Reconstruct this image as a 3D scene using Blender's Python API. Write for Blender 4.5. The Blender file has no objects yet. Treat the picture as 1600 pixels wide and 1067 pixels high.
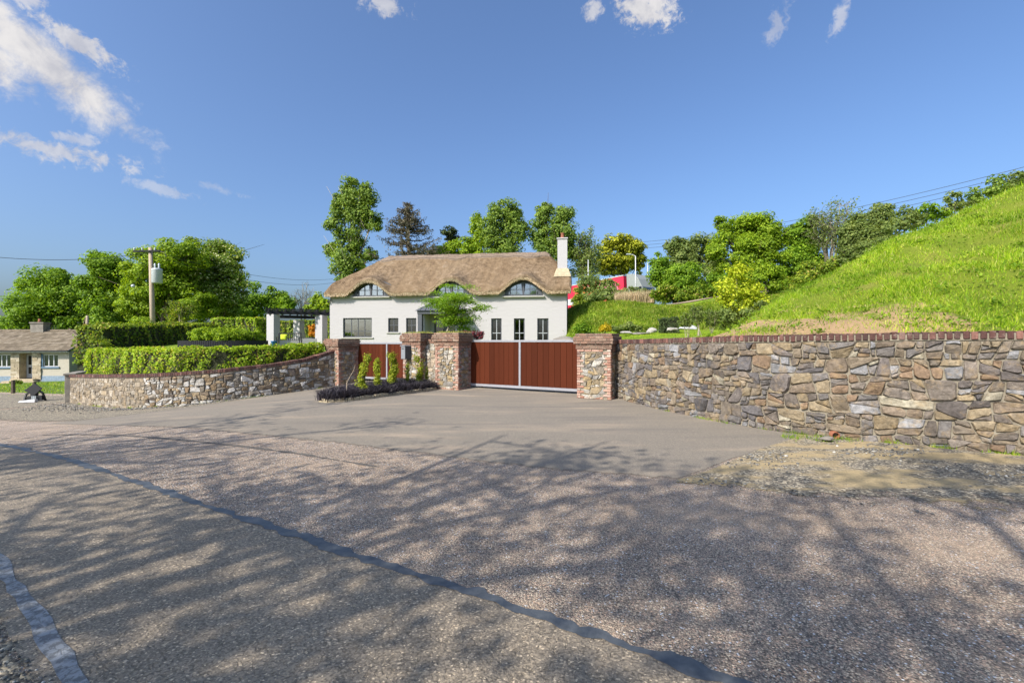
import bpy, bmesh, math, random
import numpy as np
from mathutils import Vector, Matrix

SC = bpy.context.scene
COL = SC.collection
RN = random.Random(11)
rng = np.random.default_rng(11)
F, ZC = 711.0, 1.65                      # focal length in photo pixels, eye height

# ------------------------------------------------------------------ camera
cam_data = bpy.data.cameras.new('camera')
cam = bpy.data.objects.new('camera', cam_data)
COL.objects.link(cam)
cam.location = (0, 0, ZC)
cam.rotation_euler = (math.radians(90), 0, 0)
cam_data.sensor_width = 36.0
cam_data.lens = 36.0 * F / 1600.0
cam_data.clip_start = 0.05
cam_data.clip_end = 6000
SC.camera = cam

# ------------------------------------------------------------------ sun, sky, exposure
SUN_EL = math.radians(39)
SUN_AZ = math.radians(225)               # sun stands behind and left of the camera
sun_data = bpy.data.lights.new('sun', 'SUN')
sun_data.energy = 3.9
sun_data.angle = math.radians(0.55)
sun_data.color = (1.0, 0.93, 0.82)
sun = bpy.data.objects.new('sun', sun_data)
COL.objects.link(sun)
to_sun = Vector((math.sin(SUN_AZ) * math.cos(SUN_EL), math.cos(SUN_AZ) * math.cos(SUN_EL), math.sin(SUN_EL)))
sun.rotation_euler = (-to_sun).to_track_quat('-Z', 'Y').to_euler()
sun.location = (-20, -20, 30)

SC.view_settings.view_transform = 'Standard'
SC.view_settings.look = 'None'
SC.view_settings.exposure = 0.86
SC.view_settings.gamma = 1.0
SC.view_settings.use_curve_mapping = False
SC.render.engine = 'CYCLES'
SC.cycles.max_bounces = 6
SC.cycles.transparent_max_bounces = 8
SC.cycles.use_denoising = True

world = bpy.data.worlds.new('World')
SC.world = world
world.use_nodes = True


class G:
    """small node-tree writer"""
    def __init__(s, tree):
        s.t = tree
        s.t.nodes.clear()

    def __call__(s, typ, ins=None, **props):
        n = s.t.nodes.new('ShaderNode' + typ)
        for k, v in props.items():
            setattr(n, k, v)
        for k, v in (ins or {}).items():
            s.put(n.inputs[k], v)
        return n

    def put(s, sock, v):
        if isinstance(v, bpy.types.NodeSocket):
            s.t.links.new(v, sock)
        else:
            if sock.type == 'RGBA' and isinstance(v, (tuple, list)) and len(v) == 3:
                v = (*v, 1)
            sock.default_value = v

    def math(s, op, a, b=0.0, c=0.0, clamp=False):
        return s('Math', {0: a, 1: b, 2: c}, operation=op, use_clamp=clamp).outputs[0]

    def vmath(s, op, a, b=(0, 0, 0)):
        n = s('VectorMath', {0: a, 1: b}, operation=op)
        return n.outputs['Value'] if op in ('DOT_PRODUCT', 'LENGTH') else n.outputs[0]

    def noise(s, vec, scale, detail=3.0, rough=0.55, dist=0.0):
        n = s('TexNoise', {'Scale': scale, 'Detail': detail, 'Roughness': rough, 'Distortion': dist})
        if vec is not None:
            s.put(n.inputs['Vector'], vec)
        return n.outputs[0]

    def voro(s, vec, scale, feature='F1', rand=1.0):
        n = s('TexVoronoi', {'Scale': scale, 'Randomness': rand}, feature=feature)
        s.put(n.inputs['Vector'], vec)
        return n

    def ramp(s, fac, stops, mode='LINEAR'):
        n = s('ValToRGB', {0: fac})
        cr = n.color_ramp
        cr.interpolation = mode
        while len(cr.elements) < len(stops):
            cr.elements.new(0.5)
        for e, (p, c) in zip(cr.elements, stops):
            e.position = p
            if isinstance(c, (int, float)):
                c = (c, c, c)
            e.color = (*c, 1)
        return n.outputs[0]

    def mix(s, fac, a, b, blend='MIX'):
        n = s('Mix', {0: fac, 6: a, 7: b}, data_type='RGBA', blend_type=blend)
        return n.outputs[2]

    def map(s, vec, scale=(1, 1, 1), rot=(0, 0, 0), loc=(0, 0, 0)):
        return s('Mapping', {'Vector': vec, 'Scale': scale, 'Rotation': rot, 'Location': loc}).outputs[0]

    def sstep(s, v, lo, hi):
        return s('MapRange', {0: v, 1: lo, 2: hi, 3: 0.0, 4: 1.0}, interpolation_type='SMOOTHSTEP').outputs[0]

    def bump(s, h, strength=0.5, dist=0.02, normal=None):
        n = s('Bump', {'Strength': strength, 'Distance': dist, 'Height': h})
        if normal is not None:
            s.put(n.inputs['Normal'], normal)
        return n.outputs[0]

    def pos(s):
        return s('NewGeometry').outputs['Position']

    def obj(s):
        return s('TexCoord').outputs['Object']

    def isl(s):
        return s('NewGeometry').outputs['Random Per Island']

    def done(s, color, rough=0.8, normal=None, spec=0.3, metal=0.0):
        b = s('BsdfPrincipled', {'Base Color': color, 'Roughness': rough, 'Metallic': metal, 'Specular IOR Level': spec})
        if normal is not None:
            s.put(b.inputs['Normal'], normal)
        s.surface(b.outputs[0])
        return b

    def surface(s, sock):
        o = s('OutputMaterial')
        s.t.links.new(sock, o.inputs[0])


def new_mat(name):
    m = bpy.data.materials.new(name)
    m.use_nodes = True
    return m, G(m.node_tree)


def build_world():
    g = G(world.node_tree)
    sky = g('TexSky', sky_type='NISHITA')
    sky.sun_disc = False
    sky.sun_elevation = SUN_EL
    sky.sun_rotation = SUN_AZ
    sky.altitude = 0
    sky.air_density = SKY_AIR
    sky.dust_density = SKY_DUST
    sky.ozone_density = SKY_OZONE
    d = g.vmath('NORMALIZE', g('TexCoord').outputs['Generated'])
    n1 = g.noise(d, 7.0, 6.0, 0.6, 0.3)
    n2 = g.noise(d, 26.0, 6.0, 0.65, 0.5)
    n3 = g.noise(d, 75.0, 5.0, 0.65, 0.4)
    c1, c2, c3 = (g.math('SUBTRACT', k, 0.5) for k in (n1, n2, n3))
    big = g.math('ADD', g.math('MULTIPLY', c1, 0.9), g.math('ADD', g.math('MULTIPLY', c2, 1.1), g.math('MULTIPLY', c3, 0.7)))
    small = g.math('ADD', g.math('MULTIPLY', c1, 0.3), g.math('ADD', g.math('MULTIPLY', c2, 2.2), g.math('MULTIPLY', c3, 1.9)))
    total = None
    for (px, py, ra, rb, ang, amt) in CLOUDS:
        c = Vector(((px - 800) / F, 1.0, (533.5 - py) / F))
        ln = c.length
        c = c / ln
        r = Vector((0, 0, 1)).cross(-c).normalized()
        u = r.cross(c).normalized()
        if u.z < 0:
            u = -u
        a = math.radians(ang)
        ax = (r * math.cos(a) + u * math.sin(a)) * (F * ln / ra)
        bx = (-r * math.sin(a) + u * math.cos(a)) * (F * ln / rb)
        q = g.math('ADD', g.math('POWER', g.math('ABSOLUTE', g.vmath('DOT_PRODUCT', d, tuple(ax))), 2.0),
                   g.math('POWER', g.math('ABSOLUTE', g.vmath('DOT_PRODUCT', d, tuple(bx))), 2.0))
        q = g.math('SUBTRACT', 1.0, g.math('SQRT', q))
        front = g.math('GREATER_THAN', g.vmath('DOT_PRODUCT', d, tuple(c)), 0.6)
        nn = big if rb > 40 else small
        m = g.sstep(g.math('ADD', q, nn), 0.0, 0.75)
        lim = g.sstep(q, -0.75, 0.05)
        m = g.math('MULTIPLY', g.math('MULTIPLY', g.math('MULTIPLY', m, lim), front), amt)
        total = m if total is None else g.math('MAXIMUM', total, m)
    shade = g.mix(g.sstep(g.math('ADD', g.math('MULTIPLY', n1, 0.6), g.math('MULTIPLY', n2, 0.4)), 0.36, 0.62), (2.7, 2.75, 3.1), (4.3, 4.2, 4.2))
    col = g.mix(total, g.mix(1.0, sky.outputs[0], SKY_TINT, 'MULTIPLY'), shade)
    bg = g('Background', {'Color': col, 'Strength': SKY_STRENGTH})
    o = g('OutputWorld')
    g.t.links.new(bg.outputs[0], o.inputs[0])


SKY_AIR, SKY_DUST, SKY_OZONE, SKY_STRENGTH = 1.0, 4.0, 4.0, 0.108
SKY_TINT = (0.87, 0.99, 1.14)
# photo direction (as a bearing in pixels), radii, tilt, density
CLOUDS = [(70, 98, 178, 50, -33, 1.0), (-80, 60, 150, 60, -15, 1.0), (118, 64, 78, 20, -20, 0.9), (88, 236, 112, 20, -2, 0.75), (112, 216, 36, 12, 5, 0.55),
          (258, 297, 55, 10, -8, 0.4), (340, 294, 40, 7, -10, 0.25), (600, 6, 46, 18, -8, 0.75), (1010, 10, 62, 34, -20, 1.0), (926, 15, 22, 15, 25, 0.75),
          (1215, 38, 16, 34, -20, 0.45), (1312, 36, 13, 30, -25, 0.55), (40, -2, 34, 14, 0, 0.7),
          (-900, 100, 300, 60, 0, 0.8), (2300, 60, 260, 50, 10, 0.8)]
build_world()

# roadside trees beside and behind the camera, whose shade falls on the road: x, y, height, crown radius, leaf density, label
ROADSIDE = [(-12.5, 1.5, 9.5, 3.6, 0.6, 'roadside ash furthest along the verge to the left'),
            (-7.6, -2.0, 10.0, 3.6, 1.2, 'roadside ash beside the near verge'),
            (-3.4, -5.2, 10.5, 3.8, 1.7, 'roadside ash behind the viewpoint'),
            (1.6, -6.8, 8.6, 3.4, 0.55, 'roadside ash furthest to the right along the near verge')]


# ------------------------------------------------------------------ mesh helpers
def wp(px, py, D):
    return Vector(((px - 800) / F * D, D, ZC + (533.5 - py) / F * D))


def mesh_np(name, V, Fc, mat=None, smooth=False, col=None):
    me = bpy.data.meshes.new(name)
    V = np.ascontiguousarray(V, np.float32)
    Fc = np.ascontiguousarray(Fc, np.int32)
    m, k = Fc.shape
    me.vertices.add(len(V))
    me.vertices.foreach_set('co', V.ravel())
    me.loops.add(m * k)
    me.loops.foreach_set('vertex_index', Fc.ravel())
    me.polygons.add(m)
    me.polygons.foreach_set('loop_start', np.arange(0, m * k, k, dtype=np.int32))
    if smooth:
        me.polygons.foreach_set('use_smooth', np.ones(m, bool))
    me.update(calc_edges=True)
    if col is not None:
        a = me.color_attributes.new('Col', 'FLOAT_COLOR', 'POINT')
        c4 = np.ones((len(V), 4), np.float32)
        c4[:, :3] = col
        a.data.foreach_set('color', c4.ravel())
    if mat:
        me.materials.append(mat)
    return me


def link(name, me, parent=None, loc=(0, 0, 0), rotz=0.0):
    o = bpy.data.objects.new(name, me)
    COL.objects.link(o)
    o.location = loc
    if rotz:
        o.rotation_euler = (0, 0, rotz)
    if parent is not None:
        o.parent = parent
    return o


def thing(name, label, cat, loc=(0, 0, 0), rotz=0.0, group=None):
    o = link(name, None, None, loc, rotz)
    o.empty_display_size = 0.2
    return tag(o, label, cat, group)


def tag(o, label, cat, group=None, kind=None):
    o['label'] = label
    o['category'] = cat
    if group:
        o['group'] = group
    if kind:
        o['kind'] = kind
    return o


def structure(o, label=None, cat=None):
    o['kind'] = 'structure'
    if label:
        o['label'] = label
    if cat:
        o['category'] = cat
    return o


class MB:
    """collects polygons; build() links them as one mesh object"""
    def __init__(s):
        s.v, s.f = [], []

    def add(s, vs, fs):
        b = len(s.v)
        s.v += [tuple(p) for p in vs]
        s.f += [tuple(i + b for i in f) for f in fs]
        return s

    def box(s, x0, x1, y0, y1, z0, z1, M=None):
        vs = [Vector(p) for p in ((x0, y0, z0), (x1, y0, z0), (x1, y1, z0), (x0, y1, z0), (x0, y0, z1), (x1, y0, z1), (x1, y1, z1), (x0, y1, z1))]
        if M is not None:
            vs = [M @ p for p in vs]
        return s.add(vs, [(0, 3, 2, 1), (4, 5, 6, 7), (0, 1, 5, 4), (1, 2, 6, 5), (2, 3, 7, 6), (3, 0, 4, 7)])

    def bar(s, a, b, w, h):
        a, b = Vector(a), Vector(b)
        d = (b - a)
        L = d.length
        M = Matrix.Translation(a) @ d.to_track_quat('X', 'Z').to_matrix().to_4x4()
        return s.box(0, L, -w / 2, w / 2, -h / 2, h / 2, M)

    def tube(s, pts, rad, n=7, cap=True):
        pts = [Vector(p) for p in pts]
        if not isinstance(rad, (list, tuple)):
            rad = [rad] * len(pts)
        vs, fs = [], []
        ref = None
        for i, p in enumerate(pts):
            d = (pts[min(i + 1, len(pts) - 1)] - pts[max(i - 1, 0)])
            if d.length < 1e-9:
                d = Vector((0, 0, 1))
            d.normalize()
            if ref is None:
                ref = Vector((1, 0, 0)) if abs(d.x) < 0.8 else Vector((0, 1, 0))
            u = (ref - d * ref.dot(d)).normalized()
            w = d.cross(u)
            ref = u
            for k in range(n):
                a = 2 * math.pi * k / n
                vs.append(p + (u * math.cos(a) + w * math.sin(a)) * rad[i])
        for i in range(len(pts) - 1):
            for k in range(n):
                k2 = (k + 1) % n
                fs.append((i * n + k, i * n + k2, (i + 1) * n + k2, (i + 1) * n + k))
        if cap:
            fs.append(tuple(range(n - 1, -1, -1)))
            fs.append(tuple((len(pts) - 1) * n + k for k in range(n)))
        return s.add(vs, fs)

    def lathe(s, prof, cx=0, cy=0, n=20):
        vs, fs = [], []
        for (r, z) in prof:
            for k in range(n):
                a = 2 * math.pi * k / n
                vs.append((cx + r * math.cos(a), cy + r * math.sin(a), z))
        for i in range(len(prof) - 1):
            for k in range(n):
                k2 = (k + 1) % n
                fs.append((i * n + k, i * n + k2, (i + 1) * n + k2, (i + 1) * n + k))
        fs.append(tuple(range(n - 1, -1, -1)))
        fs.append(tuple((len(prof) - 1) * n + k for k in range(n)))
        return s.add(vs, fs)

    def prism(s, poly, y0, y1):
        """polygon in x,z (counter-clockwise seen from -y) pushed from y0 to y1"""
        n = len(poly)
        vs = [(x, y0, z) for x, z in poly] + [(x, y1, z) for x, z in poly]
        fs = [tuple(range(n)), tuple(range(2 * n - 1, n - 1, -1))]
        fs += [(i, i + n, (i + 1) % n + n, (i + 1) % n) for i in range(n)]
        return s.add(vs, fs)

    def mesh(s, name, mat, smooth=False, bevel=0.0):
        me = bpy.data.meshes.new(name)
        me.from_pydata(s.v, [], s.f)
        if bevel:
            bm = bmesh.new()
            bm.from_mesh(me)
            bmesh.ops.bevel(bm, geom=bm.edges[:], offset=bevel, segments=1, affect='EDGES')
            bm.to_mesh(me)
            bm.free()
        if smooth:
            me.polygons.foreach_set('use_smooth', [True] * len(me.polygons))
        me.materials.append(mat)
        me.update()
        return me

    def build(s, name, mat, parent=None, loc=(0, 0, 0), smooth=False, bevel=0.0, rotz=0.0):
        return link(name, s.mesh(name, mat, smooth, bevel), parent, loc, rotz)


def tps(pts):
    P = np.array(pts, float)
    n = len(P)
    X = P[:, :2]

    def U(r2):
        return np.where(r2 > 1e-12, 0.5 * r2 * np.log(np.maximum(r2, 1e-12)), 0)
    K = U(((X[:, None] - X[None]) ** 2).sum(-1))
    A = np.zeros((n + 3, n + 3))
    A[:n, :n] = K + np.eye(n) * 0.05
    A[:n, n] = 1
    A[:n, n + 1:] = X
    A[n, :n] = 1
    A[n + 1:, :n] = X.T
    w = np.linalg.solve(A, np.concatenate([P[:, 2], np.zeros(3)]))

    def f(x, y):
        x, y = np.asarray(x, float), np.asarray(y, float)
        r2 = (x[..., None] - X[:, 0]) ** 2 + (y[..., None] - X[:, 1]) ** 2
        return U(r2) @ w[:n] + w[n] + w[n + 1] * x + w[n + 2] * y
    return f


def smooth_poly(pts, step):
    """Catmull-Rom through pts, resampled evenly"""
    P = np.array(pts, float)
    Q = np.vstack([2 * P[0] - P[1], P, 2 * P[-1] - P[-2]])
    out = []
    for i in range(1, len(Q) - 2):
        for t in np.linspace(0, 1, 24, endpoint=False):
            a, b, c, d = Q[i - 1], Q[i], Q[i + 1], Q[i + 2]
            out.append(0.5 * (2 * b + (c - a) * t + (2 * a - 5 * b + 4 * c - d) * t * t + (3 * b - a - 3 * c + d) * t ** 3))
    out.append(P[-1])
    out = np.array(out)
    L = np.concatenate([[0], np.cumsum(np.linalg.norm(np.diff(out[:, :2], axis=0), axis=1))])
    n = max(2, int(L[-1] / step) + 1)
    T = np.linspace(0, L[-1], n)
    return T, np.stack([np.interp(T, L, out[:, k]) for k in range(out.shape[1])], 1)


def wobble(n, amp, seed, octs=((7, 1.0), (19, 0.5), (47, 0.3))):
    r = np.random.default_rng(seed)
    t = np.linspace(0, 1, n)
    z = np.zeros(n)
    for k, a in octs:
        z += a * np.interp(t, np.linspace(0, 1, max(2, k + 1)), r.uniform(-1, 1, max(2, k + 1)))
    return z * amp


def grid_faces(nu, nv):
    i, j = np.meshgrid(np.arange(nu - 1), np.arange(nv - 1), indexing='ij')
    a = i * nv + j
    return np.stack([a, a + nv, a + nv + 1, a + 1], -1).reshape(-1, 4)


def sheet(name, near, far, zf, mat, rows, power=1.0, lift=0.0, fade=None):
    """a ground sheet spanned between two polylines of equal length; height from zf"""
    near, far = np.asarray(near, float)[:, :2], np.asarray(far, float)[:, :2]
    s = np.linspace(0, 1, rows) ** power
    P = near[:, None] * (1 - s[None, :, None]) + far[:, None] * s[None, :, None]
    z = zf(P[..., 0], P[..., 1]) + lift
    V = np.concatenate([P, z[..., None]], -1).reshape(-1, 3)
    Fc = grid_faces(len(near), rows)
    # face up
    a, b, c = V[Fc[0, 0]], V[Fc[0, 1]], V[Fc[0, 2]]
    if np.cross(b - a, c - a)[2] < 0:
        Fc = Fc[:, ::-1]
    col = None
    if fade is not None:                 # how thickly the surface covers what lies below, per row
        k = np.broadcast_to(fade(np.linspace(0, 1, rows) ** power)[None], P.shape[:2]).reshape(-1)
        col = np.stack([k] * 3, 1)
    return structure(link(name, mesh_np(name, V, Fc, mat, True, col)))
# ------------------------------------------------------------------ materials
def m_chipseal():
    m, g = new_mat('chip_seal')
    p = g.pos()
    v1 = g.voro(p, 92.0)
    v2 = g.voro(p, 170.0)
    c1 = g.ramp(g('SeparateColor', {0: v1.outputs['Color']}).outputs[0],
                [(0.0, (0.104, 0.085, 0.072)), (0.25, (0.224, 0.181, 0.148)), (0.5, (0.380, 0.290, 0.222)), (0.68, (0.517, 0.355, 0.256)), (0.84, (0.634, 0.520, 0.384)), (0.96, (0.634, 0.647, 0.660))], 'CONSTANT')
    c2 = g.ramp(g('SeparateColor', {0: v2.outputs['Color']}).outputs[1],
                [(0.0, (0.086, 0.073, 0.060)), (0.5, (0.311, 0.244, 0.189)), (0.8, (0.483, 0.355, 0.256)), (1.0, (0.634, 0.598, 0.471))])
    fac = g.math('GREATER_THAN', g('SeparateColor', {0: v1.outputs['Color']}).outputs[2], 0.35)
    c = g.mix(fac, c2, c1)
    gap = g.sstep(v1.outputs['Distance'], 0.45, 0.62)
    c = g.mix(g.math('MULTIPLY', gap, 0.55), c, (0.128, 0.107, 0.087))
    big = g.noise(p, 0.8, 4.0, 0.6)
    c = g.mix(1.0, c, g.ramp(big, [(0.3, 0.82), (0.7, 1.22)]), 'MULTIPLY')
    # worn paler wheel track with tan dust
    dust = g.sstep(g.noise(g.map(p, (0.5, 1.4, 1), (0, 0, math.radians(-28))), 0.9, 5.0, 0.62), 0.45, 0.75)
    c = g.mix(g.math('MULTIPLY', dust, 0.30), c, (0.622, 0.448, 0.290))
    h = g.math('SUBTRACT', 1.0, v1.outputs['Distance'])
    n = g.bump(h, 0.75, 0.012)
    n = g.bump(g.noise(p, 260.0, 2.0), 0.35, 0.004, n)
    g.done(c, 0.82, n, 0.3)
    return m


def m_oldlane():
    m, g = new_mat('old_asphalt')
    p = g.pos()
    q = g('VectorMath', {0: p, 1: g('VectorMath', {0: g('TexNoise', {'Vector': p, 'Scale': 9.0, 'Detail': 3.0}).outputs['Color'], 1: (0.117, 0.101, 0.000)}, operation='MULTIPLY').outputs[0]}, operation='ADD').outputs[0]
    v = g.voro(g.map(q, (0.611, 0.561, 0.516), (0, 0, math.radians(-28))), 47.0, 'DISTANCE_TO_EDGE')
    vf = g.voro(p, 105.0)
    c = g.ramp(g('SeparateColor', {0: vf.outputs['Color']}).outputs[0], [(0.0, (0.163, 0.137, 0.106)), (0.55, (0.247, 0.205, 0.155)), (0.93, (0.332, 0.270, 0.196)), (0.98, (0.598, 0.482, 0.341))])
    soft = g.noise(p, 34.0, 4.0, 0.7)
    crack = g.math('MULTIPLY', g.sstep(v.outputs['Distance'], 0.10, 0.015), g.sstep(soft, 0.42, 0.62))
    pit = g.sstep(g.noise(g.map(p, (0.8, 1.5, 1), (0, 0, math.radians(-28))), 60.0, 3.0, 0.65), 0.56, 0.66)
    dark = g.math('MAXIMUM', crack, g.math('MULTIPLY', pit, 0.85))
    c = g.mix(g.math('MULTIPLY', dark, 0.55), c, (0.065, 0.052, 0.039))
    grit = g.sstep(g.noise(p, 5.0, 5.0, 0.7), 0.55, 0.78)
    c = g.mix(g.math('MULTIPLY', grit, 0.35), c, (0.430, 0.298, 0.166))
    c = g.mix(1.0, c, g.ramp(g.noise(p, 0.9, 4.0, 0.6), [(0.3, 0.84), (0.7, 1.18)]), 'MULTIPLY')
    n = g.bump(g.math('SUBTRACT', 1.0, dark), 0.7, 0.008)
    n = g.bump(g.noise(p, 150.0, 3.0), 0.45, 0.006, n)
    g.done(c, 0.78, n, 0.35)
    return m


def m_driveway():
    m, g = new_mat('driveway_tarmac')
    p = g.pos()
    v = g.voro(p, 130.0)
    c = g.ramp(g('SeparateColor', {0: v.outputs['Color']}).outputs[0], [(0.0, (0.244, 0.207, 0.176)), (0.6, (0.329, 0.278, 0.233)), (1.0, (0.451, 0.375, 0.313))])
    c = g.mix(1.0, c, g.ramp(g.noise(p, 0.55, 5.0, 0.62), [(0.3, (0.632, 0.650, 0.620)), (0.7, (0.632, 0.650, 0.620))]), 'MULTIPLY')
    tan = g.sstep(g.noise(g.map(p, (0.35, 1.2, 1), (0, 0, math.radians(-25))), 0.8, 5.0, 0.6), 0.5, 0.75)
    c = g.mix(g.math('MULTIPLY', tan, 0.55), c, (0.441, 0.340, 0.239))
    c = g.mix(1.0, c, g.ramp(g.noise(p, 38.0, 5.0, 0.75), [(0.3, 0.78), (0.7, 1.22)]), 'MULTIPLY')
    track = g.sstep(g.noise(g.map(p, (0.25, 2.2, 1), (0, 0, math.radians(12))), 0.9, 3.0, 0.5), 0.52, 0.7)
    c = g.mix(g.math('MULTIPLY', track, 0.34), c, (0.098, 0.090, 0.088))
    c = g.mix(g.math('MULTIPLY', g.sstep(g.noise(p, 3.2, 5.0, 0.7), 0.66, 0.76), 0.3), c, (0.081, 0.073, 0.070))
    st = g.sstep(g.noise(p, 1.7, 6.0, 0.7), 0.64, 0.70)
    c = g.mix(g.math('MULTIPLY', st, 0.35), c, (0.122, 0.114, 0.103))
    n = g.bump(v.outputs['Distance'], 0.4, 0.006)
    b = g('BsdfPrincipled', {'Base Color': c, 'Roughness': 0.85, 'Specular IOR Level': 0.25, 'Normal': n})
    a = g('SeparateColor', {0: g('Attribute', attribute_name='Col').outputs['Color']}).outputs[0]
    al = g.sstep(g.math('ADD', a, g.math('MULTIPLY', g.math('SUBTRACT', g.noise(p, 9.0, 6.0, 0.75), 0.5), 1.1)), 0.30, 0.55)
    mx = g('MixShader', {0: al, 1: g('BsdfTransparent').outputs[0], 2: b.outputs[0]})
    g.surface(mx.outputs[0])
    return m


def m_tar():
    m, g = new_mat('tar_seal')
    p = g.pos()
    c = g.ramp(g.noise(p, 22.0, 4.0, 0.6), [(0.3, (0.052, 0.059, 0.068)), (0.7, (0.095, 0.104, 0.112))])
    n = g.bump(g.noise(p, 45.0, 3.0), 0.3, 0.006)
    g.done(c, 0.5, n, 0.5)
    return m


def m_linepaint():
    m, g = new_mat('worn_line_paint')
    p = g.pos()
    v = g.voro(g.map(p, (1, 1.4, 1)), 12.0, 'DISTANCE_TO_EDGE')
    wear = g.math('MAXIMUM', g.sstep(g.noise(p, 20.0, 6.0, 0.75), 0.46, 0.58), g.math('MULTIPLY', g.sstep(v.outputs['Distance'], 0.04, 0.0), 0.8))
    c = g.mix(g.noise(p, 6.0, 4.0, 0.6), (0.306, 0.323, 0.344), (0.212, 0.227, 0.244))
    c = g.mix(g.math('MULTIPLY', wear, 0.75), c, (0.085, 0.088, 0.092))
    g.done(c, 0.7, g.bump(g.math('SUBTRACT', 1.0, wear), 0.6, 0.006), 0.3)
    return m


def m_verge(name='verge_dirt', tan=(0.468, 0.360, 0.200), amt=0.5):
    m, g = new_mat(name)
    p = g.pos()
    v = g.voro(p, 48.0)
    gr = g.ramp(g('SeparateColor', {0: v.outputs['Color']}).outputs[0], [(0.0, (0.065, 0.060, 0.052)), (0.45, (0.169, 0.150, 0.120)), (0.8, (0.299, 0.252, 0.180)), (1.0, (0.546, 0.480, 0.360))])
    dirt = g.mix(g.noise(p, 14.0, 5.0, 0.7), tan, tuple(x * 0.62 for x in tan))
    k = g.sstep(g.noise(g.map(p, (0.6, 1.3, 1), (0, 0, math.radians(-28))), 1.3, 6.0, 0.66), 0.64 - amt * 0.4, 0.78 - amt * 0.4)
    c = g.mix(k, gr, dirt)
    moss = g.sstep(g.noise(p, 2.3, 6.0, 0.7), 0.68, 0.76)
    c = g.mix(g.math('MULTIPLY', moss, 0.75), c, (0.156, 0.120, 0.030))
    n = g.bump(g.math('ADD', g.math('MULTIPLY', v.outputs['Distance'], -0.8), g.noise(p, 22.0, 4.0, 0.7)), 0.8, 0.02)
    b = g('BsdfPrincipled', {'Base Color': c, 'Roughness': 0.92, 'Specular IOR Level': 0.2, 'Normal': n})
    a = g('SeparateColor', {0: g('Attribute', attribute_name='Col').outputs['Color']}).outputs[0]
    al = g.math('ADD', a, g.math('MULTIPLY', g.math('SUBTRACT', g.noise(p, 6.0, 6.0, 0.72), 0.5), 1.3))
    al = g.sstep(al, 0.30, 0.48)
    mx = g('MixShader', {0: al, 1: g('BsdfTransparent').outputs[0], 2: b.outputs[0]})
    g.surface(mx.outputs[0])
    return m


def m_grassy(name, cols, soil=(0.30, 0.22, 0.12), soil_lo=0.62, soil_hi=0.74, sc=0.35):
    m, g = new_mat(name)
    p = g.pos()
    c = g.ramp(g.noise(p, sc, 6.0, 0.65), [(0.3, cols[0]), (0.5, cols[1]), (0.7, cols[2])])
    c = g.mix(1.0, c, g.ramp(g.noise(p, 18.0, 4.0, 0.7), [(0.3, 0.7), (0.7, 1.3)]), 'MULTIPLY')
    s = g.sstep(g.noise(p, 0.9, 6.0, 0.7), soil_lo, soil_hi)
    c = g.mix(s, c, soil)
    n = g.bump(g.noise(p, 16.0, 5.0, 0.75), 0.8, 0.06)
    g.done(c, 0.9, n, 0.15)
    return m


def m_bank():
    """soil and low grass on the steep bank; bare soil along its toe near the wall"""
    m, g = new_mat('bank_soil')
    p = g.pos()
    c = g.ramp(g.noise(p, 0.7, 6.0, 0.65), [(0.3, (0.10, 0.15, 0.012)), (0.55, (0.16, 0.20, 0.02)), (0.75, (0.24, 0.20, 0.06))])
    soil = g.mix(g.noise(p, 9.0, 6.0, 0.7), (0.46, 0.31, 0.17), (0.30, 0.20, 0.11))
    a = g('Attribute', attribute_name='Col').outputs['Color']
    bare = g('SeparateColor', {0: a}).outputs[0]
    k = g.sstep(g.math('ADD', bare, g.math('MULTIPLY', g.math('SUBTRACT', g.noise(p, 1.6, 6.0, 0.7), 0.5), 1.6)), 0.28, 0.5)
    c = g.mix(k, c, soil)
    n = g.bump(g.noise(p, 12.0, 6.0, 0.75), 0.9, 0.08)
    g.done(c, 0.92, n, 0.15)
    return m


def m_leaf(name, stops, trans=0.48, rough=0.6, var=0.3):
    m, g = new_mat(name)
    c = g.ramp(g.isl(), stops)
    if var:
        c = g.mix(1.0, c, g.ramp(g.noise(g.pos(), 0.45, 3.0, 0.6), [(0.3, (1 - var, 1 - var * 0.8, 1 - var)), (0.7, (1 + var, 1 + var * 0.8, 1 + var))]), 'MULTIPLY')
    b = g('BsdfPrincipled', {'Base Color': c, 'Roughness': rough, 'Specular IOR Level': 0.25})
    t = g('BsdfTranslucent', {'Color': g.mix(1.0, c, (1.25, 1.2, 0.6), 'MULTIPLY')})
    mx = g('MixShader', {0: trans, 1: b.outputs[0], 2: t.outputs[0]})
    g.surface(mx.outputs[0])
    return m


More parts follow.
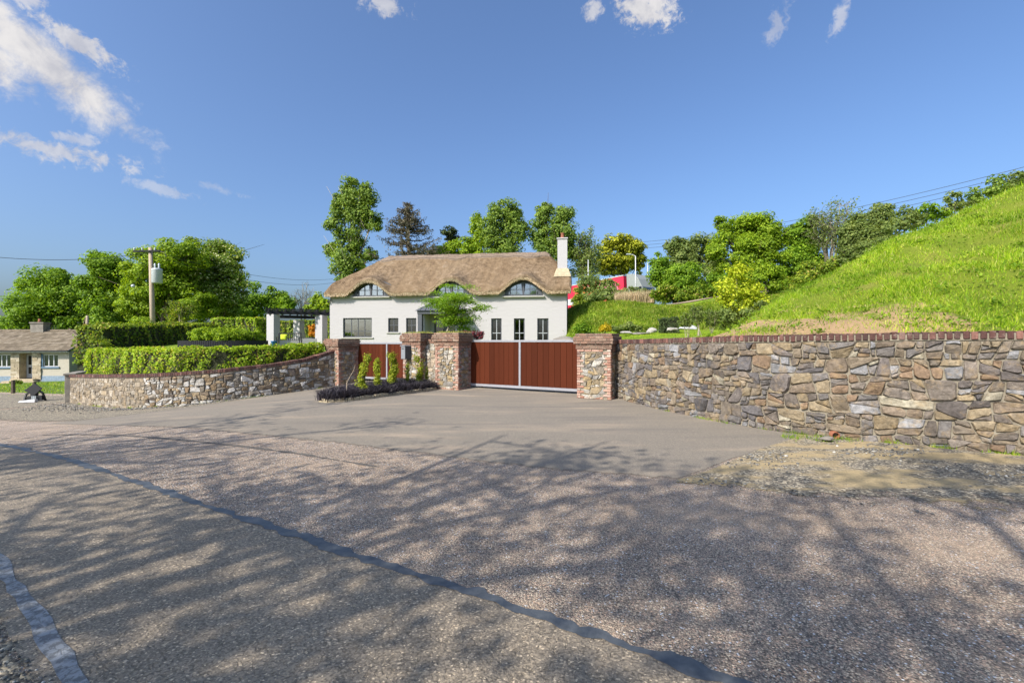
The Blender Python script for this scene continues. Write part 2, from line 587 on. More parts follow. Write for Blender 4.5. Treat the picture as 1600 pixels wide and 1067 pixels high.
def m_stone():
    m, g = new_mat('wall_stone')
    p = g.pos()
    a = g('Attribute', attribute_name='Col').outputs['Color']
    c = g.mix(1.0, a, g.ramp(g.noise(p, 16.0, 5.0, 0.7), [(0.25, 0.5), (0.75, 1.55)]), 'MULTIPLY')
    c = g.mix(1.0, c, g.ramp(g.noise(p, 3.5, 4.0, 0.6), [(0.3, 0.75), (0.7, 1.3)]), 'MULTIPLY')
    och = g.sstep(g.noise(p, 5.0, 6.0, 0.68), 0.50, 0.68)
    c = g.mix(g.math('MULTIPLY', och, 0.48), c, (0.34, 0.24, 0.125))
    dk = g.sstep(g.noise(g.map(p, (1, 1, 0.6)), 8.0, 6.0, 0.7), 0.56, 0.74)
    c = g.mix(g.math('MULTIPLY', dk, 0.6), c, (0.07, 0.062, 0.055))
    li = g.math('MULTIPLY', g.sstep(g.noise(p, 42.0, 4.0, 0.7), 0.64, 0.70), g.sstep(g.noise(p, 3.0, 3.0, 0.6), 0.45, 0.62))
    c = g.mix(g.math('MULTIPLY', li, 0.8), c, (0.55, 0.53, 0.46))
    n = g.bump(g.noise(p, 30.0, 6.0, 0.72), 0.75, 0.03)
    g.done(c, 0.88, n, 0.25)
    return m


def m_mortar():
    m, g = new_mat('lime_mortar')
    p = g.pos()
    c = g.ramp(g.noise(p, 7.0, 6.0, 0.7), [(0.3, (0.17, 0.145, 0.11)), (0.55, (0.26, 0.23, 0.18)), (0.75, (0.34, 0.30, 0.23))])
    n = g.bump(g.noise(p, 45.0, 6.0, 0.75), 0.8, 0.02)
    g.done(c, 0.95, n, 0.1)
    return m


def m_brick(name, stops, white=0.35):
    m, g = new_mat(name)
    p = g.pos()
    r = g('ObjectInfo').outputs['Random']
    if name.startswith('coping'):
        r = g.math('FRACT', g.math('ADD', r, g.isl()))
    c = g.ramp(r, stops)
    c = g.mix(1.0, c, g.ramp(g.noise(p, 30.0, 5.0, 0.7), [(0.25, 0.6), (0.75, 1.4)]), 'MULTIPLY')
    w = g.sstep(g.noise(p, 9.0, 6.0, 0.7), 0.56, 0.68)
    c = g.mix(g.math('MULTIPLY', w, white), c, (0.52, 0.47, 0.40))
    d = g.sstep(g.noise(p, 5.0, 5.0, 0.7), 0.56, 0.7)
    c = g.mix(g.math('MULTIPLY', d, 0.5), c, (0.075, 0.06, 0.05))
    n = g.bump(g.noise(p, 55.0, 5.0, 0.7), 0.6, 0.01)
    g.done(c, 0.9, n, 0.2)
    return m


def m_plain(name, col, rough=0.6, metal=0.0, spec=0.4, var=0.12, sc=8.0, bump=0.15, bsc=40.0, dist=0.004):
    m, g = new_mat(name)
    p = g.pos()
    c = g.mix(1.0, (*col, 1), g.ramp(g.noise(p, sc, 5.0, 0.65), [(0.25, 1 - var), (0.75, 1 + var)]), 'MULTIPLY')
    g.done(c, rough, g.bump(g.noise(p, bsc, 4.0, 0.7), bump, dist), spec, metal)
    return m


def m_paintwall(name, col, rel=0.5, dirt=(0.42, 0.40, 0.35), damt=0.14):
    """whitewashed rubble: paint over uneven courses"""
    m, g = new_mat(name)
    p = g.pos()
    q = g.map(p, (1.0, 1.0, 2.6))
    v = g.voro(q, 2.6)
    n1 = g.noise(g.map(p, (0.6, 0.6, 1.6)), 4.0, 5.0, 0.65)
    h = g.math('ADD', g.math('MULTIPLY', v.outputs['Distance'], -0.5), n1)
    s = g.sstep(g.noise(g.map(p, (1, 1, 0.35)), 1.6, 6.0, 0.7), 0.55, 0.8)
    c = g.mix(g.math('MULTIPLY', s, damt), (*col, 1), dirt)
    g.done(c, 0.85, g.bump(h, rel, 0.06), 0.2)
    return m


def m_thatch(name, stops, dirscale=(0.660, 0.280, 0.350)):
    m, g = new_mat(name)
    p = g.obj()
    st = g.noise(g.map(p, (0.660, 0.660, 0.660)), 2.6, 6.0, 0.75)
    fine = g.noise(g.map(p, (0.660, 0.660, 0.660)), 5.5, 5.0, 0.75)
    big = g.noise(g.map(p, dirscale), 0.9, 5.0, 0.62)
    c = g.ramp(g.math('ADD', g.math('MULTIPLY', st, 0.35), g.math('ADD', g.math('MULTIPLY', fine, 0.3), g.math('MULTIPLY', big, 0.35))), stops)
    a = g('Attribute', attribute_name='Col').outputs['Color']
    c = g.mix(g('SeparateColor', {0: a}).outputs[0], c, g.mix(g.sstep(fine, 0.35, 0.65), (0.130, 0.090, 0.055), (0.300, 0.220, 0.145)))
    wx = g.sstep(g.noise(g.map(p, (0.660, 0.250, 0.300)), 0.8, 5.0, 0.65), 0.52, 0.70)
    c = g.mix(g.math('MULTIPLY', wx, 0.5), c, g.mix(fine, (0.150, 0.105, 0.065), (0.340, 0.255, 0.165)))
    n = g.bump(g.math('ADD', fine, st), 1.0, 0.16)
    g.done(c, 0.95, n, 0.1)
    return m


def m_glass(name='window_glass', tint=(0.55, 0.6, 0.62), see=0.5):
    m, g = new_mat(name)
    fr = g('LayerWeight', {'Blend': 0.35}).outputs['Facing']
    gl = g('BsdfGlossy', {'Color': (0.8, 0.85, 0.9, 1), 'Roughness': 0.03,
                          'Normal': g.bump(g.noise(g.pos(), 1.4, 2.0), 0.05, 0.05)})
    tr = g('BsdfTransparent', {'Color': (*tint, 1)})
    k = g.math('ADD', g.math('MULTIPLY', fr, 0.15), 1.0 - see, clamp=True)
    mx = g('MixShader', {0: k, 1: tr.outputs[0], 2: gl.outputs[0]})
    g.surface(mx.outputs[0])
    return m


def m_wood(name, c0, c1, rough=0.5, ax=(14.0, 14.0, 0.8)):
    m, g = new_mat(name)
    p = g.pos()
    n1 = g.noise(g.map(p, ax), 3.0, 5.0, 0.7, 0.4)
    r = g('ObjectInfo').outputs['Random']
    c = g.mix(n1, c0, c1)
    c = g.mix(1.0, c, g.ramp(r, [(0.0, 0.78), (1.0, 1.2)]), 'MULTIPLY')
    g.done(c, rough, g.bump(n1, 0.15, 0.004), 0.08)
    return m


def m_tiles(name, stops):
    m, g = new_mat(name)
    p = g.pos()
    r = g.isl()
    c = g.ramp(r, stops)
    c = g.mix(1.0, c, g.ramp(g.noise(p, 3.0, 6.0, 0.7), [(0.3, 0.7), (0.7, 1.3)]), 'MULTIPLY')
    g.done(c, 0.9, g.bump(g.noise(p, 30.0, 4.0), 0.3, 0.01), 0.2)
    return m


M = dict(
    chip=m_chipseal(), old=m_oldlane(), drive=m_driveway(), tar=m_tar(), line=m_linepaint(),
    verge=m_verge(), gravelly=m_verge('verge_gravel', (0.31, 0.26, 0.19), 0.2),
    path=m_plain('path_soil', (0.30, 0.235, 0.15), 0.95, var=0.3, sc=3.0, bump=0.6, bsc=14.0, dist=0.03),
    joint=m_verge('worn_joint', (0.15, 0.135, 0.12), 0.9),
    field=m_grassy('field', [(0.07, 0.12, 0.02), (0.10, 0.16, 0.03), (0.15, 0.17, 0.05)]),
    lawn=m_grassy('lawn', [(0.104, 0.180, 0.013), (0.152, 0.230, 0.017), (0.208, 0.254, 0.028)], soil_lo=0.85, soil_hi=0.95),
    bank=m_bank(), stone=m_stone(), mortar=m_mortar(),
    brick=m_brick('old_brick', [(0.0, (0.23, 0.11, 0.08)), (0.25, (0.33, 0.18, 0.13)), (0.5, (0.40, 0.26, 0.20)), (0.7, (0.29, 0.16, 0.12)), (0.85, (0.46, 0.37, 0.31)), (1.0, (0.17, 0.105, 0.085))], 0.8),
    capbrick=m_brick('cap_brick', [(0.0, (0.17, 0.095, 0.068)), (0.3, (0.23, 0.135, 0.095)), (0.6, (0.15, 0.095, 0.072)), (1.0, (0.27, 0.185, 0.135))], 0.3),
    coping=m_brick('coping_brick', [(0.0, (0.060, 0.034, 0.031)), (0.3, (0.100, 0.046, 0.039)), (0.55, (0.080, 0.051, 0.045)), (0.8, (0.120, 0.062, 0.052)), (0.95, (0.208, 0.104, 0.082)), (1.0, (0.160, 0.124, 0.107))], 0.3),
    gatewood=m_wood('gate_wood', (0.057, 0.013, 0.005), (0.086, 0.021, 0.009), 0.75),
    gatemetal=m_plain('gate_metal', (0.246, 0.246, 0.268), 0.5, 0.0, 0.4),
    white=m_paintwall('white_paint', (0.385, 0.366, 0.372), 0.2),
    whitesmooth=m_paintwall('white_render', (0.395, 0.38, 0.388), 0.12),
    cream=m_paintwall('cream_render', (0.44, 0.40, 0.33), 0.2, (0.45, 0.36, 0.25), 0.5),
    thatch=m_thatch('thatch', [(0.36, (0.072, 0.049, 0.027)), (0.45, (0.160, 0.108, 0.064)), (0.54, (0.237, 0.166, 0.100)), (0.64, (0.309, 0.240, 0.173))]),
    ridge=m_thatch('ridge_thatch', [(0.3, (0.136, 0.102, 0.077)), (0.5, (0.230, 0.174, 0.131)), (0.7, (0.323, 0.264, 0.207))]),
    frame=m_plain('frame_grey', (0.062, 0.066, 0.078), 0.45),
    framepale=m_plain('frame_pale', (0.30, 0.31, 0.33), 0.5),
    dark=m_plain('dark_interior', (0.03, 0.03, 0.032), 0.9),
    room=m_plain('room_shade', (0.07, 0.068, 0.062), 0.9),  # room surfaces toned near black to stand in for indoor shade
    curtain=m_plain('curtain_cloth', (0.50, 0.49, 0.42), 0.9),
    glass=m_glass('window_glass', (0.6, 0.64, 0.66), 0.72), glassdark=m_glass('window_glass_dark', (0.3, 0.33, 0.35), 0.88),
    zinc=m_plain('zinc_roof', (0.085, 0.09, 0.102), 0.45, 0.0, 0.4),
    sill=m_plain('stone_sill', (0.33, 0.32, 0.29), 0.85),
    terracotta=m_plain('terracotta', (0.23, 0.085, 0.045), 0.85),
    boxgrey=m_plain('letterbox_grey', (0.19, 0.20, 0.215), 0.5),
    black=m_plain('black_paint', (0.018, 0.018, 0.02), 0.45),
    blackwood=m_wood('black_wood', (0.012, 0.012, 0.015), (0.03, 0.03, 0.034), 0.6),
    polewood=m_wood('pole_wood', (0.24, 0.19, 0.14), (0.42, 0.34, 0.26), 0.9),
    bark=m_plain('bark', (0.11, 0.085, 0.06), 0.95, var=0.4, sc=5.0, bump=0.8, bsc=14.0, dist=0.04),
    barkpale=m_plain('pale_bark', (0.34, 0.30, 0.23), 0.9, var=0.3, sc=5.0, bump=0.6, bsc=14.0, dist=0.03),
    galv=m_plain('galvanised', (0.45, 0.49, 0.50), 0.5, 0.2),
    wire=m_plain('wire_black', (0.03, 0.03, 0.033), 0.6),
    concrete=m_plain('old_concrete', (0.21, 0.19, 0.16), 0.95, var=0.35, sc=4.0, bump=0.5),
    rock=m_plain('pale_rock', (0.33, 0.31, 0.275), 0.9, var=0.3, sc=3.0, bump=0.6, bsc=12.0, dist=0.03),
    tiles=m_tiles('roof_tile', [(0.0, (0.125, 0.10, 0.07)), (0.5, (0.175, 0.14, 0.098)), (1.0, (0.23, 0.19, 0.14))]),
    cladding=m_tiles('stone_cladding', [(0.0, (0.30, 0.25, 0.17)), (0.5, (0.40, 0.33, 0.23)), (1.0, (0.48, 0.42, 0.32))]),
    bluepaint=m_plain('blue_paint', (0.10, 0.17, 0.25), 0.7),
    plinthblue=m_plain('blue_plinth', (0.21, 0.27, 0.34), 0.85, var=0.4),
    whitepvc=m_plain('white_pvc', (0.5, 0.5, 0.51), 0.4),
    redvinyl=m_plain('red_vinyl', (0.50, 0.02, 0.055), 0.5),
    pinkvinyl=m_plain('pink_vinyl', (0.62, 0.16, 0.27), 0.5),
    orangevinyl=m_plain('orange_vinyl', (0.5, 0.14, 0.05), 0.5),
    cabgrey=m_plain('cab_paint', (0.23, 0.245, 0.235), 0.4),
    rubber=m_plain('rubber', (0.02, 0.02, 0.02), 0.8),
    blueglaze=m_plain('blue_glaze', (0.025, 0.13, 0.36), 0.25),
    lime=m_plain('lime_cloth', (0.46, 0.55, 0.03), 0.9),
    stonegravel=m_tiles('gravel_stone', [(0.0, (0.07, 0.07, 0.072)), (0.5, (0.17, 0.165, 0.155)), (0.85, (0.30, 0.28, 0.24)), (1.0, (0.5, 0.48, 0.44))]),
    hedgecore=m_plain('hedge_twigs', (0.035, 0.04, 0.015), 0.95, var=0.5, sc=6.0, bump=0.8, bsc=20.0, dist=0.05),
    kerbstone=m_plain('kerb_stone', (0.40, 0.33, 0.22), 0.9, var=0.3, sc=6.0, bump=0.6),
)
GREEN = [(0.0, (0.081, 0.169, 0.010)), (0.5, (0.169, 0.294, 0.017)), (1.0, (0.300, 0.438, 0.034))]
L = dict(
    sycamore=m_leaf('leaf_sycamore', GREEN),
    chestnut=m_leaf('leaf_chestnut', [(0.0, (0.112, 0.200, 0.022)), (0.6, (0.213, 0.312, 0.036)), (0.84, (0.312, 0.388, 0.060)), (0.9, (0.660, 0.660, 0.336)), (1.0, (0.660, 0.660, 0.432))]),
    poplar=m_leaf('leaf_poplar', [(0.0, (0.088, 0.156, 0.024)), (0.5, (0.175, 0.269, 0.038)), (1.0, (0.325, 0.425, 0.084))]),
    bright=m_leaf('leaf_bright', [(0.0, (0.115, 0.205, 0.009)), (0.5, (0.220, 0.339, 0.017)), (1.0, (0.352, 0.451, 0.032))]),
    hedge=m_leaf('leaf_hedge', [(0.0, (0.150, 0.263, 0.012)), (0.5, (0.300, 0.438, 0.022)), (0.86, (0.450, 0.550, 0.036)), (0.93, (0.562, 0.525, 0.120)), (1.0, (0.425, 0.275, 0.096))]),
    darkhedge=m_leaf('leaf_dark_hedge', [(0.0, (0.074, 0.134, 0.011)), (0.5, (0.180, 0.270, 0.021)), (0.9, (0.346, 0.406, 0.040)), (1.0, (0.390, 0.256, 0.092))]),
    conifer=m_leaf('needle_brown', [(0.0, (0.061, 0.057, 0.038)), (0.5, (0.101, 0.095, 0.057)), (1.0, (0.176, 0.142, 0.088))], 0.1),
    pine=m_leaf('needle_dark', [(0.0, (0.027, 0.047, 0.016)), (0.5, (0.054, 0.081, 0.024)), (1.0, (0.101, 0.128, 0.041))], 0.1),
    cypress=m_leaf('leaf_gold_cypress', [(0.0, (0.112, 0.144, 0.007)), (0.5, (0.275, 0.300, 0.014)), (1.0, (0.500, 0.500, 0.036))], 0.3),
    yellow=m_leaf('leaf_yellow_green', [(0.0, (0.237, 0.338, 0.012)), (0.5, (0.450, 0.525, 0.024)), (1.0, (0.660, 0.660, 0.060))], 0.45),
    willow=m_leaf('leaf_grey_green', [(0.0, (0.101, 0.151, 0.041)), (0.5, (0.186, 0.254, 0.065)), (1.0, (0.288, 0.338, 0.097))]),
    gorse=m_leaf('leaf_gorse', [(0.0, (0.324, 0.230, 0.014)), (0.5, (0.567, 0.405, 0.016)), (1.0, (0.600, 0.540, 0.041))]),
    orange=m_leaf('leaf_orange', [(0.0, (0.405, 0.135, 0.014)), (0.6, (0.600, 0.270, 0.020)), (1.0, (0.600, 0.405, 0.041))]),
    burgundy=m_leaf('leaf_burgundy', [(0.0, (0.081, 0.016, 0.027)), (0.6, (0.162, 0.034, 0.047)), (1.0, (0.270, 0.068, 0.068))], 0.25),
    blackgrass=m_leaf('blade_black', [(0.0, (0.016, 0.014, 0.019)), (0.7, (0.041, 0.034, 0.043)), (1.0, (0.101, 0.088, 0.101))], 0.05, 0.4),
    twig=m_leaf('twig_grey', [(0.0, (0.135, 0.115, 0.081)), (0.6, (0.257, 0.223, 0.162)), (1.0, (0.378, 0.338, 0.257))], 0.0),
    straw=m_leaf('dry_reed', [(0.0, (0.297, 0.216, 0.121)), (0.6, (0.459, 0.351, 0.216)), (1.0, (0.594, 0.486, 0.324))], 0.15),
    grass=m_leaf('blade_grass', [(0.0, (0.110, 0.237, 0.007)), (0.4, (0.231, 0.379, 0.014)), (0.8, (0.363, 0.474, 0.026)), (0.93, (0.506, 0.498, 0.096)), (1.0, (0.572, 0.522, 0.216))], 0.4, 0.55, 0.42),
    lawnblade=m_leaf('blade_lawn', [(0.0, (0.175, 0.285, 0.013)), (0.6, (0.268, 0.380, 0.022)), (1.0, (0.370, 0.427, 0.054))], 0.35),
    maple=m_leaf('leaf_maple', [(0.0, (0.090, 0.189, 0.007)), (0.5, (0.151, 0.275, 0.014)), (1.0, (0.248, 0.362, 0.029))], 0.45),
    column=m_leaf('leaf_column', [(0.0, (0.13, 0.19, 0.012)), (0.5, (0.26, 0.32, 0.02)), (1.0, (0.42, 0.44, 0.05))], 0.4),
    slope=m_leaf('blade_slope', [(0.0, (0.077, 0.150, 0.006)), (0.5, (0.165, 0.260, 0.012)), (0.88, (0.275, 0.330, 0.030)), (1.0, (0.462, 0.360, 0.130))], 0.35, 0.55, 0.5),
    moss=m_leaf('moss_blade', [(0.0, (0.169, 0.203, 0.032)), (0.6, (0.321, 0.321, 0.049)), (1.0, (0.506, 0.423, 0.114))], 0.2),
    shade=m_leaf('leaf_roadside', GREEN),
)

# ------------------------------------------------------------------ terrain heights
Zf = tps([(0, 2, 0), (-3, 3, 0), (3, 3, 0), (7, 6, 0.02), (5, 8, 0.02), (2.8, 12.8, 0), (-1.8, 15.3, 0), (0.3, 15, 0.02), (-4, 16.4, 0.03), (-6.9, 18.1, -.12), (-8.9, 16.7, -.33),
          (-10.8, 15.4, -.5), (-13.5, 16, -.7), (-18.1, 18.6, -.85), (-7.4, 7, -.05), (-12, 10, -.4), (-25, 20, -1.05), (-38, 36, -1.6), (-34, 28, -1.35), (-60, 38, -1.7), (0, -10, 0),
          (10, 4, 0.02), (20, 0, 0), (-20, 0, -.5), (0, 7, 0), (-4, 12, 0.0), (-3.8, 14, .02), (0, 17.5, .2), (-5, 19, .15), (30, -10, 0), (-20, -15, 0), (-80, 60, -2.2), (-50, 0, -1.5)])
Zg0 = tps([(-8.2, 18.6, .5), (-9.5, 18, .35), (-11, 17, .25), (-14, 17.5, .15), (-18.5, 20, .0), (-19.6, 22.5, .1), (-22.2, 25.3, .45), (-5.2, 18.6, .12), (0.6, 15.2, .1), (-3, 17, .12), (3, 14, .3), (-1, 22, .5), (-3, 26, .85), (-5, 32, 1.1),
           (3, 30.5, 1.15), (-12.5, 33, 1.2), (-17, 33, 1.3), (-21, 27, 1.15), (-25, 32, 1.4), (-14, 25, .95), (4.6, 12.5, 1.5), (5.2, 14, 1.62), (6.5, 11.5, 1.6), (5.5, 20, 1.8), (4.5, 26, 1.9), (9, 20, 2.0), (8, 27, 2.3), (14, 27, 2.4),
           (4.5, 33.5, 4.0), (10, 34.5, 4.45), (16, 35.5, 5.0), (22, 34, 5.4), (4.5, 30.5, 2.6), (14, 31, 3.2), (4.8, 37, 4.05), (5.5, 41, 4.15), (11, 38, 4.5), (15, 41, 5.0), (6, 47, 4.3), (12, 47, 4.9), (8, 62, 5.1), (14, 54, 5.5), (25, 45, 6.3), (40, 40, 7.5), (-20, 48, 1.8), (-40, 62, 1.5), (-10, 60, 3.2), (0, 85, 6), (-35, 90, 2),
           (60, 80, 9), (8, 9, 1.6), (11, 6.5, 1.65), (-1, 18, .25)])


def Zg(x, y):
    return Zg0(x, y)


# gate line frames
def frame2(o, deg):
    a = math.radians(deg)
    return Vector((o[0], o[1])), Vector((math.cos(a), -math.sin(a))), Vector((math.sin(a), math.cos(a)))


RIGHT_BASE = [(2.93, 13.5), (3.1, 13.0), (3.45, 11.6), (4.07, 9.75), (4.62, 8.62), (5.25, 7.85), (6.24, 7.22), (7.27, 6.5), (9.0, 5.45), (10.8, 4.4)]
LEFT_BASE = [(-7.12, 18.35), (-8.0, 17.45), (-9.2, 16.45), (-10.4, 15.72), (-12.0, 15.6), (-13.5, 16.0), (-15.8, 17.2), (-18.0, 18.55)]

# ground: one sheet to the horizon, lower than everything laid on it
def base_ground():
    ang = np.linspace(0, 2 * math.pi, 145)
    rad = np.concatenate([np.linspace(0.0, 60, 121), np.geomspace(63, 2500, 30)])
    A, Rr = np.meshgrid(ang, rad, indexing='ij')
    X, Y = Rr * np.sin(A), Rr * np.cos(A)
    z = np.minimum(Zf(X, Y), 0.0) - 0.05
    k = np.clip((Rr - 45) / 40, 0, 1)
    z = z * (1 - k) + np.clip(z, -2.2, -0.3) * k
    z = np.where(Rr > 90, -1.9, z)
    V = np.stack([X, Y, z], -1).reshape(-1, 3)
    Fc = grid_faces(*A.shape)[:, ::-1]
    structure(link('ground', mesh_np('ground', V, Fc, M['field'], True)))


base_ground()

RD = np.array([-0.883, 0.469])          # along the road, away to the left
RB = np.array([0.469, 0.883])           # across the road, away from the viewer


def rp(a, b):
    return np.asarray(a)[..., None] * RD + np.asarray(b)[..., None] * RB


def road():
    a = np.concatenate([np.linspace(-22, -3, 40), np.linspace(-2.9, 14, 340), np.linspace(14.2, 48, 120)])
    n = len(a)
    bend = -0.0016 * np.clip(a - 9, 0, None) ** 2
    far_b = 5.7 + bend
    sheet('road', rp(a, np.full(n, -6.0)), rp(a, far_b + 4.5), Zf, M['chip'], 60)
    edge = 1.06 + 0.115 * np.clip(a - 3.8, -1.2, 2.2)
    sheet('road_old_lane', rp(a, edge - 0.12 + bend), rp(a, 2.45 + 0.03 * a + bend), Zf, M['old'], 14, lift=0.004)
    # tar seam, ragged on both sides
    c = 2.45 + 0.03 * a + bend + 0.012 * np.sin(a * 0.9)
    w = 0.043
    sheet('road_seam', rp(a, c - w + wobble(n, 0.02, 1, ((60, .6), (160, .9), (330, 1.0), (480, .9)))), rp(a, c + w + wobble(n, 0.022, 2, ((50, .6), (150, .9), (310, 1.0), (490, .9)))), Zf, M['tar'], 3, lift=0.008)
    sel = (a > -3) & (a < 7.0)
    aa = a[sel]
    m = len(aa)
    bw = 1.06 + 0.115 * np.clip(aa - 3.8, -1.2, 2.2)
    sheet('road_edge_line', rp(aa, bw - 0.04 + wobble(m, 0.018, 3, ((20, .6), (60, .8)))), rp(aa, bw + 0.04 + wobble(m, 0.018, 4, ((20, .6), (60, .8)))), Zf, M['line'], 3, lift=0.008)
    # dark ragged joint where an older patch meets the chippings
    J = [(-9.2, 8.9), (-7.35, 8.35), (-5.3, 7.55), (-3.35, 6.75), (-2.45, 6.3), (-1.75, 5.95)]
    J = smooth_poly(J, 0.04)[1][:, :2]
    k = len(J)
    dn = np.stack([np.full(k, .4), np.full(k, .9)], 1)
    w1 = (0.03 + wobble(k, .03, 61, ((15, .8), (60, .8), (120, .6))))[:, None]
    sheet('road_joint', J - dn * w1, J + dn * (w1 + .02), Zf, M['joint'], 8, lift=0.004, fade=lambda q: 1.0 - np.abs(q * 2 - 1) ** 2)
    # near verge where the photographer stands
    aa = np.linspace(-14, 30, 260)
    sheet('near_verge', rp(aa, np.full(260, -9.0)), rp(aa, 1.06 + 0.115 * np.clip(aa - 3.8, -1.2, 2.2) - 0.0016 * np.clip(aa - 9, 0, None) ** 2 + wobble(260, 0.05, 9, ((20, .6), (70, .5), (150, .4)))), Zf, M['gravelly'], 40, lift=0.005, fade=lambda q: np.clip((1 - q) * 40, 0, 1.2))
    # far-left verge at the foot of the wall, gravel
    T, wl = smooth_poly(LEFT_BASE[2:], 0.08)
    q = wl[:, :2]
    back = q + np.array([0.25, 0.5])
    a_l = q @ RD
    fb = (5.1 - 0.0016 * np.clip(a_l - 9, 0, None) ** 2) + wobble(len(q), 0.16, 12, ((9, .7), (40, .5), (90, .5)))
    k = np.clip((a_l - 13.2) / 2.5, 0, 1) ** 0.7
    front = q * (1 - k[:, None] * 1.0) + (rp(a_l, fb)) * k[:, None]
    front = np.where(k[:, None] < 0.02, q - 0.12, front)
    sheet('left_verge', front, back, Zf, M['gravelly'], 24, lift=0.008, fade=lambda q: np.clip(q * 3 + .25, 0, 1.2))
    # verge further left, in front of the cottage's grass
    aa = np.linspace(25, 60, 120)
    bb = 5.1 - 0.0016 * np.clip(aa - 9, 0, None) ** 2
    sheet('far_left_verge', rp(aa, bb + wobble(120, 0.1, 13)), rp(aa, bb + 4.5), Zf, M['gravelly'], 16, lift=0.008, fade=lambda q: np.clip(q * 5 + .2, 0, 1.2))


def driveway():
    nL = [(-11.9, 11.6), (-8.8, 9.85), (-5.0, 8.15), (-1.5, 6.62), (0.3, 5.85), (1.96, 5.34)]
    T, N = smooth_poly(nL, 0.05)
    N[:, 1] += wobble(len(N), 0.035, 21, ((12, .8), (50, .6), (140, .6)))
    T2, N2 = smooth_poly([(1.96, 5.34), (2.7, 5.95), (3.6, 6.75), (4.6, 7.55), (5.05, 8.0)], 0.05)
    N2[:, 0] += wobble(len(N2), 0.04, 22, ((6, .8), (18, .6), (40, .5)))
    near = np.vstack([N, N2[1:]])
    fl = [(-12.4, 16.2), (-11.0, 16.0), (-9.0, 17.4), (-7.2, 19.2), (-5.5, 20.3), (-3.4, 19.0), (-1, 18.3), (1.2, 16.6), (2.6, 14.4), (3.5, 13.0), (3.85, 11.6), (4.3, 10.2), (4.9, 9.0), (5.3, 8.2)]
    n = len(near)
    Tf, Ff = smooth_poly(fl, 0.05)
    i = np.interp(np.linspace(0, 1, n), np.linspace(0, 1, len(Ff)), np.arange(len(Ff)))
    far = np.stack([np.interp(i, np.arange(len(Ff)), Ff[:, k]) for k in range(2)], 1)
    sheet('driveway', near, far, Zf, M['drive'], 90, power=1.25, lift=0.004, fade=lambda q: np.clip(q * 22 + 0.12, 0, 1.2))


def right_verge():
    near = smooth_poly([(1.9, 5.28), (2.9, 4.75), (4.1, 4.2), (5.5, 3.6), (7.5, 2.7), (11, 1.0)], 0.05)[1]
    near[:, 1] += wobble(len(near), 0.12, 31, ((8, .8), (30, .6), (90, .6)))
    fr = smooth_poly([(1.99, 5.42), (2.75, 6.02), (3.65, 6.83), (4.65, 7.6), (5.3, 8.1), (6.3, 7.4), (7.4, 6.75), (9.1, 5.7), (11.4, 4.3)], 0.05)[1]
    i = np.linspace(0, 1, len(near))
    far = np.stack([np.interp(i, np.linspace(0, 1, len(fr)), fr[:, k]) for k in range(2)], 1)
    far[:, 0] += wobble(len(far), 0.03, 33, ((20, .8), (60, .6)))
    sheet('right_verge', near, far, Zf, M['verge'], 60, lift=0.006, fade=lambda q: np.clip(q * 2.0, 0, 1.2))


road()
driveway()
right_verge()


def garden():
    """the raised ground behind the walls, fanned out to the trees"""
    pts = [(-38, 46), (-24.3, 28), (-17.5, 19.2), (-15.4, 17.6), (-13.4, 16.3), (-12, 15.9), (-10.3, 16.0), (-9.0, 16.85), (-7.4, 18.6), (-6.3, 19.0), (-3.7, 17.5), (-2.2, 16.3), (-1.2, 16.3), (2.35, 14.3), (3.3, 13.1),
           (3.75, 11.7), (4.35, 9.9), (4.9, 8.8), (5.4, 8.12), (6.35, 7.5), (7.4, 6.8), (9.1, 5.75), (12, 4.1)]
    near = smooth_poly(pts, 0.3)[1]
    th = np.arctan2(near[:, 0], near[:, 1])
    th = np.linspace(th[0], th[-1], len(th)) * 0.35 + th * 0.65
    far = np.stack([np.sin(th), np.cos(th)], 1) * 120
    sheet('garden_ground', near, far, Zg, M['lawn'], 120, power=1.7)


garden()


def upper_path():
    c = smooth_poly([(2.0, 33.2), (4.6, 34.2), (10, 35.3), (16, 36.3), (21, 36.8)], 0.2)[1]
    n = len(c)
    sheet('upper_path', c[:, :2] + np.array([0, -.35]) + np.stack([np.zeros(n), wobble(n, .12, 91)], 1), c[:, :2] + np.array([0, 1.0]) + np.stack([np.zeros(n), wobble(n, .15, 92)], 1), Zg, M['path'], 8, lift=0.05)


upper_path()

# the steep grass bank behind the right-hand wall
BD, BM = np.array([0.866, -0.5]), np.array([0.5, 0.866])
BP = np.array([6.3, 7.4])
HT = ([-5.2, -4.2, -3.0, -1.5, 1.3, 4.4, 8, 14], [0.9, 1.35, 1.95, 3.05, 4.7, 6.15, 7.7, 9.6])


def bank_z(t, s):
    H = np.interp(t, HT[0], HT[1])
    sc = 6.9 + 0.25 * t
    x = np.clip((s - 0.35) / sc, 0, 3)
    k = np.where(x < 0.85, x, 0.85 + 0.15 * (1 - np.exp(-(x - 0.85) / 0.15)))
    zw = 1.66
    lump = 0.10 * np.sin(t * 1.7 + s * 0.9) * np.sin(s * 1.3 - t * 0.6) + 0.05 * np.sin(t * 4.1 + 1) * np.sin(s * 3.7)
    return zw + (H - zw) * k + lump * np.clip(s - 0.3, 0, 1) * np.clip((H - 1.0) / 1.5, 0.1, 1) + np.where(s < 0.3, -0.25, 0)


def bank_xy(t, s):
    return BP + np.asarray(t)[..., None] * BD + np.asarray(s)[..., None] * BM


def bank_bare(t, s, z):
    low = np.clip(1 - (z - 1.75) / 0.95, 0, 1) * np.clip(1 - (t - 0.1) / 2.1, 0, 1)
    left = np.clip(1 - (t + 2.5) / 0.7, 0, 1)
    return np.clip(np.maximum(low, left) * 1.0, 0, 1)


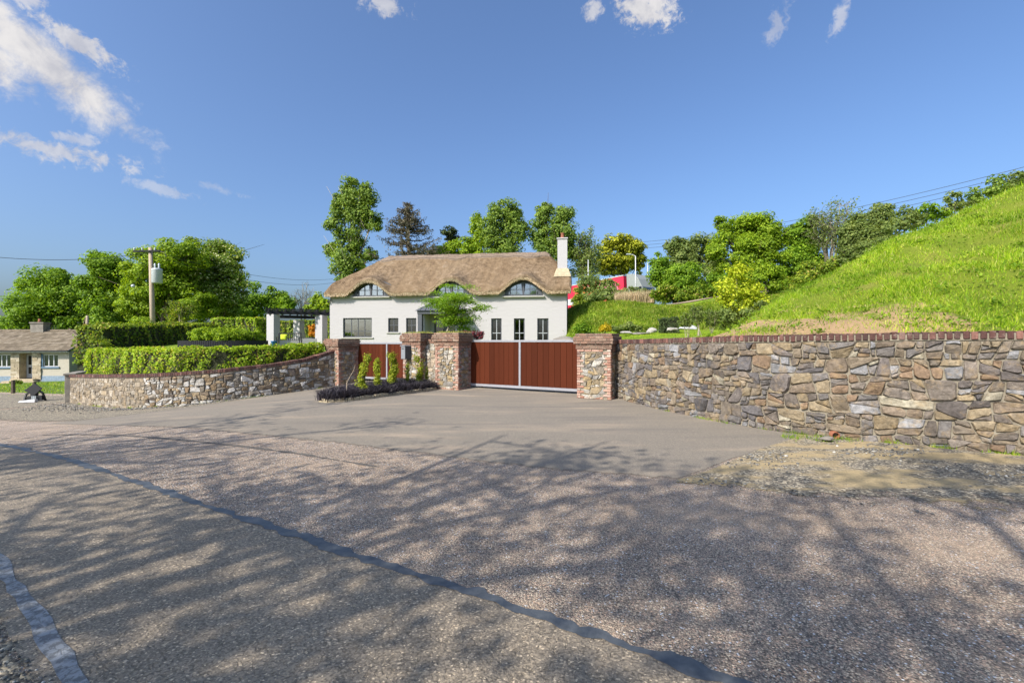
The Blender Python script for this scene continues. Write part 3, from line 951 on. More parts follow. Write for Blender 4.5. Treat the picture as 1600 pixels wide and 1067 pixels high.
def behind_wall(P, off):
    """True where a point lies more than OFF behind the front face of the right-hand wall"""
    T, W = smooth_poly(RIGHT_BASE, 0.1)
    W = W[:, :2]
    d = np.gradient(W, axis=0)
    d /= np.linalg.norm(d, axis=1)[:, None]
    nb = np.stack([-d[:, 1], d[:, 0]], 1)
    if nb[10, 0] < 0:
        nb = -nb
    out = np.zeros(len(P), bool)
    for i in range(0, len(P), 20000):
        q = P[i:i + 20000]
        k = ((q[:, None] - W[None]) ** 2).sum(-1).argmin(1)
        out[i:i + 20000] = ((q - W[k]) * nb[k]).sum(1) > off
    return out


def bank():
    t = np.linspace(-5.2, 14, 190)
    s = np.concatenate([np.linspace(0.22, 12, 120), np.linspace(12.5, 24, 24)])
    Tt, S = np.meshgrid(t, s, indexing='ij')
    # the toe of the bank follows the curve of the wall at its left end
    P = bank_xy(Tt, S)
    z = bank_z(Tt, S)
    V = np.concatenate([P, z[..., None]], -1).reshape(-1, 3)
    bare = bank_bare(Tt, S, z).reshape(-1)
    Fc = grid_faces(*Tt.shape)
    ok = behind_wall(V[:, :2], 0.2)
    Fc = Fc[ok[Fc].all(1)]
    structure(link('grass_bank', mesh_np('grass_bank', V, Fc, M['bank'], True, np.stack([bare] * 3, 1))))


bank()
# ------------------------------------------------------------------ rubble masonry
def clip_half(poly, p, n):
    """keep the side of the convex polygon where (q-p).n <= 0"""
    out = []
    k = len(poly)
    for i in range(k):
        a, b = poly[i], poly[(i + 1) % k]
        da = (a[0] - p[0]) * n[0] + (a[1] - p[1]) * n[1]
        db = (b[0] - p[0]) * n[0] + (b[1] - p[1]) * n[1]
        if da <= 0:
            out.append(a)
        if da * db < 0:
            t = da / (da - db)
            out.append((a[0] + (b[0] - a[0]) * t, a[1] + (b[1] - a[1]) * t))
    return out


def area(poly):
    return 0.5 * sum(poly[i][0] * poly[(i + 1) % len(poly)][1] - poly[(i + 1) % len(poly)][0] * poly[i][1] for i in range(len(poly)))


def centroid(poly):
    return (sum(p[0] for p in poly) / len(poly), sum(p[1] for p in poly) / len(poly))


def split_block(poly, R, lo, hi, out):
    A = area(poly)
    if A < 0.0008:
        return
    thr = min(hi, max(lo, math.exp(R.gauss(math.log((lo * hi) ** 0.5), 0.75))))
    if A <= thr * 1.5:
        out.append(poly)
        return
    xs = [p[0] for p in poly]
    ys = [p[1] for p in poly]
    w, h = max(xs) - min(xs), max(ys) - min(ys)
    c = centroid(poly)
    vert = w > h * R.uniform(1.2, 2.1)
    p = (c[0] + R.uniform(-.22, .22) * w, c[1] + R.uniform(-.22, .22) * h)
    ang = R.gauss(0, 0.24)
    n = (math.cos(ang), math.sin(ang)) if vert else (math.sin(ang), math.cos(ang))
    for s in (1, -1):
        q = clip_half(poly, p, (n[0] * s, n[1] * s))
        if len(q) >= 3:
            split_block(q, R, lo, hi, out)


def rubble(L, hf, R, course=(0.2, 0.36), width=(0.3, 0.75), lo=0.012, hi=0.09):
    """irregular stones over 0..L, 0..hf(t): list of convex polygons in (t, z)"""
    out = []
    hmax = max(hf(L * i / 50) for i in range(51)) + 0.02
    levels = [-0.12]
    while levels[-1] < hmax:
        levels.append(levels[-1] + R.uniform(*course))
    waves = [[(R.uniform(0.02, 0.05), R.uniform(1.5, 5), R.uniform(0, 6)) for _ in range(3)] for _ in levels]

    def zc(i, t):
        return levels[i] + sum(a * math.sin(f * t + ph) for a, f, ph in waves[i]) * 0.55
    for i in range(len(levels) - 1):
        t = -R.uniform(0, 0.5)
        joints = []
        while t < L + 0.8:
            joints.append((t, t + R.gauss(0, 0.06)))
            t += R.uniform(*width)
        for (b0, t0), (b1, t1) in zip(joints, joints[1:]):
            poly = [(b0, zc(i, b0)), (b1, zc(i, b1)), (t1, zc(i + 1, t1)), (t0, zc(i + 1, t0))]
            poly = clip_half(poly, (0, 0), (-1, 0))
            poly = clip_half(poly, (L, 0), (1, 0)) if len(poly) >= 3 else poly
            if len(poly) < 3:
                continue
            cx = min(L, max(0, centroid(poly)[0]))
            sl = (hf(min(L, cx + 0.2)) - hf(max(0, cx - 0.2))) / 0.4
            poly = clip_half(poly, (cx, hf(cx)), (-sl, 1))
            if len(poly) >= 3 and area(poly) > 0.002:
                split_block(poly, R, lo, hi, out)
    return out


PAL_BROWN = [(0.139, 0.115, 0.090), (0.163, 0.127, 0.094), (0.122, 0.102, 0.086), (0.179, 0.143, 0.103), (0.211, 0.168, 0.111), (0.114, 0.098, 0.090), (0.155, 0.139, 0.128), (0.204, 0.201, 0.205), (0.252, 0.226, 0.171),
             (0.094, 0.086, 0.086), (0.139, 0.127, 0.120), (0.179, 0.123, 0.081), (0.146, 0.123, 0.103), (0.211, 0.164, 0.103)]
PAL_GREY = [(0.302, 0.295, 0.280), (0.361, 0.344, 0.320), (0.202, 0.176, 0.144), (0.143, 0.111, 0.080), (0.218, 0.156, 0.096), (0.252, 0.238, 0.216), (0.403, 0.385, 0.360), (0.176, 0.156, 0.132), (0.122, 0.098, 0.080), (0.277, 0.213, 0.136)]


def stone_geo(poly, R, gap, depth):
    """rounded polygon rings -> local (t, z, off) vertices and faces; 30-60 triangles"""
    c = centroid(poly)
    q = []
    for (x, y) in poly:
        dx, dy = c[0] - x, c[1] - y
        l = math.hypot(dx, dy) or 1
        s = min(0.42, gap * R.uniform(0.3, 1.9) / l * 1.2)
        q.append((x + dx * s, y + dy * s))
    k = R.uniform(0.07, 0.22)
    r = []
    for i in range(len(q)):
        a, b = q[i], q[(i + 1) % len(q)]
        el = math.hypot(b[0] - a[0], b[1] - a[1])
        fs_ = (k * R.uniform(.4, 1.4), .5 + R.uniform(-.15, .15), 1 - k * R.uniform(.4, 1.4)) if el > 0.2 else (k * R.uniform(.4, 1.4), 1 - k * R.uniform(.4, 1.4))
        for f in fs_:
            j = gap * 0.95
            r.append((a[0] + (b[0] - a[0]) * f + R.uniform(-j, j), a[1] + (b[1] - a[1]) * f + R.uniform(-j, j)))
    n = len(r)
    d = depth * R.uniform(0.5, 1.35)
    tl, tz = R.gauss(0, 0.07), R.gauss(0, 0.09)
    sh = R.uniform(0.80, 0.93)
    V = [(x, y, -0.05) for x, y in r]
    V += [(x, y, d * 0.55) for x, y in r]
    V += [(c[0] + (x - c[0]) * sh, c[1] + (y - c[1]) * sh, d + (x - c[0]) * tl + (y - c[1]) * tz + R.uniform(-.25, .25) * depth) for x, y in r]
    V.append((c[0], c[1], d + depth * R.uniform(0.0, 0.35)))
    Fs = []
    for i in range(n):
        j = (i + 1) % n
        Fs.append((i, j, j + n, i + n))
        Fs.append((i + n, j + n, j + 2 * n, i + 2 * n))
        Fs.append((i + 2 * n, j + 2 * n, 3 * n))
    return V, Fs


def lay_stones(root, polys, place, R, pal, gap=0.011, depth=0.03, limit=300, rank=None, mat=None):
    """place(t, z, off) -> world; the LIMIT first in rank become parts of their own, the rest one joined part"""
    rootloc = root.location
    order = sorted(range(len(polys)), key=lambda i: rank(polys[i])) if rank else list(range(len(polys)))
    rest_v, rest_f, rest_c = [], [], []
    for k, i in enumerate(order):
        V, Fs = stone_geo(polys[i], R, gap, depth)
        W = [Vector(place(*v)) for v in V]
        base = Vector(R.choice(pal)) * R.uniform(0.8, 1.25)
        if k < limit:
            c = W[-1]
            me = bpy.data.meshes.new('stone')
            me.from_pydata([w - c for w in W], [], Fs)
            a = me.color_attributes.new('Col', 'FLOAT_COLOR', 'POINT')
            a.data.foreach_set('color', np.tile(np.array([*base, 1], np.float32), len(W)))
            me.materials.append(mat or M['stone'])
            link('stone', me, root, c - rootloc)
        else:
            b = len(rest_v)
            rest_v += [tuple(w - rootloc) for w in W]
            rest_f += [tuple(j + b for j in f) for f in Fs]
            rest_c += [(*base, 1)] * len(W)
    if rest_v:
        me = bpy.data.meshes.new('small_stones')
        me.from_pydata(rest_v, [], rest_f)
        a = me.color_attributes.new('Col', 'FLOAT_COLOR', 'POINT')
        a.data.foreach_set('color', np.array(rest_c, np.float32).ravel())
        me.materials.append(mat or M['stone'])
        link('small_stones', me, root)['kind'] = 'stuff'


class Run:
    """a wall face along a polyline; place(t, z, off): off is towards the viewer's side"""
    def __init__(s, pts, zbase, hf, side, batter=0.0):
        s.T, P = smooth_poly(pts, 0.05)
        s.P = P[:, :2]
        d = np.gradient(s.P, axis=0)
        d /= np.linalg.norm(d, axis=1)[:, None]
        s.N = np.stack([d[:, 1], -d[:, 0]], 1) * side
        s.L = s.T[-1]
        s.zb = zbase(s.P[:, 0], s.P[:, 1])
        s.hf = hf
        s.batter = batter

    def at(s, t):
        return [np.interp(t, s.T, a) for a in (s.P[:, 0], s.P[:, 1], s.N[:, 0], s.N[:, 1], s.zb)]

    def __call__(s, t, z, off):
        x, y, nx, ny, zb = s.at(t)
        off = off - s.batter * z
        return (x + nx * off, y + ny * off, zb + z)

    def slab(s, z0f, z1f, off0, off1, root, name, mat, step=0.25):
        n = max(2, int(s.L / step))
        ts = np.linspace(0, s.L, n)
        vs, fs = [], []
        for t in ts:
            z0, z1 = z0f(t), z1f(t)
            vs += [Vector(s(t, z0, off0)) - root.location, Vector(s(t, z1, off0)) - root.location, Vector(s(t, z1, off1)) - root.location, Vector(s(t, z0, off1)) - root.location]
        for i in range(n - 1):
            for k in range(4):
                a, b = i * 4 + k, i * 4 + (k + 1) % 4
                fs.append((a, b, b + 4, a + 4))
        fs += [(3, 2, 1, 0), tuple((n - 1) * 4 + k for k in range(4))]
        return MB().add(vs, fs).build(name, mat, root)


def chamfer_box(name, sx, sy, sz, b, mat):
    return MB().box(-sx / 2, sx / 2, -sy / 2, sy / 2, -sz / 2, sz / 2).mesh(name, mat, bevel=b)


def right_wall():
    R = random.Random(5)
    p0 = RIGHT_BASE[4]
    root = thing('stone_wall', 'long rubble stone retaining wall with soldier brick coping below the grass bank', 'wall', (p0[0], p0[1], 0))
    ztop = lambda t: float(np.interp(t, [0, 2, 5, 8, 11], [1.60, 1.61, 1.66, 1.70, 1.70]))
    run = Run(RIGHT_BASE, lambda x, y: np.zeros_like(x) - 0.0, lambda t: ztop(t) - 0.03, 1)
    # front towards the drive and the road
    if run.N[10][0] > 0:
        run.N = -run.N
    run.slab(lambda t: -0.3, lambda t: ztop(t) - 0.02, 0.0, -0.42, root, 'mortar_core', M['mortar'], 0.15)
    polys = rubble(run.L, lambda t: ztop(t) - 0.035, R, (0.17, 0.34), (0.28, 0.75), 0.006, 0.085)

    def rank(p):
        c = centroid(p)
        x, y, *_ = run.at(c[0])
        vis = abs(x) < 1.18 * y
        return (0 if vis else 1e3) - area(p) ** 0.5 / math.hypot(x, y)
    lay_stones(root, polys, run, R, PAL_BROWN, 0.009, 0.042, 300, rank)
    # soldier bricks on top, one by one
    meshes = [chamfer_box('brick', 0.066 + 0.004 * k, 0.46, 0.115, 0.008, M['coping']) for k in range(3)]
    t = 0.04
    while t < run.L - 0.05:
        w = R.choice((0, 1, 2))
        x, y, nx, ny, zb = run.at(t + 0.035)
        o = link('brick', meshes[w], root, Vector((x - nx * 0.19, y - ny * 0.19, zb + ztop(t) + 0.045 + R.uniform(-.006, .006))) - root.location)
        o.rotation_euler = (R.gauss(0, .02), R.gauss(0, .03), math.atan2(ny, nx) + math.pi / 2 + R.gauss(0, .015))
        t += 0.092 if t > 1.5 else 0.085
    run.slab(lambda t: ztop(t) - 0.03, lambda t: ztop(t) + 0.075, 0.02, -0.40, root, 'coping_bed', M['mortar'], 0.15)
    return run


def left_wall():
    R = random.Random(8)
    root = thing('stone_wall', 'low curved rubble wall with pale grey stones below the clipped beech hedge', 'wall', (-11, 15.6, -0.5))
    tops = [(0, 1.36), (1.2, 1.14), (2.5, 1.06), (4.2, 1.04), (6, 1.08), (8, 1.12), (12, 1.08), (14, 1.04)]
    ztop = lambda t: float(np.interp(t, [a for a, _ in tops], [b for _, b in tops]))
    run = Run(LEFT_BASE, Zf, lambda t: ztop(t), 1)
    if run.N[10][1] > 0:
        run.N = -run.N
    run.slab(lambda t: -0.3, lambda t: ztop(t) - 0.03, 0.0, -0.42, root, 'mortar_core', M['mortar'], 0.2)
    polys = rubble(run.L, lambda t: ztop(t) - 0.05, R, (0.18, 0.33), (0.24, 0.55), 0.008, 0.065)

    def rank(p):
        c = centroid(p)
        x, y, *_ = run.at(c[0])
        return -area(p) ** 0.5 / math.hypot(x, y) + (0.004 if c[0] > 8.3 else 0)
    far = [p_ for p_ in polys if centroid(p_)[0] > 6.6]
    polys = [p_ for p_ in polys if centroid(p_)[0] <= 6.6]
    far.sort(key=lambda p_: -area(p_))
    nf = min(len(far), max(0, 300 - len(polys)))
    lay_stones(root, polys, run, R, PAL_GREY, 0.010, 0.032, 300 - nf, rank)
    lay_stones(root, far, run, R, [(0.20, 0.165, 0.125), (0.24, 0.20, 0.15), (0.16, 0.135, 0.105), (0.27, 0.235, 0.19), (0.22, 0.175, 0.12)], 0.007, 0.018, nf)
    mb = MB()
    t = 0.02
    while t < run.L:
        x, y, nx, ny, zb = run.at(t)
        Mx = Matrix.Translation(Vector((x - nx * 0.19, y - ny * 0.19, zb + ztop(t) + 0.03 + R.uniform(-.006, .006))) - root.location) @ Matrix.Rotation(math.atan2(ny, nx) + math.pi / 2, 4, 'Z')
        mb.box(-.033, .033, -.23, .23, -.052, .052, Mx)
        t += 0.078
    mb.build('coping_bricks', M['coping'], root)['kind'] = 'stuff'
    run.slab(lambda t: ztop(t) - 0.04, lambda t: ztop(t) + 0.055, 0.02, -0.40, root, 'coping_bed', M['mortar'], 0.2)
    return run


RUN_R = right_wall()
RUN_L = left_wall()


# ------------------------------------------------------------------ gate pillars
BRK = [chamfer_box('brick', 0.213, 0.09, 0.064, 0.006, M['brick']), chamfer_box('brick', 0.102, 0.09, 0.064, 0.006, M['brick'])]
CAPB = [chamfer_box('brick', 0.213, 0.10, 0.066, 0.007, M['capbrick']), chamfer_box('brick', 0.102, 0.10, 0.066, 0.007, M['capbrick'])]


def pillar(label, corner, deg, w, d, h, zb, seed, moss=0.0, faces=('front', 'right'), caph=6):
    """brick quoins with a panel of rubble between, oversailing brick cap; corner = front-left"""
    R = random.Random(seed)
    o, u, inn = frame2(corner, deg)
    root = thing('gate_pillar', label, 'pillar', (o.x, o.y, zb), -math.radians(deg), 'stone and brick gate pillars')
    MB().box(0.012, w - 0.012, 0.012, d - 0.012, -0.3, h - 0.02).build('mortar_core', M['mortar'], root)
    pitch = 0.075
    n = int((h - 0.42) / pitch)
    spec = {'front': (w, Vector((0, 0, 0)), 0.0), 'right': (d, Vector((w, 0, 0)), math.pi / 2), 'left': (d, Vector((0, d, 0)), -math.pi / 2)}
    for fc in faces:
        fw, org, rot = spec[fc]
        Rm = Matrix.Rotation(rot, 4, 'Z')

        def put(me, x, z, proud):
            p = org + Rm @ Vector((x, 0.045 - proud, z))
            b = link('brick', me, root, p)
            b.rotation_euler = (R.gauss(0, .012), R.gauss(0, .012), rot + R.gauss(0, .012))
        for k in range(n):
            z = 0.04 + pitch * k
            long_left = k % 2 == 0
            x0 = 0.0
            a = 0 if long_left else 1
            put(BRK[a], (0.1065 if a == 0 else 0.051), z, 0.012 + R.uniform(-.004, .006))
            b = 1 if long_left else 0
            put(BRK[b], fw - (0.1065 if b == 0 else 0.051), z, 0.012 + R.uniform(-.004, .006))
            if k == 0 or k >= n - 1:
                x = (0.225 if a == 0 else 0.115)
                end = fw - (0.225 if b == 0 else 0.115)
                while x + 0.1 < end:
                    me = BRK[0] if x + 0.215 < end else BRK[1]
                    ln = 0.213 if me is BRK[0] else 0.102
                    put(me, x + ln / 2, z, 0.010 + R.uniform(-.004, .005))
                    x += ln + 0.011
        # rubble panel
        pw = fw - 0.33
        polys = rubble(pw, lambda t: (n - 2) * pitch, R, (0.13, 0.24), (0.2, 0.45), 0.006, 0.05)
        pz = 0.04 + 0.5 * pitch
        Wm = Matrix.Translation((o.x, o.y, zb)) @ Matrix.Rotation(-math.radians(deg), 4, 'Z')
        Li = Matrix.Translation(org) @ Rm

        class Pl:
            def __call__(s, t, z, off):
                return Li @ Vector((0.165 + t, 0.004 - off, pz + z)) + Vector((o.x, o.y, zb))
        polys = [p for p in polys if centroid(p)[1] > 0.0]
        lay_stones(root, polys, Pl(), R, [(0.27, 0.24, 0.20), (0.32, 0.30, 0.265), (0.23, 0.18, 0.115), (0.17, 0.145, 0.115), (0.28, 0.21, 0.115), (0.22, 0.205, 0.185)], 0.010, 0.018, 300)
    # cap: courses stepping out, then a course stepping back
    steps = [0.035, 0.035, 0.085, 0.10, 0.085, 0.045][:caph]
    z = 0.04 + pitch * n
    for k, e in enumerate(steps):
        zz = z + k * pitch
        MB().box(-e + .015, w + e - .015, -e + .015, d + e - .015, zz - .04, zz + .036).build('cap_bed', M['mortar'], root)
        for (fw, org, rot) in ((w + 2 * e, Vector((-e, -e, 0)), 0.0), (d + 2 * e, Vector((w + e, -e, 0)), math.pi / 2), (d + 2 * e, Vector((-e, d + e, 0)), -math.pi / 2)):
            Rm = Matrix.Rotation(rot, 4, 'Z')
            x = 0.0
            first = k % 2
            while x < fw - 0.05:
                me = CAPB[1] if (first or fw - x < 0.2) else CAPB[0]
                first = 0
                ln = 0.213 if me is CAPB[0] else 0.102
                if x + ln > fw + 0.02:
                    break
                p = org + Rm @ Vector((x + ln / 2, 0.05 - R.uniform(-.004, .008), zz))
                b = link('brick', me, root, p)
                b.rotation_euler = (R.gauss(0, .015), R.gauss(0, .02), rot + R.gauss(0, .015))
                x += ln + 0.011
    top = z + len(steps) * pitch
    if moss:
        q = np.random.default_rng(seed)
        nb = int(900 * moss)
        P = np.stack([q.uniform(-.02, w + .02, nb), q.uniform(-.02, d + .02, nb), np.full(nb, top - 0.045)], 1)
        V, Fc = blades(P, 0.045 + 0.06 * q.random(nb) ** 3, 0.012, q, 0.05)
        link('moss', mesh_np('moss', V, Fc, L['moss']), root)['kind'] = 'stuff'
        MB().box(0.0, w, 0.0, d, top - 0.05, top - 0.035).build('moss_bed', M['lawn'], root)
    return root, top


def blades(P, h, w, q, lean=0.3, segs=1):
    """grass blades as tapered strips"""
    n = len(P)
    h = np.broadcast_to(h, (n,))
    w = np.broadcast_to(w, (n,))
    a = q.uniform(0, 2 * math.pi, n)
    side = np.stack([np.cos(a), np.sin(a), np.zeros(n)], 1) * (w / 2)[:, None]
    b = q.uniform(0, 2 * math.pi, n)
    ln = np.abs(q.normal(0, 1, n)) * lean
    tip = np.stack([np.cos(b) * ln * (h if lean > 0.1 else 1), np.sin(b) * ln * (h if lean > 0.1 else 1), h], 1)
    if segs == 1:
        V = np.stack([P - side, P + side, P + tip], 1).reshape(-1, 3)
        return V, np.arange(3 * n).reshape(n, 3)
    mid = tip * np.array([0.35, 0.35, 0.6])
    V = np.stack([P - side, P + side, P + mid - side * 0.8, P + mid + side * 0.8, P + tip], 1).reshape(-1, 3)
    i = np.arange(n)[:, None] * 5
    Fc = np.stack([i + [0, 1, 3], i + [0, 3, 2], i + [2, 3, 4]], 1).reshape(-1, 3)
    return V, Fc


PD, PD_TOP = pillar('rightmost gate pillar, brick quoins round pale stone, joining the long retaining wall', (1.90, 13.28), 29, 1.0, 0.75, 1.86, 0.0, 41)
PC, PC_TOP = pillar('mossy gate pillar at the left end of the wide double panel gate', (-2.66, 15.78), 29, 0.97, 0.75, 1.92, 0.0, 42, 0.8)
PB, PB_TOP = pillar('mossy gate pillar behind the planting bed carrying the grey letterbox', (-3.97, 16.6), 32, 0.84, 0.75, 1.92, 0.0, 43, 0.8)
PA, PA_TOP = pillar('gate pillar at the end of the low hedge wall, left of the narrow gate', (-7.63, 18.67), 37, 0.9, 0.9, 1.88, -0.12, 44)


def infill_wall():
    R = random.Random(77)
    o, u, inn = frame2((-3.25 + 0.10, 16.15 + 0.30), 31)
    root = thing('infill_wall', 'short stone wall with brick top set back between the two mossy pillars', 'wall', (o.x, o.y, 0), -math.radians(31))
    Lw, h = 0.95, 1.58
    MB().box(0, Lw, 0.0, 0.35, -0.2, h).build('mortar_core', M['mortar'], root)
    polys = rubble(Lw, lambda t: h - 0.02, R, (0.2, 0.36), (0.24, 0.5), 0.012, 0.08)

    class Pl:
        def __call__(s, t, z, off):
            return Vector((t + o.x, -off + o.y, z))
    lay_stones(root, polys, Pl(), R, [(0.44, 0.42, 0.37), (0.38, 0.35, 0.30), (0.30, 0.25, 0.19), (0.25, 0.2, 0.15)], 0.011, 0.022)
    for k in range(4):
        for j in range(2):
            b = link('brick', CAPB[0], root, (0.12 + 0.225 * k + 0.1 * j, 0.02, h + 0.035 + 0.075 * j))
            b.rotation_euler = (R.gauss(0, .02), R.gauss(0, .02), R.gauss(0, .02))
    MB().box(0, Lw, 0.0, 0.33, h, h + 0.14).build('coping_bed', M['mortar'], root)


infill_wall()


# ------------------------------------------------------------------ gates
def gate(name, label, start, deg, length, z0, z1, panels, plank, group='sliding driveway gates'):
    o, u, inn = frame2(start, deg)
    root = thing(name, label, 'gate', (o.x, o.y, 0), -math.radians(deg), group)
    t = 0.07
    R = random.Random(len(label))
    fr = [('stile', (0, t, z0, z1)), ('stile', (length - t, length, z0, z1)), ('top_rail', (t, length - t, z1 - t, z1)), ('bottom_rail', (t, length - t, z0, z0 + 0.085))]
    for p in panels[:-1]:
        fr.append(('mullion', (p - t / 2, p + t / 2, z0 + 0.085, z1 - t)))
    for nm, (a, b, c, d) in fr:
        MB().box(a, b, -0.035, 0.035, c, d).build(nm, M['gatemetal'], root, bevel=0.004)
    edges = [0.0] + list(panels)
    for k in range(len(panels)):
        a = edges[k] + (t if k == 0 else t / 2)
        b = edges[k + 1] - (t if k == len(panels) - 1 else t / 2)
        n = max(1, round((b - a) / plank))
        pw = (b - a) / n
        me = MB().box(0.002, pw - 0.003, -0.014, 0.014, z0 + 0.087, z1 - t - 0.002).mesh('plank', M['gatewood'], bevel=0.004)
        for i in range(n):
            link('plank', me, root, (a + pw * i, R.uniform(-.003, .003), 0))
    # track beam and rollers below
    MB().box(-0.1, length, 0.04, 0.12, z0 - 0.02, z0 + 0.06).build('carriage_beam', M['black'], root)
    for x in (0.5, length - 0.6):
        w = MB()
        prof = [(0.055 * math.cos(a), 0.055 * math.sin(a)) for a in np.linspace(0, 2 * math.pi, 14, endpoint=False)]
        w.prism([(x + c, z0 - 0.035 + s) for c, s in prof], 0.05, 0.09)
        w.build('roller', M['rubber'], root)
    return root


gate('sliding_gate', 'wide reddish brown boarded gate in a grey frame with two panels', (-1.50, 16.02), 29, 4.75, 0.10, 1.70, [2.02, 4.75], 0.2)
gate('sliding_gate', 'narrow reddish brown boarded gate behind the planting bed', (-6.44, 18.92), 30, 3.35, 0.13, 1.62, [1.72, 3.35], 0.2)


def letterbox():
    o, u, inn = frame2((-3.97, 16.6), 32)
    p = o + u * 0.06 - inn * 0.22
    root = thing('letterbox', 'grey metal letterbox with a dark side fixed to the mossy pillar', 'letterbox', (p.x, p.y, 1.02), -math.radians(32 + 8))
    MB().box(0.06, 0.30, 0.0, 0.26, 0.0, 0.46).build('box', M['boxgrey'], root, bevel=0.01)
    MB().prism([(0.04, 0.46), (0.32, 0.46), (0.30, 0.50), (0.06, 0.50)], -0.03, 0.26).build('lid', M['boxgrey'], root)
    MB().box(0.10, 0.26, -0.006, -0.001, 0.36, 0.385).build('slot', M['black'], root)
    MB().box(0.301, 0.309, 0.0, 0.26, 0.0, 0.46).build('side_panel', M['frame'], root)
    MB().box(0.1, 0.26, 0.26, 0.32, 0.08, 0.4).build('bracket', M['frame'], root)


letterbox()


def end_post():
    root = thing('end_post', 'weathered concrete post with a slab cap at the far end of the low wall', 'post', (-18.15, 18.75, -0.85), -math.radians(-30))
    MB().box(-0.16, 0.16, -0.2, 0.2, -0.2, 1.12).build('shaft', M['concrete'], root, bevel=0.012)
    MB().box(-0.2, 0.2, -0.25, 1.6, 1.12, 1.2).build('cap_slab', M['concrete'], root, bevel=0.015)
    MB().box(-0.12, 0.12, 0.2, 1.5, -0.2, 1.115).build('return_wall', M['concrete'], root)


end_post()
# ------------------------------------------------------------------ thatched house
TH = math.radians(7.6)
HW, HDEP, HZ = 17.2, 7.6, 1.15           # front length, depth, floor level
HU = Vector((math.cos(TH), -math.sin(TH), 0))
HI = Vector((math.sin(TH), math.cos(TH), 0))
HO = Vector((3.73, 31.0, HZ)) - HU * HW   # front-left corner
EAVE = 3.72                              # underside of the thatch above the floor


def hpx(px, py, v=0.0):
    """photo pixel -> (u, z) on the plane v metres behind the front wall, in house coordinates"""
    d = Vector(((px - 800) / F, 1.0, (533.5 - py) / F))
    o = HO + HI * v
    k = (o - Vector((0, 0, ZC))).dot(HI) / d.dot(HI)
    q = Vector((0, 0, ZC)) + d * k - HO
    return q.dot(HU), q.z


def arch_pts(c, hw, z0, h, n=22, flare=0.0):
    """half-moon outline from left foot over the top to the right foot"""
    out = []
    for i in range(n + 1):
        a = math.pi * (1 - i / n)
        x = math.cos(a)
        out.append((c + x * hw, z0 + h * (max(0, math.sin(a)) ** 0.85)))
    return out


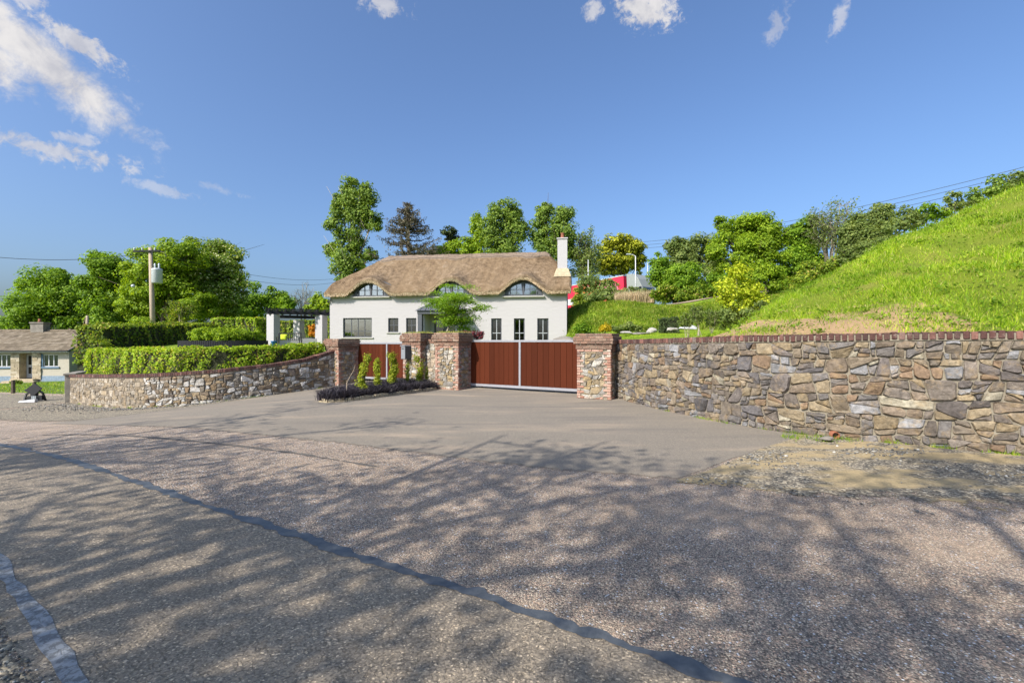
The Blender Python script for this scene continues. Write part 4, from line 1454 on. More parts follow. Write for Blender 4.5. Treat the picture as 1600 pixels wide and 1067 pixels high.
def house():
    root = thing('thatched_house', 'long white thatched house with eyebrow windows and a white end chimney', 'house', HO, -TH)

    def win(px0, px1, py0, py1):
        u0, z1 = hpx(px0, py0)
        u1, _ = hpx(px1, py0)
        _, z0 = hpx((px0 + px1) / 2, py1)
        return u0, u1, z0, z1
    W_big = win(536, 581, 497, 527)
    W_s1 = win(606.5, 622.5, 497, 519)
    W_s2 = win(634.5, 650.5, 497, 519.5)
    W_r = [win(767.5, 783.7, 497.5, 545), win(803, 819.8, 497.5, 545), win(839.5, 857, 497.5, 545)]
    door_u0, door_z1 = hpx(678, 498)
    door_u1, _ = hpx(712, 498)
    W_d = (door_u0, door_u1, 0.0, door_z1)
    ops = [W_big, W_s1, W_s2, W_d] + W_r
    # front wall with real openings
    xs = sorted({0.0, HW} | {o[0] for o in ops} | {o[1] for o in ops})
    zs = sorted({-1.2, EAVE + 0.25} | {o[2] for o in ops} | {o[3] for o in ops})
    mb = MB()
    for a, b in zip(xs, xs[1:]):
        for c, d in zip(zs, zs[1:]):
            cx, cz = (a + b) / 2, (c + d) / 2
            if any(o[0] < cx < o[1] and o[2] < cz < o[3] for o in ops):
                continue
            mb.add([(a, 0, c), (b, 0, c), (b, 0, d), (a, 0, d)], [(0, 1, 2, 3)])
    for (a, b, c, d) in ops:             # reveals
        r = 0.28
        mb.add([(a, 0, c), (a, r, c), (a, r, d), (a, 0, d)], [(0, 1, 2, 3)])
        mb.add([(b, 0, c), (b, 0, d), (b, r, d), (b, r, c)], [(0, 1, 2, 3)])
        mb.add([(a, 0, d), (a, r, d), (b, r, d), (b, 0, d)], [(0, 1, 2, 3)])
        mb.add([(a, 0, c), (b, 0, c), (b, r, c), (a, r, c)], [(0, 1, 2, 3)])
    ztop = EAVE + 0.25
    hipz = 6.4 - HZ
    mb.add([(HW, 0, -1.2), (HW, HDEP, -1.2), (HW, HDEP, ztop), (HW, HDEP * .66, hipz - .35), (HW, HDEP * .34, hipz - .35), (HW, 0, ztop)], [(0, 1, 2, 3, 4, 5)])
    mb.add([(0, 0, -1.2), (0, 0, ztop), (0, HDEP, ztop), (0, HDEP, -1.2)], [(0, 1, 2, 3)])
    mb.add([(0, HDEP, -1.2), (0, HDEP, ztop), (HW, HDEP, ztop), (HW, HDEP, -1.2)], [(0, 1, 2, 3)])
    mb.build('wall', M['white'], root)
    MB().box(0.3, HW - 0.3, 2.6, 2.7, -0.3, EAVE).box(0.3, HW - 0.3, 0.3, 2.6, -0.2, -0.1).build('dark_lining', M['room'], root)  # dark back and floor, coloured as unlit rooms behind the panes

    # ---------------- windows
    def window(o, cols, rows, nm='window', bars=None, frame=M['frame'], glass=M['glassdark'], sill=True, mid=None):
        a, b, c, d = o
        t = 0.075
        y0, y1 = 0.10, 0.17
        w = MB()
        w.box(a, a + t, y0, y1, c, d).box(b - t, b, y0, y1, c, d).box(a + t, b - t, y0, y1, d - t, d).box(a + t, b - t, y0, y1, c, c + t)
        fr = w.build(nm, frame, root, bevel=0.006)
        m2 = MB()
        ux = [a + t + (b - a - 2 * t) * k / cols for k in range(cols + 1)]
        zz = [c + t + (d - c - 2 * t) * k / rows for k in range(rows + 1)] if mid is None else [c + t, mid, d - t]
        for x in ux[1:-1]:
            m2.box(x - .025, x + .025, y0 + .012, y1 - .01, c + t, d - t)
        for z in zz[1:-1]:
            m2.box(a + t, b - t, y0 + .008, y1 - .012, z - .025, z + .025)
        m2.build('glazing_bar', bars or frame, fr)
        for i in range(len(ux) - 1):
            for j in range(len(zz) - 1):
                MB().box(ux[i] + .01, ux[i + 1] - .01, 0.132, 0.138, zz[j] + .01, zz[j + 1] - .01).build('pane', glass, fr)
        if sill:
            MB().box(a - .12, b + .12, -0.08, 0.1, c - .10, c - .002).build('sill', M['sill'], fr, bevel=0.012)
        return fr
    fb = window(W_big, 4, 2, mid=W_big[2] + (W_big[3] - W_big[2]) * 0.32, glass=M['glass'])
    # opening casement and curtains of the big window
    a, b, c, d = W_big
    for (x0, x1) in ((a + .12, a + .62), (b - .62, b - .1)):
        n = 14
        vs, fs = [], []
        for k in range(n + 1):
            x = x0 + (x1 - x0) * k / n
            y = 0.42 + 0.05 * math.sin(k * 2.2)
            vs += [(x, y, c - .1), (x, y, d)]
        for k in range(n):
            fs.append((2 * k, 2 * k + 2, 2 * k + 3, 2 * k + 1))
        MB().add(vs, fs).build('curtain', M['curtain'], root)
    MB().box(a + 1.22, a + 1.55, 1.0, 1.3, c - .2, c + .42).build('cabinet', M['polewood'], root)
    window(W_s1, 2, 2)
    window(W_s2, 2, 2, sill=True)
    for o in W_r:
        w = window(o, 2, 2, mid=o[2] + (o[3] - o[2]) * 0.52, bars=M['framepale'], sill=False)
        MB().box(o[0] + .075, o[1] - .075, 0.2, 0.21, o[3] - .2, o[3] - .075).build('blind', M['whitesmooth'], w)
    # front door, double with glazed leaves
    a, b, c, d = W_d
    dr = MB().box(a, a + .09, .1, .2, c, d).box(b - .09, b, .1, .2, c, d).box(a + .09, b - .09, .1, .2, d - .09, d).box((a + b) / 2 - .13, (a + b) / 2 + .13, .1, .18, c, d - .09).build('front_door', M['frame'], root, bevel=.008)
    for (x0, x1) in ((a + .1, (a + b) / 2 - .14), ((a + b) / 2 + .14, b - .1)):
        MB().box(x0, x1, .12, .13, c + .9, d - .1).build('pane', M['glassdark'], dr)
        MB().box(x0, x1, .12, .16, c, c + .9).build('door_panel', M['frame'], dr, bevel=.01)
    MB().box((a + b) / 2 + .08, (a + b) / 2 + .11, .05, .1, c + 1.0, c + 1.2).build('handle', M['galv'], dr)
    # ---------------- porch
    pu0, pz = hpx(652, 487, -1.5)
    pu1, _ = hpx(718, 487, -1.5)
    for nm, (x0, x1) in (('porch_post', (pu0 + .02, pu0 + .32)), ('porch_post', (pu1 - .32, pu1 - .02))):
        MB().box(x0, x1, -1.5, -1.2, -.3, pz - .16).build(nm, M['frame'], root, bevel=.01)
    MB().box(pu0, pu1, -1.53, -1.33, pz - .16, pz + .06).box(pu0, pu0 + .2, -1.33, 0, pz - .16, pz + .06).box(pu1 - .2, pu1, -1.33, 0, pz - .16, pz + .06).build('porch_beam', M['frame'], root, bevel=.006)
    MB().box(pu0 + .32, pu0 + .42, -1.2, 0, -.3, pz - .16).build('porch_cheek', M['whitesmooth'], root)
    rz = pz + 1.05
    e = .12
    pm = MB()
    A_, B_, C_, D_ = (pu0 - e, -1.65, pz + .062), (pu1 + e, -1.65, pz + .062), (pu1 + e, -.01, pz + .062), (pu0 - e, -.01, pz + .062)
    P_, Q_ = (pu0 + 1.15, -.01, rz), (pu1 - 1.15, -.01, rz)
    pm.add([A_, B_, C_, D_, P_, Q_], [(0, 1, 5, 4), (1, 2, 5), (3, 0, 4), (0, 3, 2, 1), (3, 4, 5, 2)])
    roof = pm.build('porch_roof', M['zinc'], root)
    sm = MB()
    n = 9
    for k in range(n + 1):
        x = A_[0] + (B_[0] - A_[0]) * k / n
        top = Vector((min(max(x, P_[0]), Q_[0]), -.01, rz))
        if x < P_[0]:
            f = (x - A_[0]) / (P_[0] - A_[0])
            top = Vector(A_).lerp(Vector(P_), f)
            top = Vector((x, top.y, top.z))
        elif x > Q_[0]:
            f = (B_[0] - x) / (B_[0] - Q_[0])
            top = Vector(B_).lerp(Vector(Q_), f)
            top = Vector((x, top.y, top.z))
        bot = Vector((x, A_[1], A_[2]))
        if (top - bot).length > .05:
            sm.bar(bot + Vector((0, 0, .015)), top + Vector((0, 0, .015)), .03, .035)
    sm.build('standing_seam', M['zinc'], roof)
    u, z = hpx(665, 504, 0)
    wl = MB().box(u - .05, u + .05, -.02, 0, z - .08, z + .08).box(u - .02, u + .02, -.18, -.02, z - .05, z - .02).tube([(u, -.2, z - .16), (u, -.2, z + .08)], [.06, .04], 10)
    wl.build('wall_light', M['black'], root)

    # ---------------- thatch as one height field with eyebrow swellings
    ov = 0.48
    T = 0.34
    slope = 0.765
    z_e = EAVE + T + 0.05                # top surface at the eave line
    dorm = []
    for (px, py, half) in ((579, 452, 1.75), (706, 452, 1.7), (817.5, 452, 1.75)):
        u, _ = hpx(px, py)
        dorm.append((u, half))
    AMP = 0.97

    def lift(u):
        s = np.zeros_like(u)
        for c, hf in dorm:
            x = np.abs(u - c) / (hf * 0.98)
            s = np.maximum(s, np.where(x < 1, (np.cos(np.clip(x, 0, 1) * math.pi / 2)) ** 1.25, 0))
        return s * AMP

    def smin(a, b, k):
        h = np.clip(0.5 + 0.5 * (b - a) / k, 0, 1)
        return b * (1 - h) + a * h - k * h * (1 - h)

    def top(u, v):
        f = z_e + slope * (v + ov)
        b = z_e + slope * (HDEP + ov - v)
        l = 5.02 + u * 0.80
        r = hipz + (HW + 0.30 - u) * 1.15
        z = smin(smin(f, b, 0.3), smin(l, r, 0.3), 0.32)
        bump = z_e + lift(u) + 0.26 * (v + ov)
        bump = bump - 0.5 * np.clip(1 - lift(u) / 0.12, 0, 1)
        zz = -smin(-z, -bump, 0.28)
        n = 0.018 * np.sin(u * 5.1 + v * 2.0) * np.sin(v * 3.3) + 0.012 * np.sin(u * 11.7 - v) + 0.014 * np.sin(u * 2.3 + 4 * v)
        return zz + n
    us = np.linspace(-0.20, HW + 0.33, 330)
    vs_ = np.concatenate([np.linspace(-ov, 3.4, 60), np.linspace(3.5, HDEP + ov, 30)])
    U, Vv = np.meshgrid(us, vs_, indexing='ij')
    Z = top(U, Vv)
    # rounded lip along the eaves and verges
    du = np.minimum(U - us[0], us[-1] - U)
    dv = np.minimum(Vv - vs_[0], vs_[-1] - Vv)
    dd = np.minimum(du, dv)
    Z = Z - 0.12 * np.clip(1 - dd / 0.22, 0, 1) ** 2
    nu, nv = U.shape
    V1 = np.stack([U, Vv, Z], -1).reshape(-1, 3)
    # underside: follows the eave line, rising under each eyebrow
    zl = np.broadcast_to((z_e - T + lift(us))[:, None], U.shape)
    Zu = np.minimum(Z - 0.28, np.where(Vv < 0.9, zl + 0.05 * (Vv + ov), np.maximum(zl, Z - 0.55)))
    # tuck the lower edge back a little so that the cut face leans in
    U2 = np.clip(U, us[0] + 0.05, us[-1] - 0.05)
    V2 = np.clip(Vv, -ov + 0.07, HDEP + ov - 0.07)
    V2_ = np.stack([U2, V2, Zu], -1).reshape(-1, 3)
    Fc = grid_faces(nu, nv)
    n1 = nu * nv
    ring = [i * nv for i in range(nu)] + [(nu - 1) * nv + j for j in range(1, nv)] + [i * nv + nv - 1 for i in range(nu - 2, -1, -1)] + [j for j in range(nv - 2, 0, -1)]
    side = np.array([(ring[i], ring[(i + 1) % len(ring)], ring[(i + 1) % len(ring)] + n1, ring[i] + n1) for i in range(len(ring))])
    allF = np.concatenate([Fc, Fc[:, ::-1] + n1, side[:, ::-1]])
    val = np.zeros(2 * n1)
    for c, hf in dorm:                    # greyer thatch over each window, pushed right to paint in the valley shade
        k = np.clip(1 - np.abs(U - c - .45) / (hf * 1.0), 0, 1) * np.clip(1 - (Vv + ov) / 3.4, 0, 1)
        val[:n1] = np.maximum(val[:n1], (np.clip(k ** 0.6 * 1.1, 0, .9)).reshape(-1))
    val[n1:] = 0.75
    th = link('thatch', mesh_np('thatch', np.concatenate([V1, V2_]), allF, M['thatch'], True, np.stack([val] * 3, 1)), root)
    # reed ends hanging from the cut eave
    q = np.random.default_rng(3)
    nr = 9000
    u_ = q.uniform(us[0] + .05, us[-1] - .05, nr)
    z_ = z_e - T + lift(u_) + q.uniform(0.0, .2, nr)
    y_ = -ov + 0.05 + q.uniform(-.03, .03, nr)
    P = np.stack([u_, y_, z_], 1)
    tip = P + np.stack([q.normal(0, .03, nr), q.normal(-.03, .025, nr), -q.uniform(.04, .13, nr)], 1)
    wv = np.array([[.012, 0, 0]])
    V = np.stack([P - wv, P + wv, tip], 1).reshape(-1, 3)
    link('reed_fringe', mesh_np('reed_fringe', V, np.arange(3 * nr).reshape(-1, 3), L['straw']), root)['kind'] = 'stuff'
    # ---------------- ridge cap with scallops
    vr = HDEP / 2
    uR0, _ = hpx(583, 403, vr)
    uR1, _ = hpx(851, 400, vr)
    ur = np.linspace(uR0 - .9, uR1 + .45, 160)
    sc_c = [hpx(603, 409, vr - .6)[0], hpx(713, 409, vr - .6)[0], hpx(829, 408, vr - .6)[0]]
    sc_c[1:1] = []
    low = 0.62 + sum(0.24 * np.clip(np.cos(np.clip(np.abs(ur - c) / .72, 0, 1) * math.pi / 2), 0, 1) ** 0.7 for c in sc_c)
    vv = np.linspace(-1, 1, 15)
    Ur, Wr = np.meshgrid(ur, vv, indexing='ij')
    Vr = vr + Wr * low[:, None]
    Zr = top(Ur, Vr) + 0.075 * (1 - np.abs(Wr) ** 8 * 0.2)
    edge = np.minimum(Ur - ur[0], ur[-1] - Ur)
    Vt = np.stack([Ur, Vr, Zr], -1).reshape(-1, 3)
    Vb = Vt - np.array([0, 0, 0.16])
    n2 = len(Vt)
    nu2, nv2 = Ur.shape
    ring = [i * nv2 for i in range(nu2)] + [(nu2 - 1) * nv2 + j for j in range(1, nv2)] + [i * nv2 + nv2 - 1 for i in range(nu2 - 2, -1, -1)] + [j for j in range(nv2 - 2, 0, -1)]
    side = np.array([(ring[i], ring[(i + 1) % len(ring)], ring[(i + 1) % len(ring)] + n2, ring[i] + n2) for i in range(len(ring))])
    CAPR = link('ridge_cap', mesh_np('ridge_cap', np.concatenate([Vt, Vb]), np.concatenate([grid_faces(nu2, nv2), side[:, ::-1]]), M['ridge'], True), root)

    for sgn in (-1, 1):
        pts = [(u_, vr + sgn * (lo_ - .03), float(top(np.array([u_]), np.array([vr + sgn * (lo_ - .03)]))[0]) + .075) for u_, lo_ in zip(ur[2:-2:2], low[2:-2:2])]
        MB().tube(pts, .022, 5).build('ligger_shade_rod', M['bark'], CAPR)  # dark ligger line, drawn in for the cap's missing edge shadow
    # ---------------- eyebrow windows standing in the thatch
    for (px0, px1, pyb, pyt, shown) in ((556, 604, 463.5, 443.5, 1), (682, 730, 463.5, 443.5, 1), (792, 844, 462.5, 441.5, 1)):
        u0, zb = hpx(px0, pyb, 0.0)
        u1, _ = hpx(px1, pyb, 0.0)
        _, zt = hpx((px0 + px1) / 2, pyt, 0.0)
        c, hw, h = (u0 + u1) / 2, (u1 - u0) / 2, zt - zb
        y0, y1 = -0.08, 0.06
        outer, inner = arch_pts(c, hw + .15, zb - .02, h + .06), arch_pts(c, hw - .12, zb + .08, h - .16)
        n = len(outer)
        vs, fs = [], []
        for (ox, oz), (ix, iz) in zip(outer, inner):
            vs += [(ox, y0, oz), (ix, y0, iz), (ix, y1, iz), (ox, y1, oz)]
        for i in range(n - 1):
            for k in range(4):
                fs.append((i * 4 + k, i * 4 + (k + 1) % 4, i * 4 + 4 + (k + 1) % 4, i * 4 + 4 + k))
        fm = MB().add(vs, fs)
        fm.box(c - hw - .02, c + hw + .02, y0, y1, zb - .02, zb + .08)
        fr = fm.build('eyebrow_window', M['frame'], root)
        # dark grey fill behind the frame, doubling as thatch shade, then two casements
        MB().prism(arch_pts(c, hw + .75, zb - .1, h + .42), 0.10, 0.16).build('surround', M['frame'], fr)
        bm = MB().box(c - .06, c + .06, y0 - .01, y1, zb + .08, zb + h - .08)
        cw = hw * 0.80
        for s in (-1, 1):
            bm.box(c + s * cw - .035, c + s * cw + .035, y0, y1 - .01, zb + .08, zb + h * 0.50)
            bm.box(c + s * cw * .5 - .018, c + s * cw * .5 + .018, y0 + .01, y1 - .02, zb + .08, zb + h * 0.84)
        bm.box(c - hw * .86, c + hw * .86, y0 + .012, y1 - .02, zb + h * .46, zb + h * .46 + .035)
        bm.build('glazing_bar', M['frame'], fr)
        inn = arch_pts(c, hw - .12, zb + .08, h - .16)
        for lo, hi in ((c - hw, c - .06), (c + .06, c + hw)):
            poly = [(x, z) for x, z in inn if lo <= x <= hi]
            poly = [(max(lo, min(hi, c - hw + .13 if lo < c - .1 else lo)), zb + .081)] + poly + [(min(hi, c + hw - .13), zb + .081)]
            poly = sorted(set(poly))
            cx = sum(p[0] for p in poly) / len(poly)
            cz = zb + .3
            poly.sort(key=lambda p: math.atan2(p[1] - cz, p[0] - cx))
            MB().prism(poly, -.02, -.012).build('pane', M['glass'], fr)
        MB().box(c - hw - .3, c + hw + .3, -.2, .05, zb - .12, zb - .022).build('sill', M['sill'], fr, bevel=.012)

    # ---------------- chimney
    cu, _ = hpx(878.7, 400, .95)
    cz0 = hpx(878, 432, .65)[1]
    cz1 = hpx(878, 420.5, .95)[1]
    ctop = hpx(878, 371.5, .95)[1]
    v0 = 0.95
    hw_ = 0.34
    ch = MB().box(cu - hw_, cu + hw_, v0, v0 + .85, cz0 - .4, ctop - .1).build('chimney', M['whitesmooth'], root)
    MB().box(cu - hw_ - .06, cu + hw_ + .06, v0 - .06, v0 + .91, ctop - .1, ctop).build('chimney_cap', M['whitesmooth'], ch, bevel=.02)
    cb = MB()
    w0, w1 = 0.60, 0.40
    cb.add([(cu - w0, v0 - .3, cz0), (cu + w0, v0 - .3, cz0), (cu + w0, v0 + 1.1, cz0), (cu - w0, v0 + 1.1, cz0),
            (cu - w0 + .03, v0 - .27, cz0 + .14), (cu + w0 - .03, v0 - .27, cz0 + .14), (cu + w0 - .03, v0 + 1.07, cz0 + .14), (cu - w0 + .03, v0 + 1.07, cz0 + .14),
            (cu - w1, v0 - .06, cz1 + .05), (cu + w1, v0 - .06, cz1 + .05), (cu + w1, v0 + .9, cz1 + .05), (cu - w1, v0 + .9, cz1 + .05)],
           [(0, 1, 5, 4), (1, 2, 6, 5), (2, 3, 7, 6), (3, 0, 4, 7), (4, 5, 9, 8), (5, 6, 10, 9), (6, 7, 11, 10), (7, 4, 8, 11), (8, 9, 10, 11), (3, 2, 1, 0)])
    cb.build('flared_base', M['kerbstone'], ch)
    MB().lathe([(.13, ctop), (.15, ctop + .05), (.125, ctop + .1), (.115, ctop + .36), (.14, ctop + .4), (.13, ctop + .42)], cu, v0 + .42, 14).build('chimney_pot', M['terracotta'], ch, smooth=True)
    # thatch wraps up round the chimney foot
    return root


HOUSE = house()


def security_light():
    p = HO + HU * 0.12 + HI * (-0.12) + Vector((0, 0, EAVE - 0.32))
    root = thing('security_camera', 'small dark camera under the eave at the left corner of the thatched house', 'camera', p, -TH)
    MB().box(-.2, .1, -.03, .03, .12, .17).box(-.02, .02, -.02, .02, 0, .12).build('bracket', M['black'], root)
    MB().lathe([(.02, -.1), (.07, -.06), (.08, 0), (.05, .04)], -.16, 0, 12).build('dome', M['black'], root, smooth=True)


security_light()


def pergola():
    z0 = 1.28
    P1, P2, P3 = wp(427, 533, 33.0), wp(467, 533, 37.6), wp(502, 533, 34.6)
    root = thing('pergola', 'white pillared pergola with black roof beams beside the thatched house', 'pergola', (P1.x, P1.y, z0))
    o = Vector((P1.x, P1.y, z0))
    hts = [2.33, 2.12, 2.36]
    rot = math.radians(-14)
    tops = []
    for P, w, h in zip((P1, P2, P3), (0.62, 0.6, 0.62), hts):
        b = MB().box(-w / 2, w / 2, -w / 2, w / 2, -0.3, h)
        c = b.build('pillar', M['whitesmooth'], root, (P.x - o.x, P.y - o.y, 0), bevel=.01, rotz=math.radians(-14))
        tops.append(Vector((P.x - o.x, P.y - o.y, h)))
    d = (P3 - P1).normalized()
    d.z = 0
    n = Vector((-d.y, d.x, 0))
    a0 = tops[0] - d * .35 - n * .25
    a1 = tops[2] + d * .9 - n * .25
    MB().bar(a0 + Vector((0, 0, .12)), a1 + Vector((0, 0, .12)), .12, .24).build('front_beam', M['blackwood'], root)
    MB().bar(tops[0] + n * 3.6 - d * .35 + Vector((0, 0, .02)), tops[2] + n * 3.9 + d * .9 + Vector((0, 0, .02)), .12, .24).build('back_beam', M['blackwood'], root)
    L_ = (a1 - a0).length
    me = None
    for k in range(9):
        q = a0 + (a1 - a0) * ((k + .15) / 8.4)
        MB().bar(q + Vector((0, 0, .32)) - n * .25, q + n * 4.3 + Vector((0, 0, .22)), .07, .16).build('rafter', M['blackwood'], root)
    for k in range(8):
        q = a0 + n * (0.2 + k * .52) + Vector((0, 0, .44 - .012 * k))
        MB().bar(q - d * .1, q + d * (L_ + .1), .09, .03).build('lath', M['blackwood'], root)
    # low parapet between the pillars
    MB().bar(tops[0] * 1 + d * .3 + Vector((0, 0, -tops[0].z + .14)), Vector((tops[2].x, tops[2].y, .14)) - d * .3, .25, .9).build('parapet', M['whitesmooth'], root)
    return root


pergola()
# ------------------------------------------------------------------ vegetation helpers
def unit(v):
    return v / np.maximum(np.linalg.norm(v, axis=1, keepdims=True), 1e-9)


def leaf_geo(P, N, s, q, ratio=0.6):
    """one pointed quad per leaf or spray, lying across N"""
    n = len(P)
    r = unit(q.normal(size=(n, 3)))
    t = unit(np.cross(N, r))
    b = np.cross(N, t)
    s = np.broadcast_to(s, (n,))[:, None]
    V = np.stack([P - t * s * .5, P + b * s * ratio * .5 + N * s * .08, P + t * s * .5, P - b * s * ratio * .5 + N * s * .08], 1).reshape(-1, 3)
    return V, np.arange(4 * n).reshape(n, 4)


def clump_cloud(c, r, q, size, k=6.0, csize=0.36, flat=0.75, up=0.45, fill=0.25):
    """leaf positions and normals for one lobe: clumps spread over an ellipsoid"""
    c, r = np.array(c), np.array(r)
    A = math.pi * r[0] * r[2]
    n = int(k * A / (size * size * 0.30))
    cr = csize * (r[0] * r[2]) ** 0.5
    nc = max(10, int(3.6 * (r[0] * r[2]) / (cr * cr)))
    d = unit(q.normal(size=(nc, 3)))
    rad = fill + (1 - fill) * q.random((nc, 1)) ** 0.6
    C = d * rad * (1 - csize * 0.6)
    w = q.random(nc) + 0.35
    idx = q.choice(nc, n, p=w / w.sum())
    o = unit(q.normal(size=(n, 3))) * (q.random((n, 1)) ** 0.45)
    o[:, 2] *= flat
    sc = q.uniform(0.65, 1.3, nc)[idx][:, None]
    P = c + C[idx] * r + o * cr * sc
    N = unit(o * np.array([1, 1, 1 / flat]) * 0.9 + d[idx] * 0.5 + np.array([0, 0, up]) + q.normal(size=(n, 3)) * 0.55)
    return P, N


def rworld(px, py, rx, ry, D, dd=0.0):
    c = wp(px, py, D + dd)
    return np.array(c), np.array([rx * (D + dd) / F, 0.8 * rx * (D + dd) / F, ry * (D + dd) / F])


def plant(name, label, cat, blobs, D, mat, seed, size=None, k=6.0, base=None, trunk=0.25, group=None, csize=0.36, flat=0.75, up=0.45, zg=None, bark=None, fill=0.25, part='crown', branches=True):
    """a tree or shrub: tapered trunk, limbs into each lobe, crown of leaf sprays. Blobs give its lobes as seen from the road"""
    q = np.random.default_rng(seed)
    size = size or D * 0.0054
    grow = 1.2 if cat == 'tree' or group else 1.08
    bl = [rworld(b[0], b[1], b[2] * grow, b[3] * grow, D, (b[4] if len(b) > 4 else q.uniform(-.5, .5) * b[2] * D / F)) for b in blobs]
    bx = base if base is not None else sum(b[0] for b in blobs) / len(blobs)
    x0, y0 = (bx - 800) / F * D, D
    z0 = float(Zg(x0, y0)) if zg is None else zg
    root = thing(name, label, cat, (x0, y0, z0), 0, group)
    o = np.array([x0, y0, z0])
    Vs, Fs, nb = [], [], 0
    for c, r in bl:
        P, N = clump_cloud(c, r, q, size, k, csize, flat, up, fill)
        ok = P[:, 2] > z0 + 0.02
        V, Fc = leaf_geo(P[ok] - o, N[ok], size * q.uniform(.6, 1.3, ok.sum()), q)
        Vs.append(V)
        Fs.append(Fc + nb)
        nb += len(V)
    link(part, mesh_np(part, np.concatenate(Vs), np.concatenate(Fs), mat), root)
    if trunk:
        top = max(bl, key=lambda b: b[0][2])
        mb = MB()
        tc = top[0] - o
        H = tc[2]
        pts, rad = [], []
        for f in np.linspace(0, 1, 8):
            pts.append((tc[0] * f ** 1.5 + q.normal() * .02 * H * f * (1 - f) * 2, tc[1] * f ** 1.5, H * f - (0.3 if f == 0 else 0)))
            rad.append(trunk * (1.25 if f == 0 else 1 - 0.82 * f))
        mb.tube(pts, rad, 8)
        link_mesh = mb.mesh('trunk', bark or M['bark'], True)
        link('trunk', link_mesh, root)
        if branches:
            lm = MB()
            for c, r in bl:
                e = c - o
                f = min(0.75, max(0.2, (e[2] - r[2]) / max(H, .1) * 0.8))
                s = Vector(pts[int(f * 7)])
                e = Vector(e)
                mid = s.lerp(e, .5) + Vector((0, 0, -.08 * (e - s).length))
                lm.tube([s, mid, e], [trunk * .45, trunk * .3, trunk * .12], 5)
                for _ in range(3):
                    tip = e + Vector(q.normal(size=3) * r * .55)
                    lm.tube([s.lerp(e, .75), tip], [trunk * .18, trunk * .04], 4)
            lm.build('limbs', bark or M['bark'], root, smooth=True)
    return root


def shrub(name, label, blobs, D, mat, seed, cat='shrub', **kw):
    kw.setdefault('trunk', 0.03)
    kw.setdefault('size', max(0.045, D * 0.0048))
    return plant(name, label, cat, blobs, D, mat, seed, **kw)


def hedge(label, path, width, zb, zt, size, dens, mat, seed, core=True, name='hedge', bulge=0.06):
    """a clipped hedge along a path: leaf sprays over its faces, twiggy dark inside"""
    q = np.random.default_rng(seed)
    T, P = smooth_poly(path, 0.2)
    P = P[:, :2]
    d = np.gradient(P, axis=0)
    d /= np.linalg.norm(d, axis=1)[:, None]
    N2 = np.stack([d[:, 1], -d[:, 0]], 1)
    Lh = T[-1]
    zbv = zb(P[:, 0], P[:, 1]) if callable(zb) else np.full(len(P), zb)
    ztv = zt(P[:, 0], P[:, 1]) if callable(zt) else np.interp(T / Lh, np.linspace(0, 1, len(zt)), zt)
    i0 = len(P) // 2
    o = np.array([P[i0, 0], P[i0, 1], float(np.mean(zbv))])
    root = thing(name, label, 'hedge', o)
    H = float(np.mean(ztv - zbv))
    per = 2 * H + width
    n = int(Lh * per * dens)
    t = q.uniform(-0.15, Lh + .15, n)
    s = q.uniform(0, per, n)
    side = np.where(s < H, -1, np.where(s < 2 * H, 1, 0))
    h = np.where(side != 0, q.random(n), 1.0)
    off = np.where(side == 0, q.uniform(-.5, .5, n), side * .5) * width
    ph = q.uniform(0, 6, 8)
    lump = bulge * (np.sin(t * 3.1 + ph[0]) + np.sin(t * 7.3 + ph[1] + h * 3) + np.sin(h * 6 + t * 2.1 + ph[2]) + np.sin(t * 13 + h * 7))
    depth = np.abs(q.normal(0, .09, n))
    off = off + side * (lump - depth)
    x = np.interp(t, T, P[:, 0]) + np.interp(t, T, N2[:, 0]) * off
    y = np.interp(t, T, P[:, 1]) + np.interp(t, T, N2[:, 1]) * off
    z0, z1 = np.interp(t, T, zbv), np.interp(t, T, ztv)
    z = z0 + (z1 - z0) * h + np.where(side == 0, lump * .6 - depth * .6, q.normal(0, .03, n))
    nr = np.stack([np.interp(t, T, N2[:, 0]) * side, np.interp(t, T, N2[:, 1]) * side, np.where(side == 0, 1.0, 0.35)], 1)
    nr = unit(nr + q.normal(size=(n, 3)) * .55)
    Pw = np.stack([x, y, z], 1) - o
    ne = int(width * H * dens * 1.3)
    for e, sg in ((0, -1), (-1, 1)):
        hh, of = q.random(ne), q.uniform(-.5, .5, ne) * width
        along = .12 + .05 * np.sin(hh * 9 + of * 6) - np.abs(q.normal(0, .08, ne))
        pe = np.stack([P[e, 0] + N2[e, 0] * of + d[e, 0] * sg * along, P[e, 1] + N2[e, 1] * of + d[e, 1] * sg * along, zbv[e] + (ztv[e] - zbv[e]) * hh], 1) - o
        nn = unit(np.array([[d[e, 0] * sg, d[e, 1] * sg, .35]]) + q.normal(size=(ne, 3)) * .55)
        Pw, nr = np.concatenate([Pw, pe]), np.concatenate([nr, nn])
    n = len(Pw)
    V, Fc = leaf_geo(Pw, nr, size * q.uniform(.6, 1.35, n), q, 0.7)
    link('foliage', mesh_np('foliage', V, Fc, mat), root)
    # ends and a twiggy core
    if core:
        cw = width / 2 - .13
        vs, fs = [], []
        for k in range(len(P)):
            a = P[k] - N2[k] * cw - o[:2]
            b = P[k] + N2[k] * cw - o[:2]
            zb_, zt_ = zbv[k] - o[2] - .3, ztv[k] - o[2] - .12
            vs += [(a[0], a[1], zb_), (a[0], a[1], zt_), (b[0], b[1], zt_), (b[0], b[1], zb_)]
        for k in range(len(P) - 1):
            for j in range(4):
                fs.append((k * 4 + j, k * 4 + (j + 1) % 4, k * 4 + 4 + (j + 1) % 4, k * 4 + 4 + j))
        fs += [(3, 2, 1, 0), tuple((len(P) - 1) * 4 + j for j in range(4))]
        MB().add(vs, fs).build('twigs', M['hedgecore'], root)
    return root


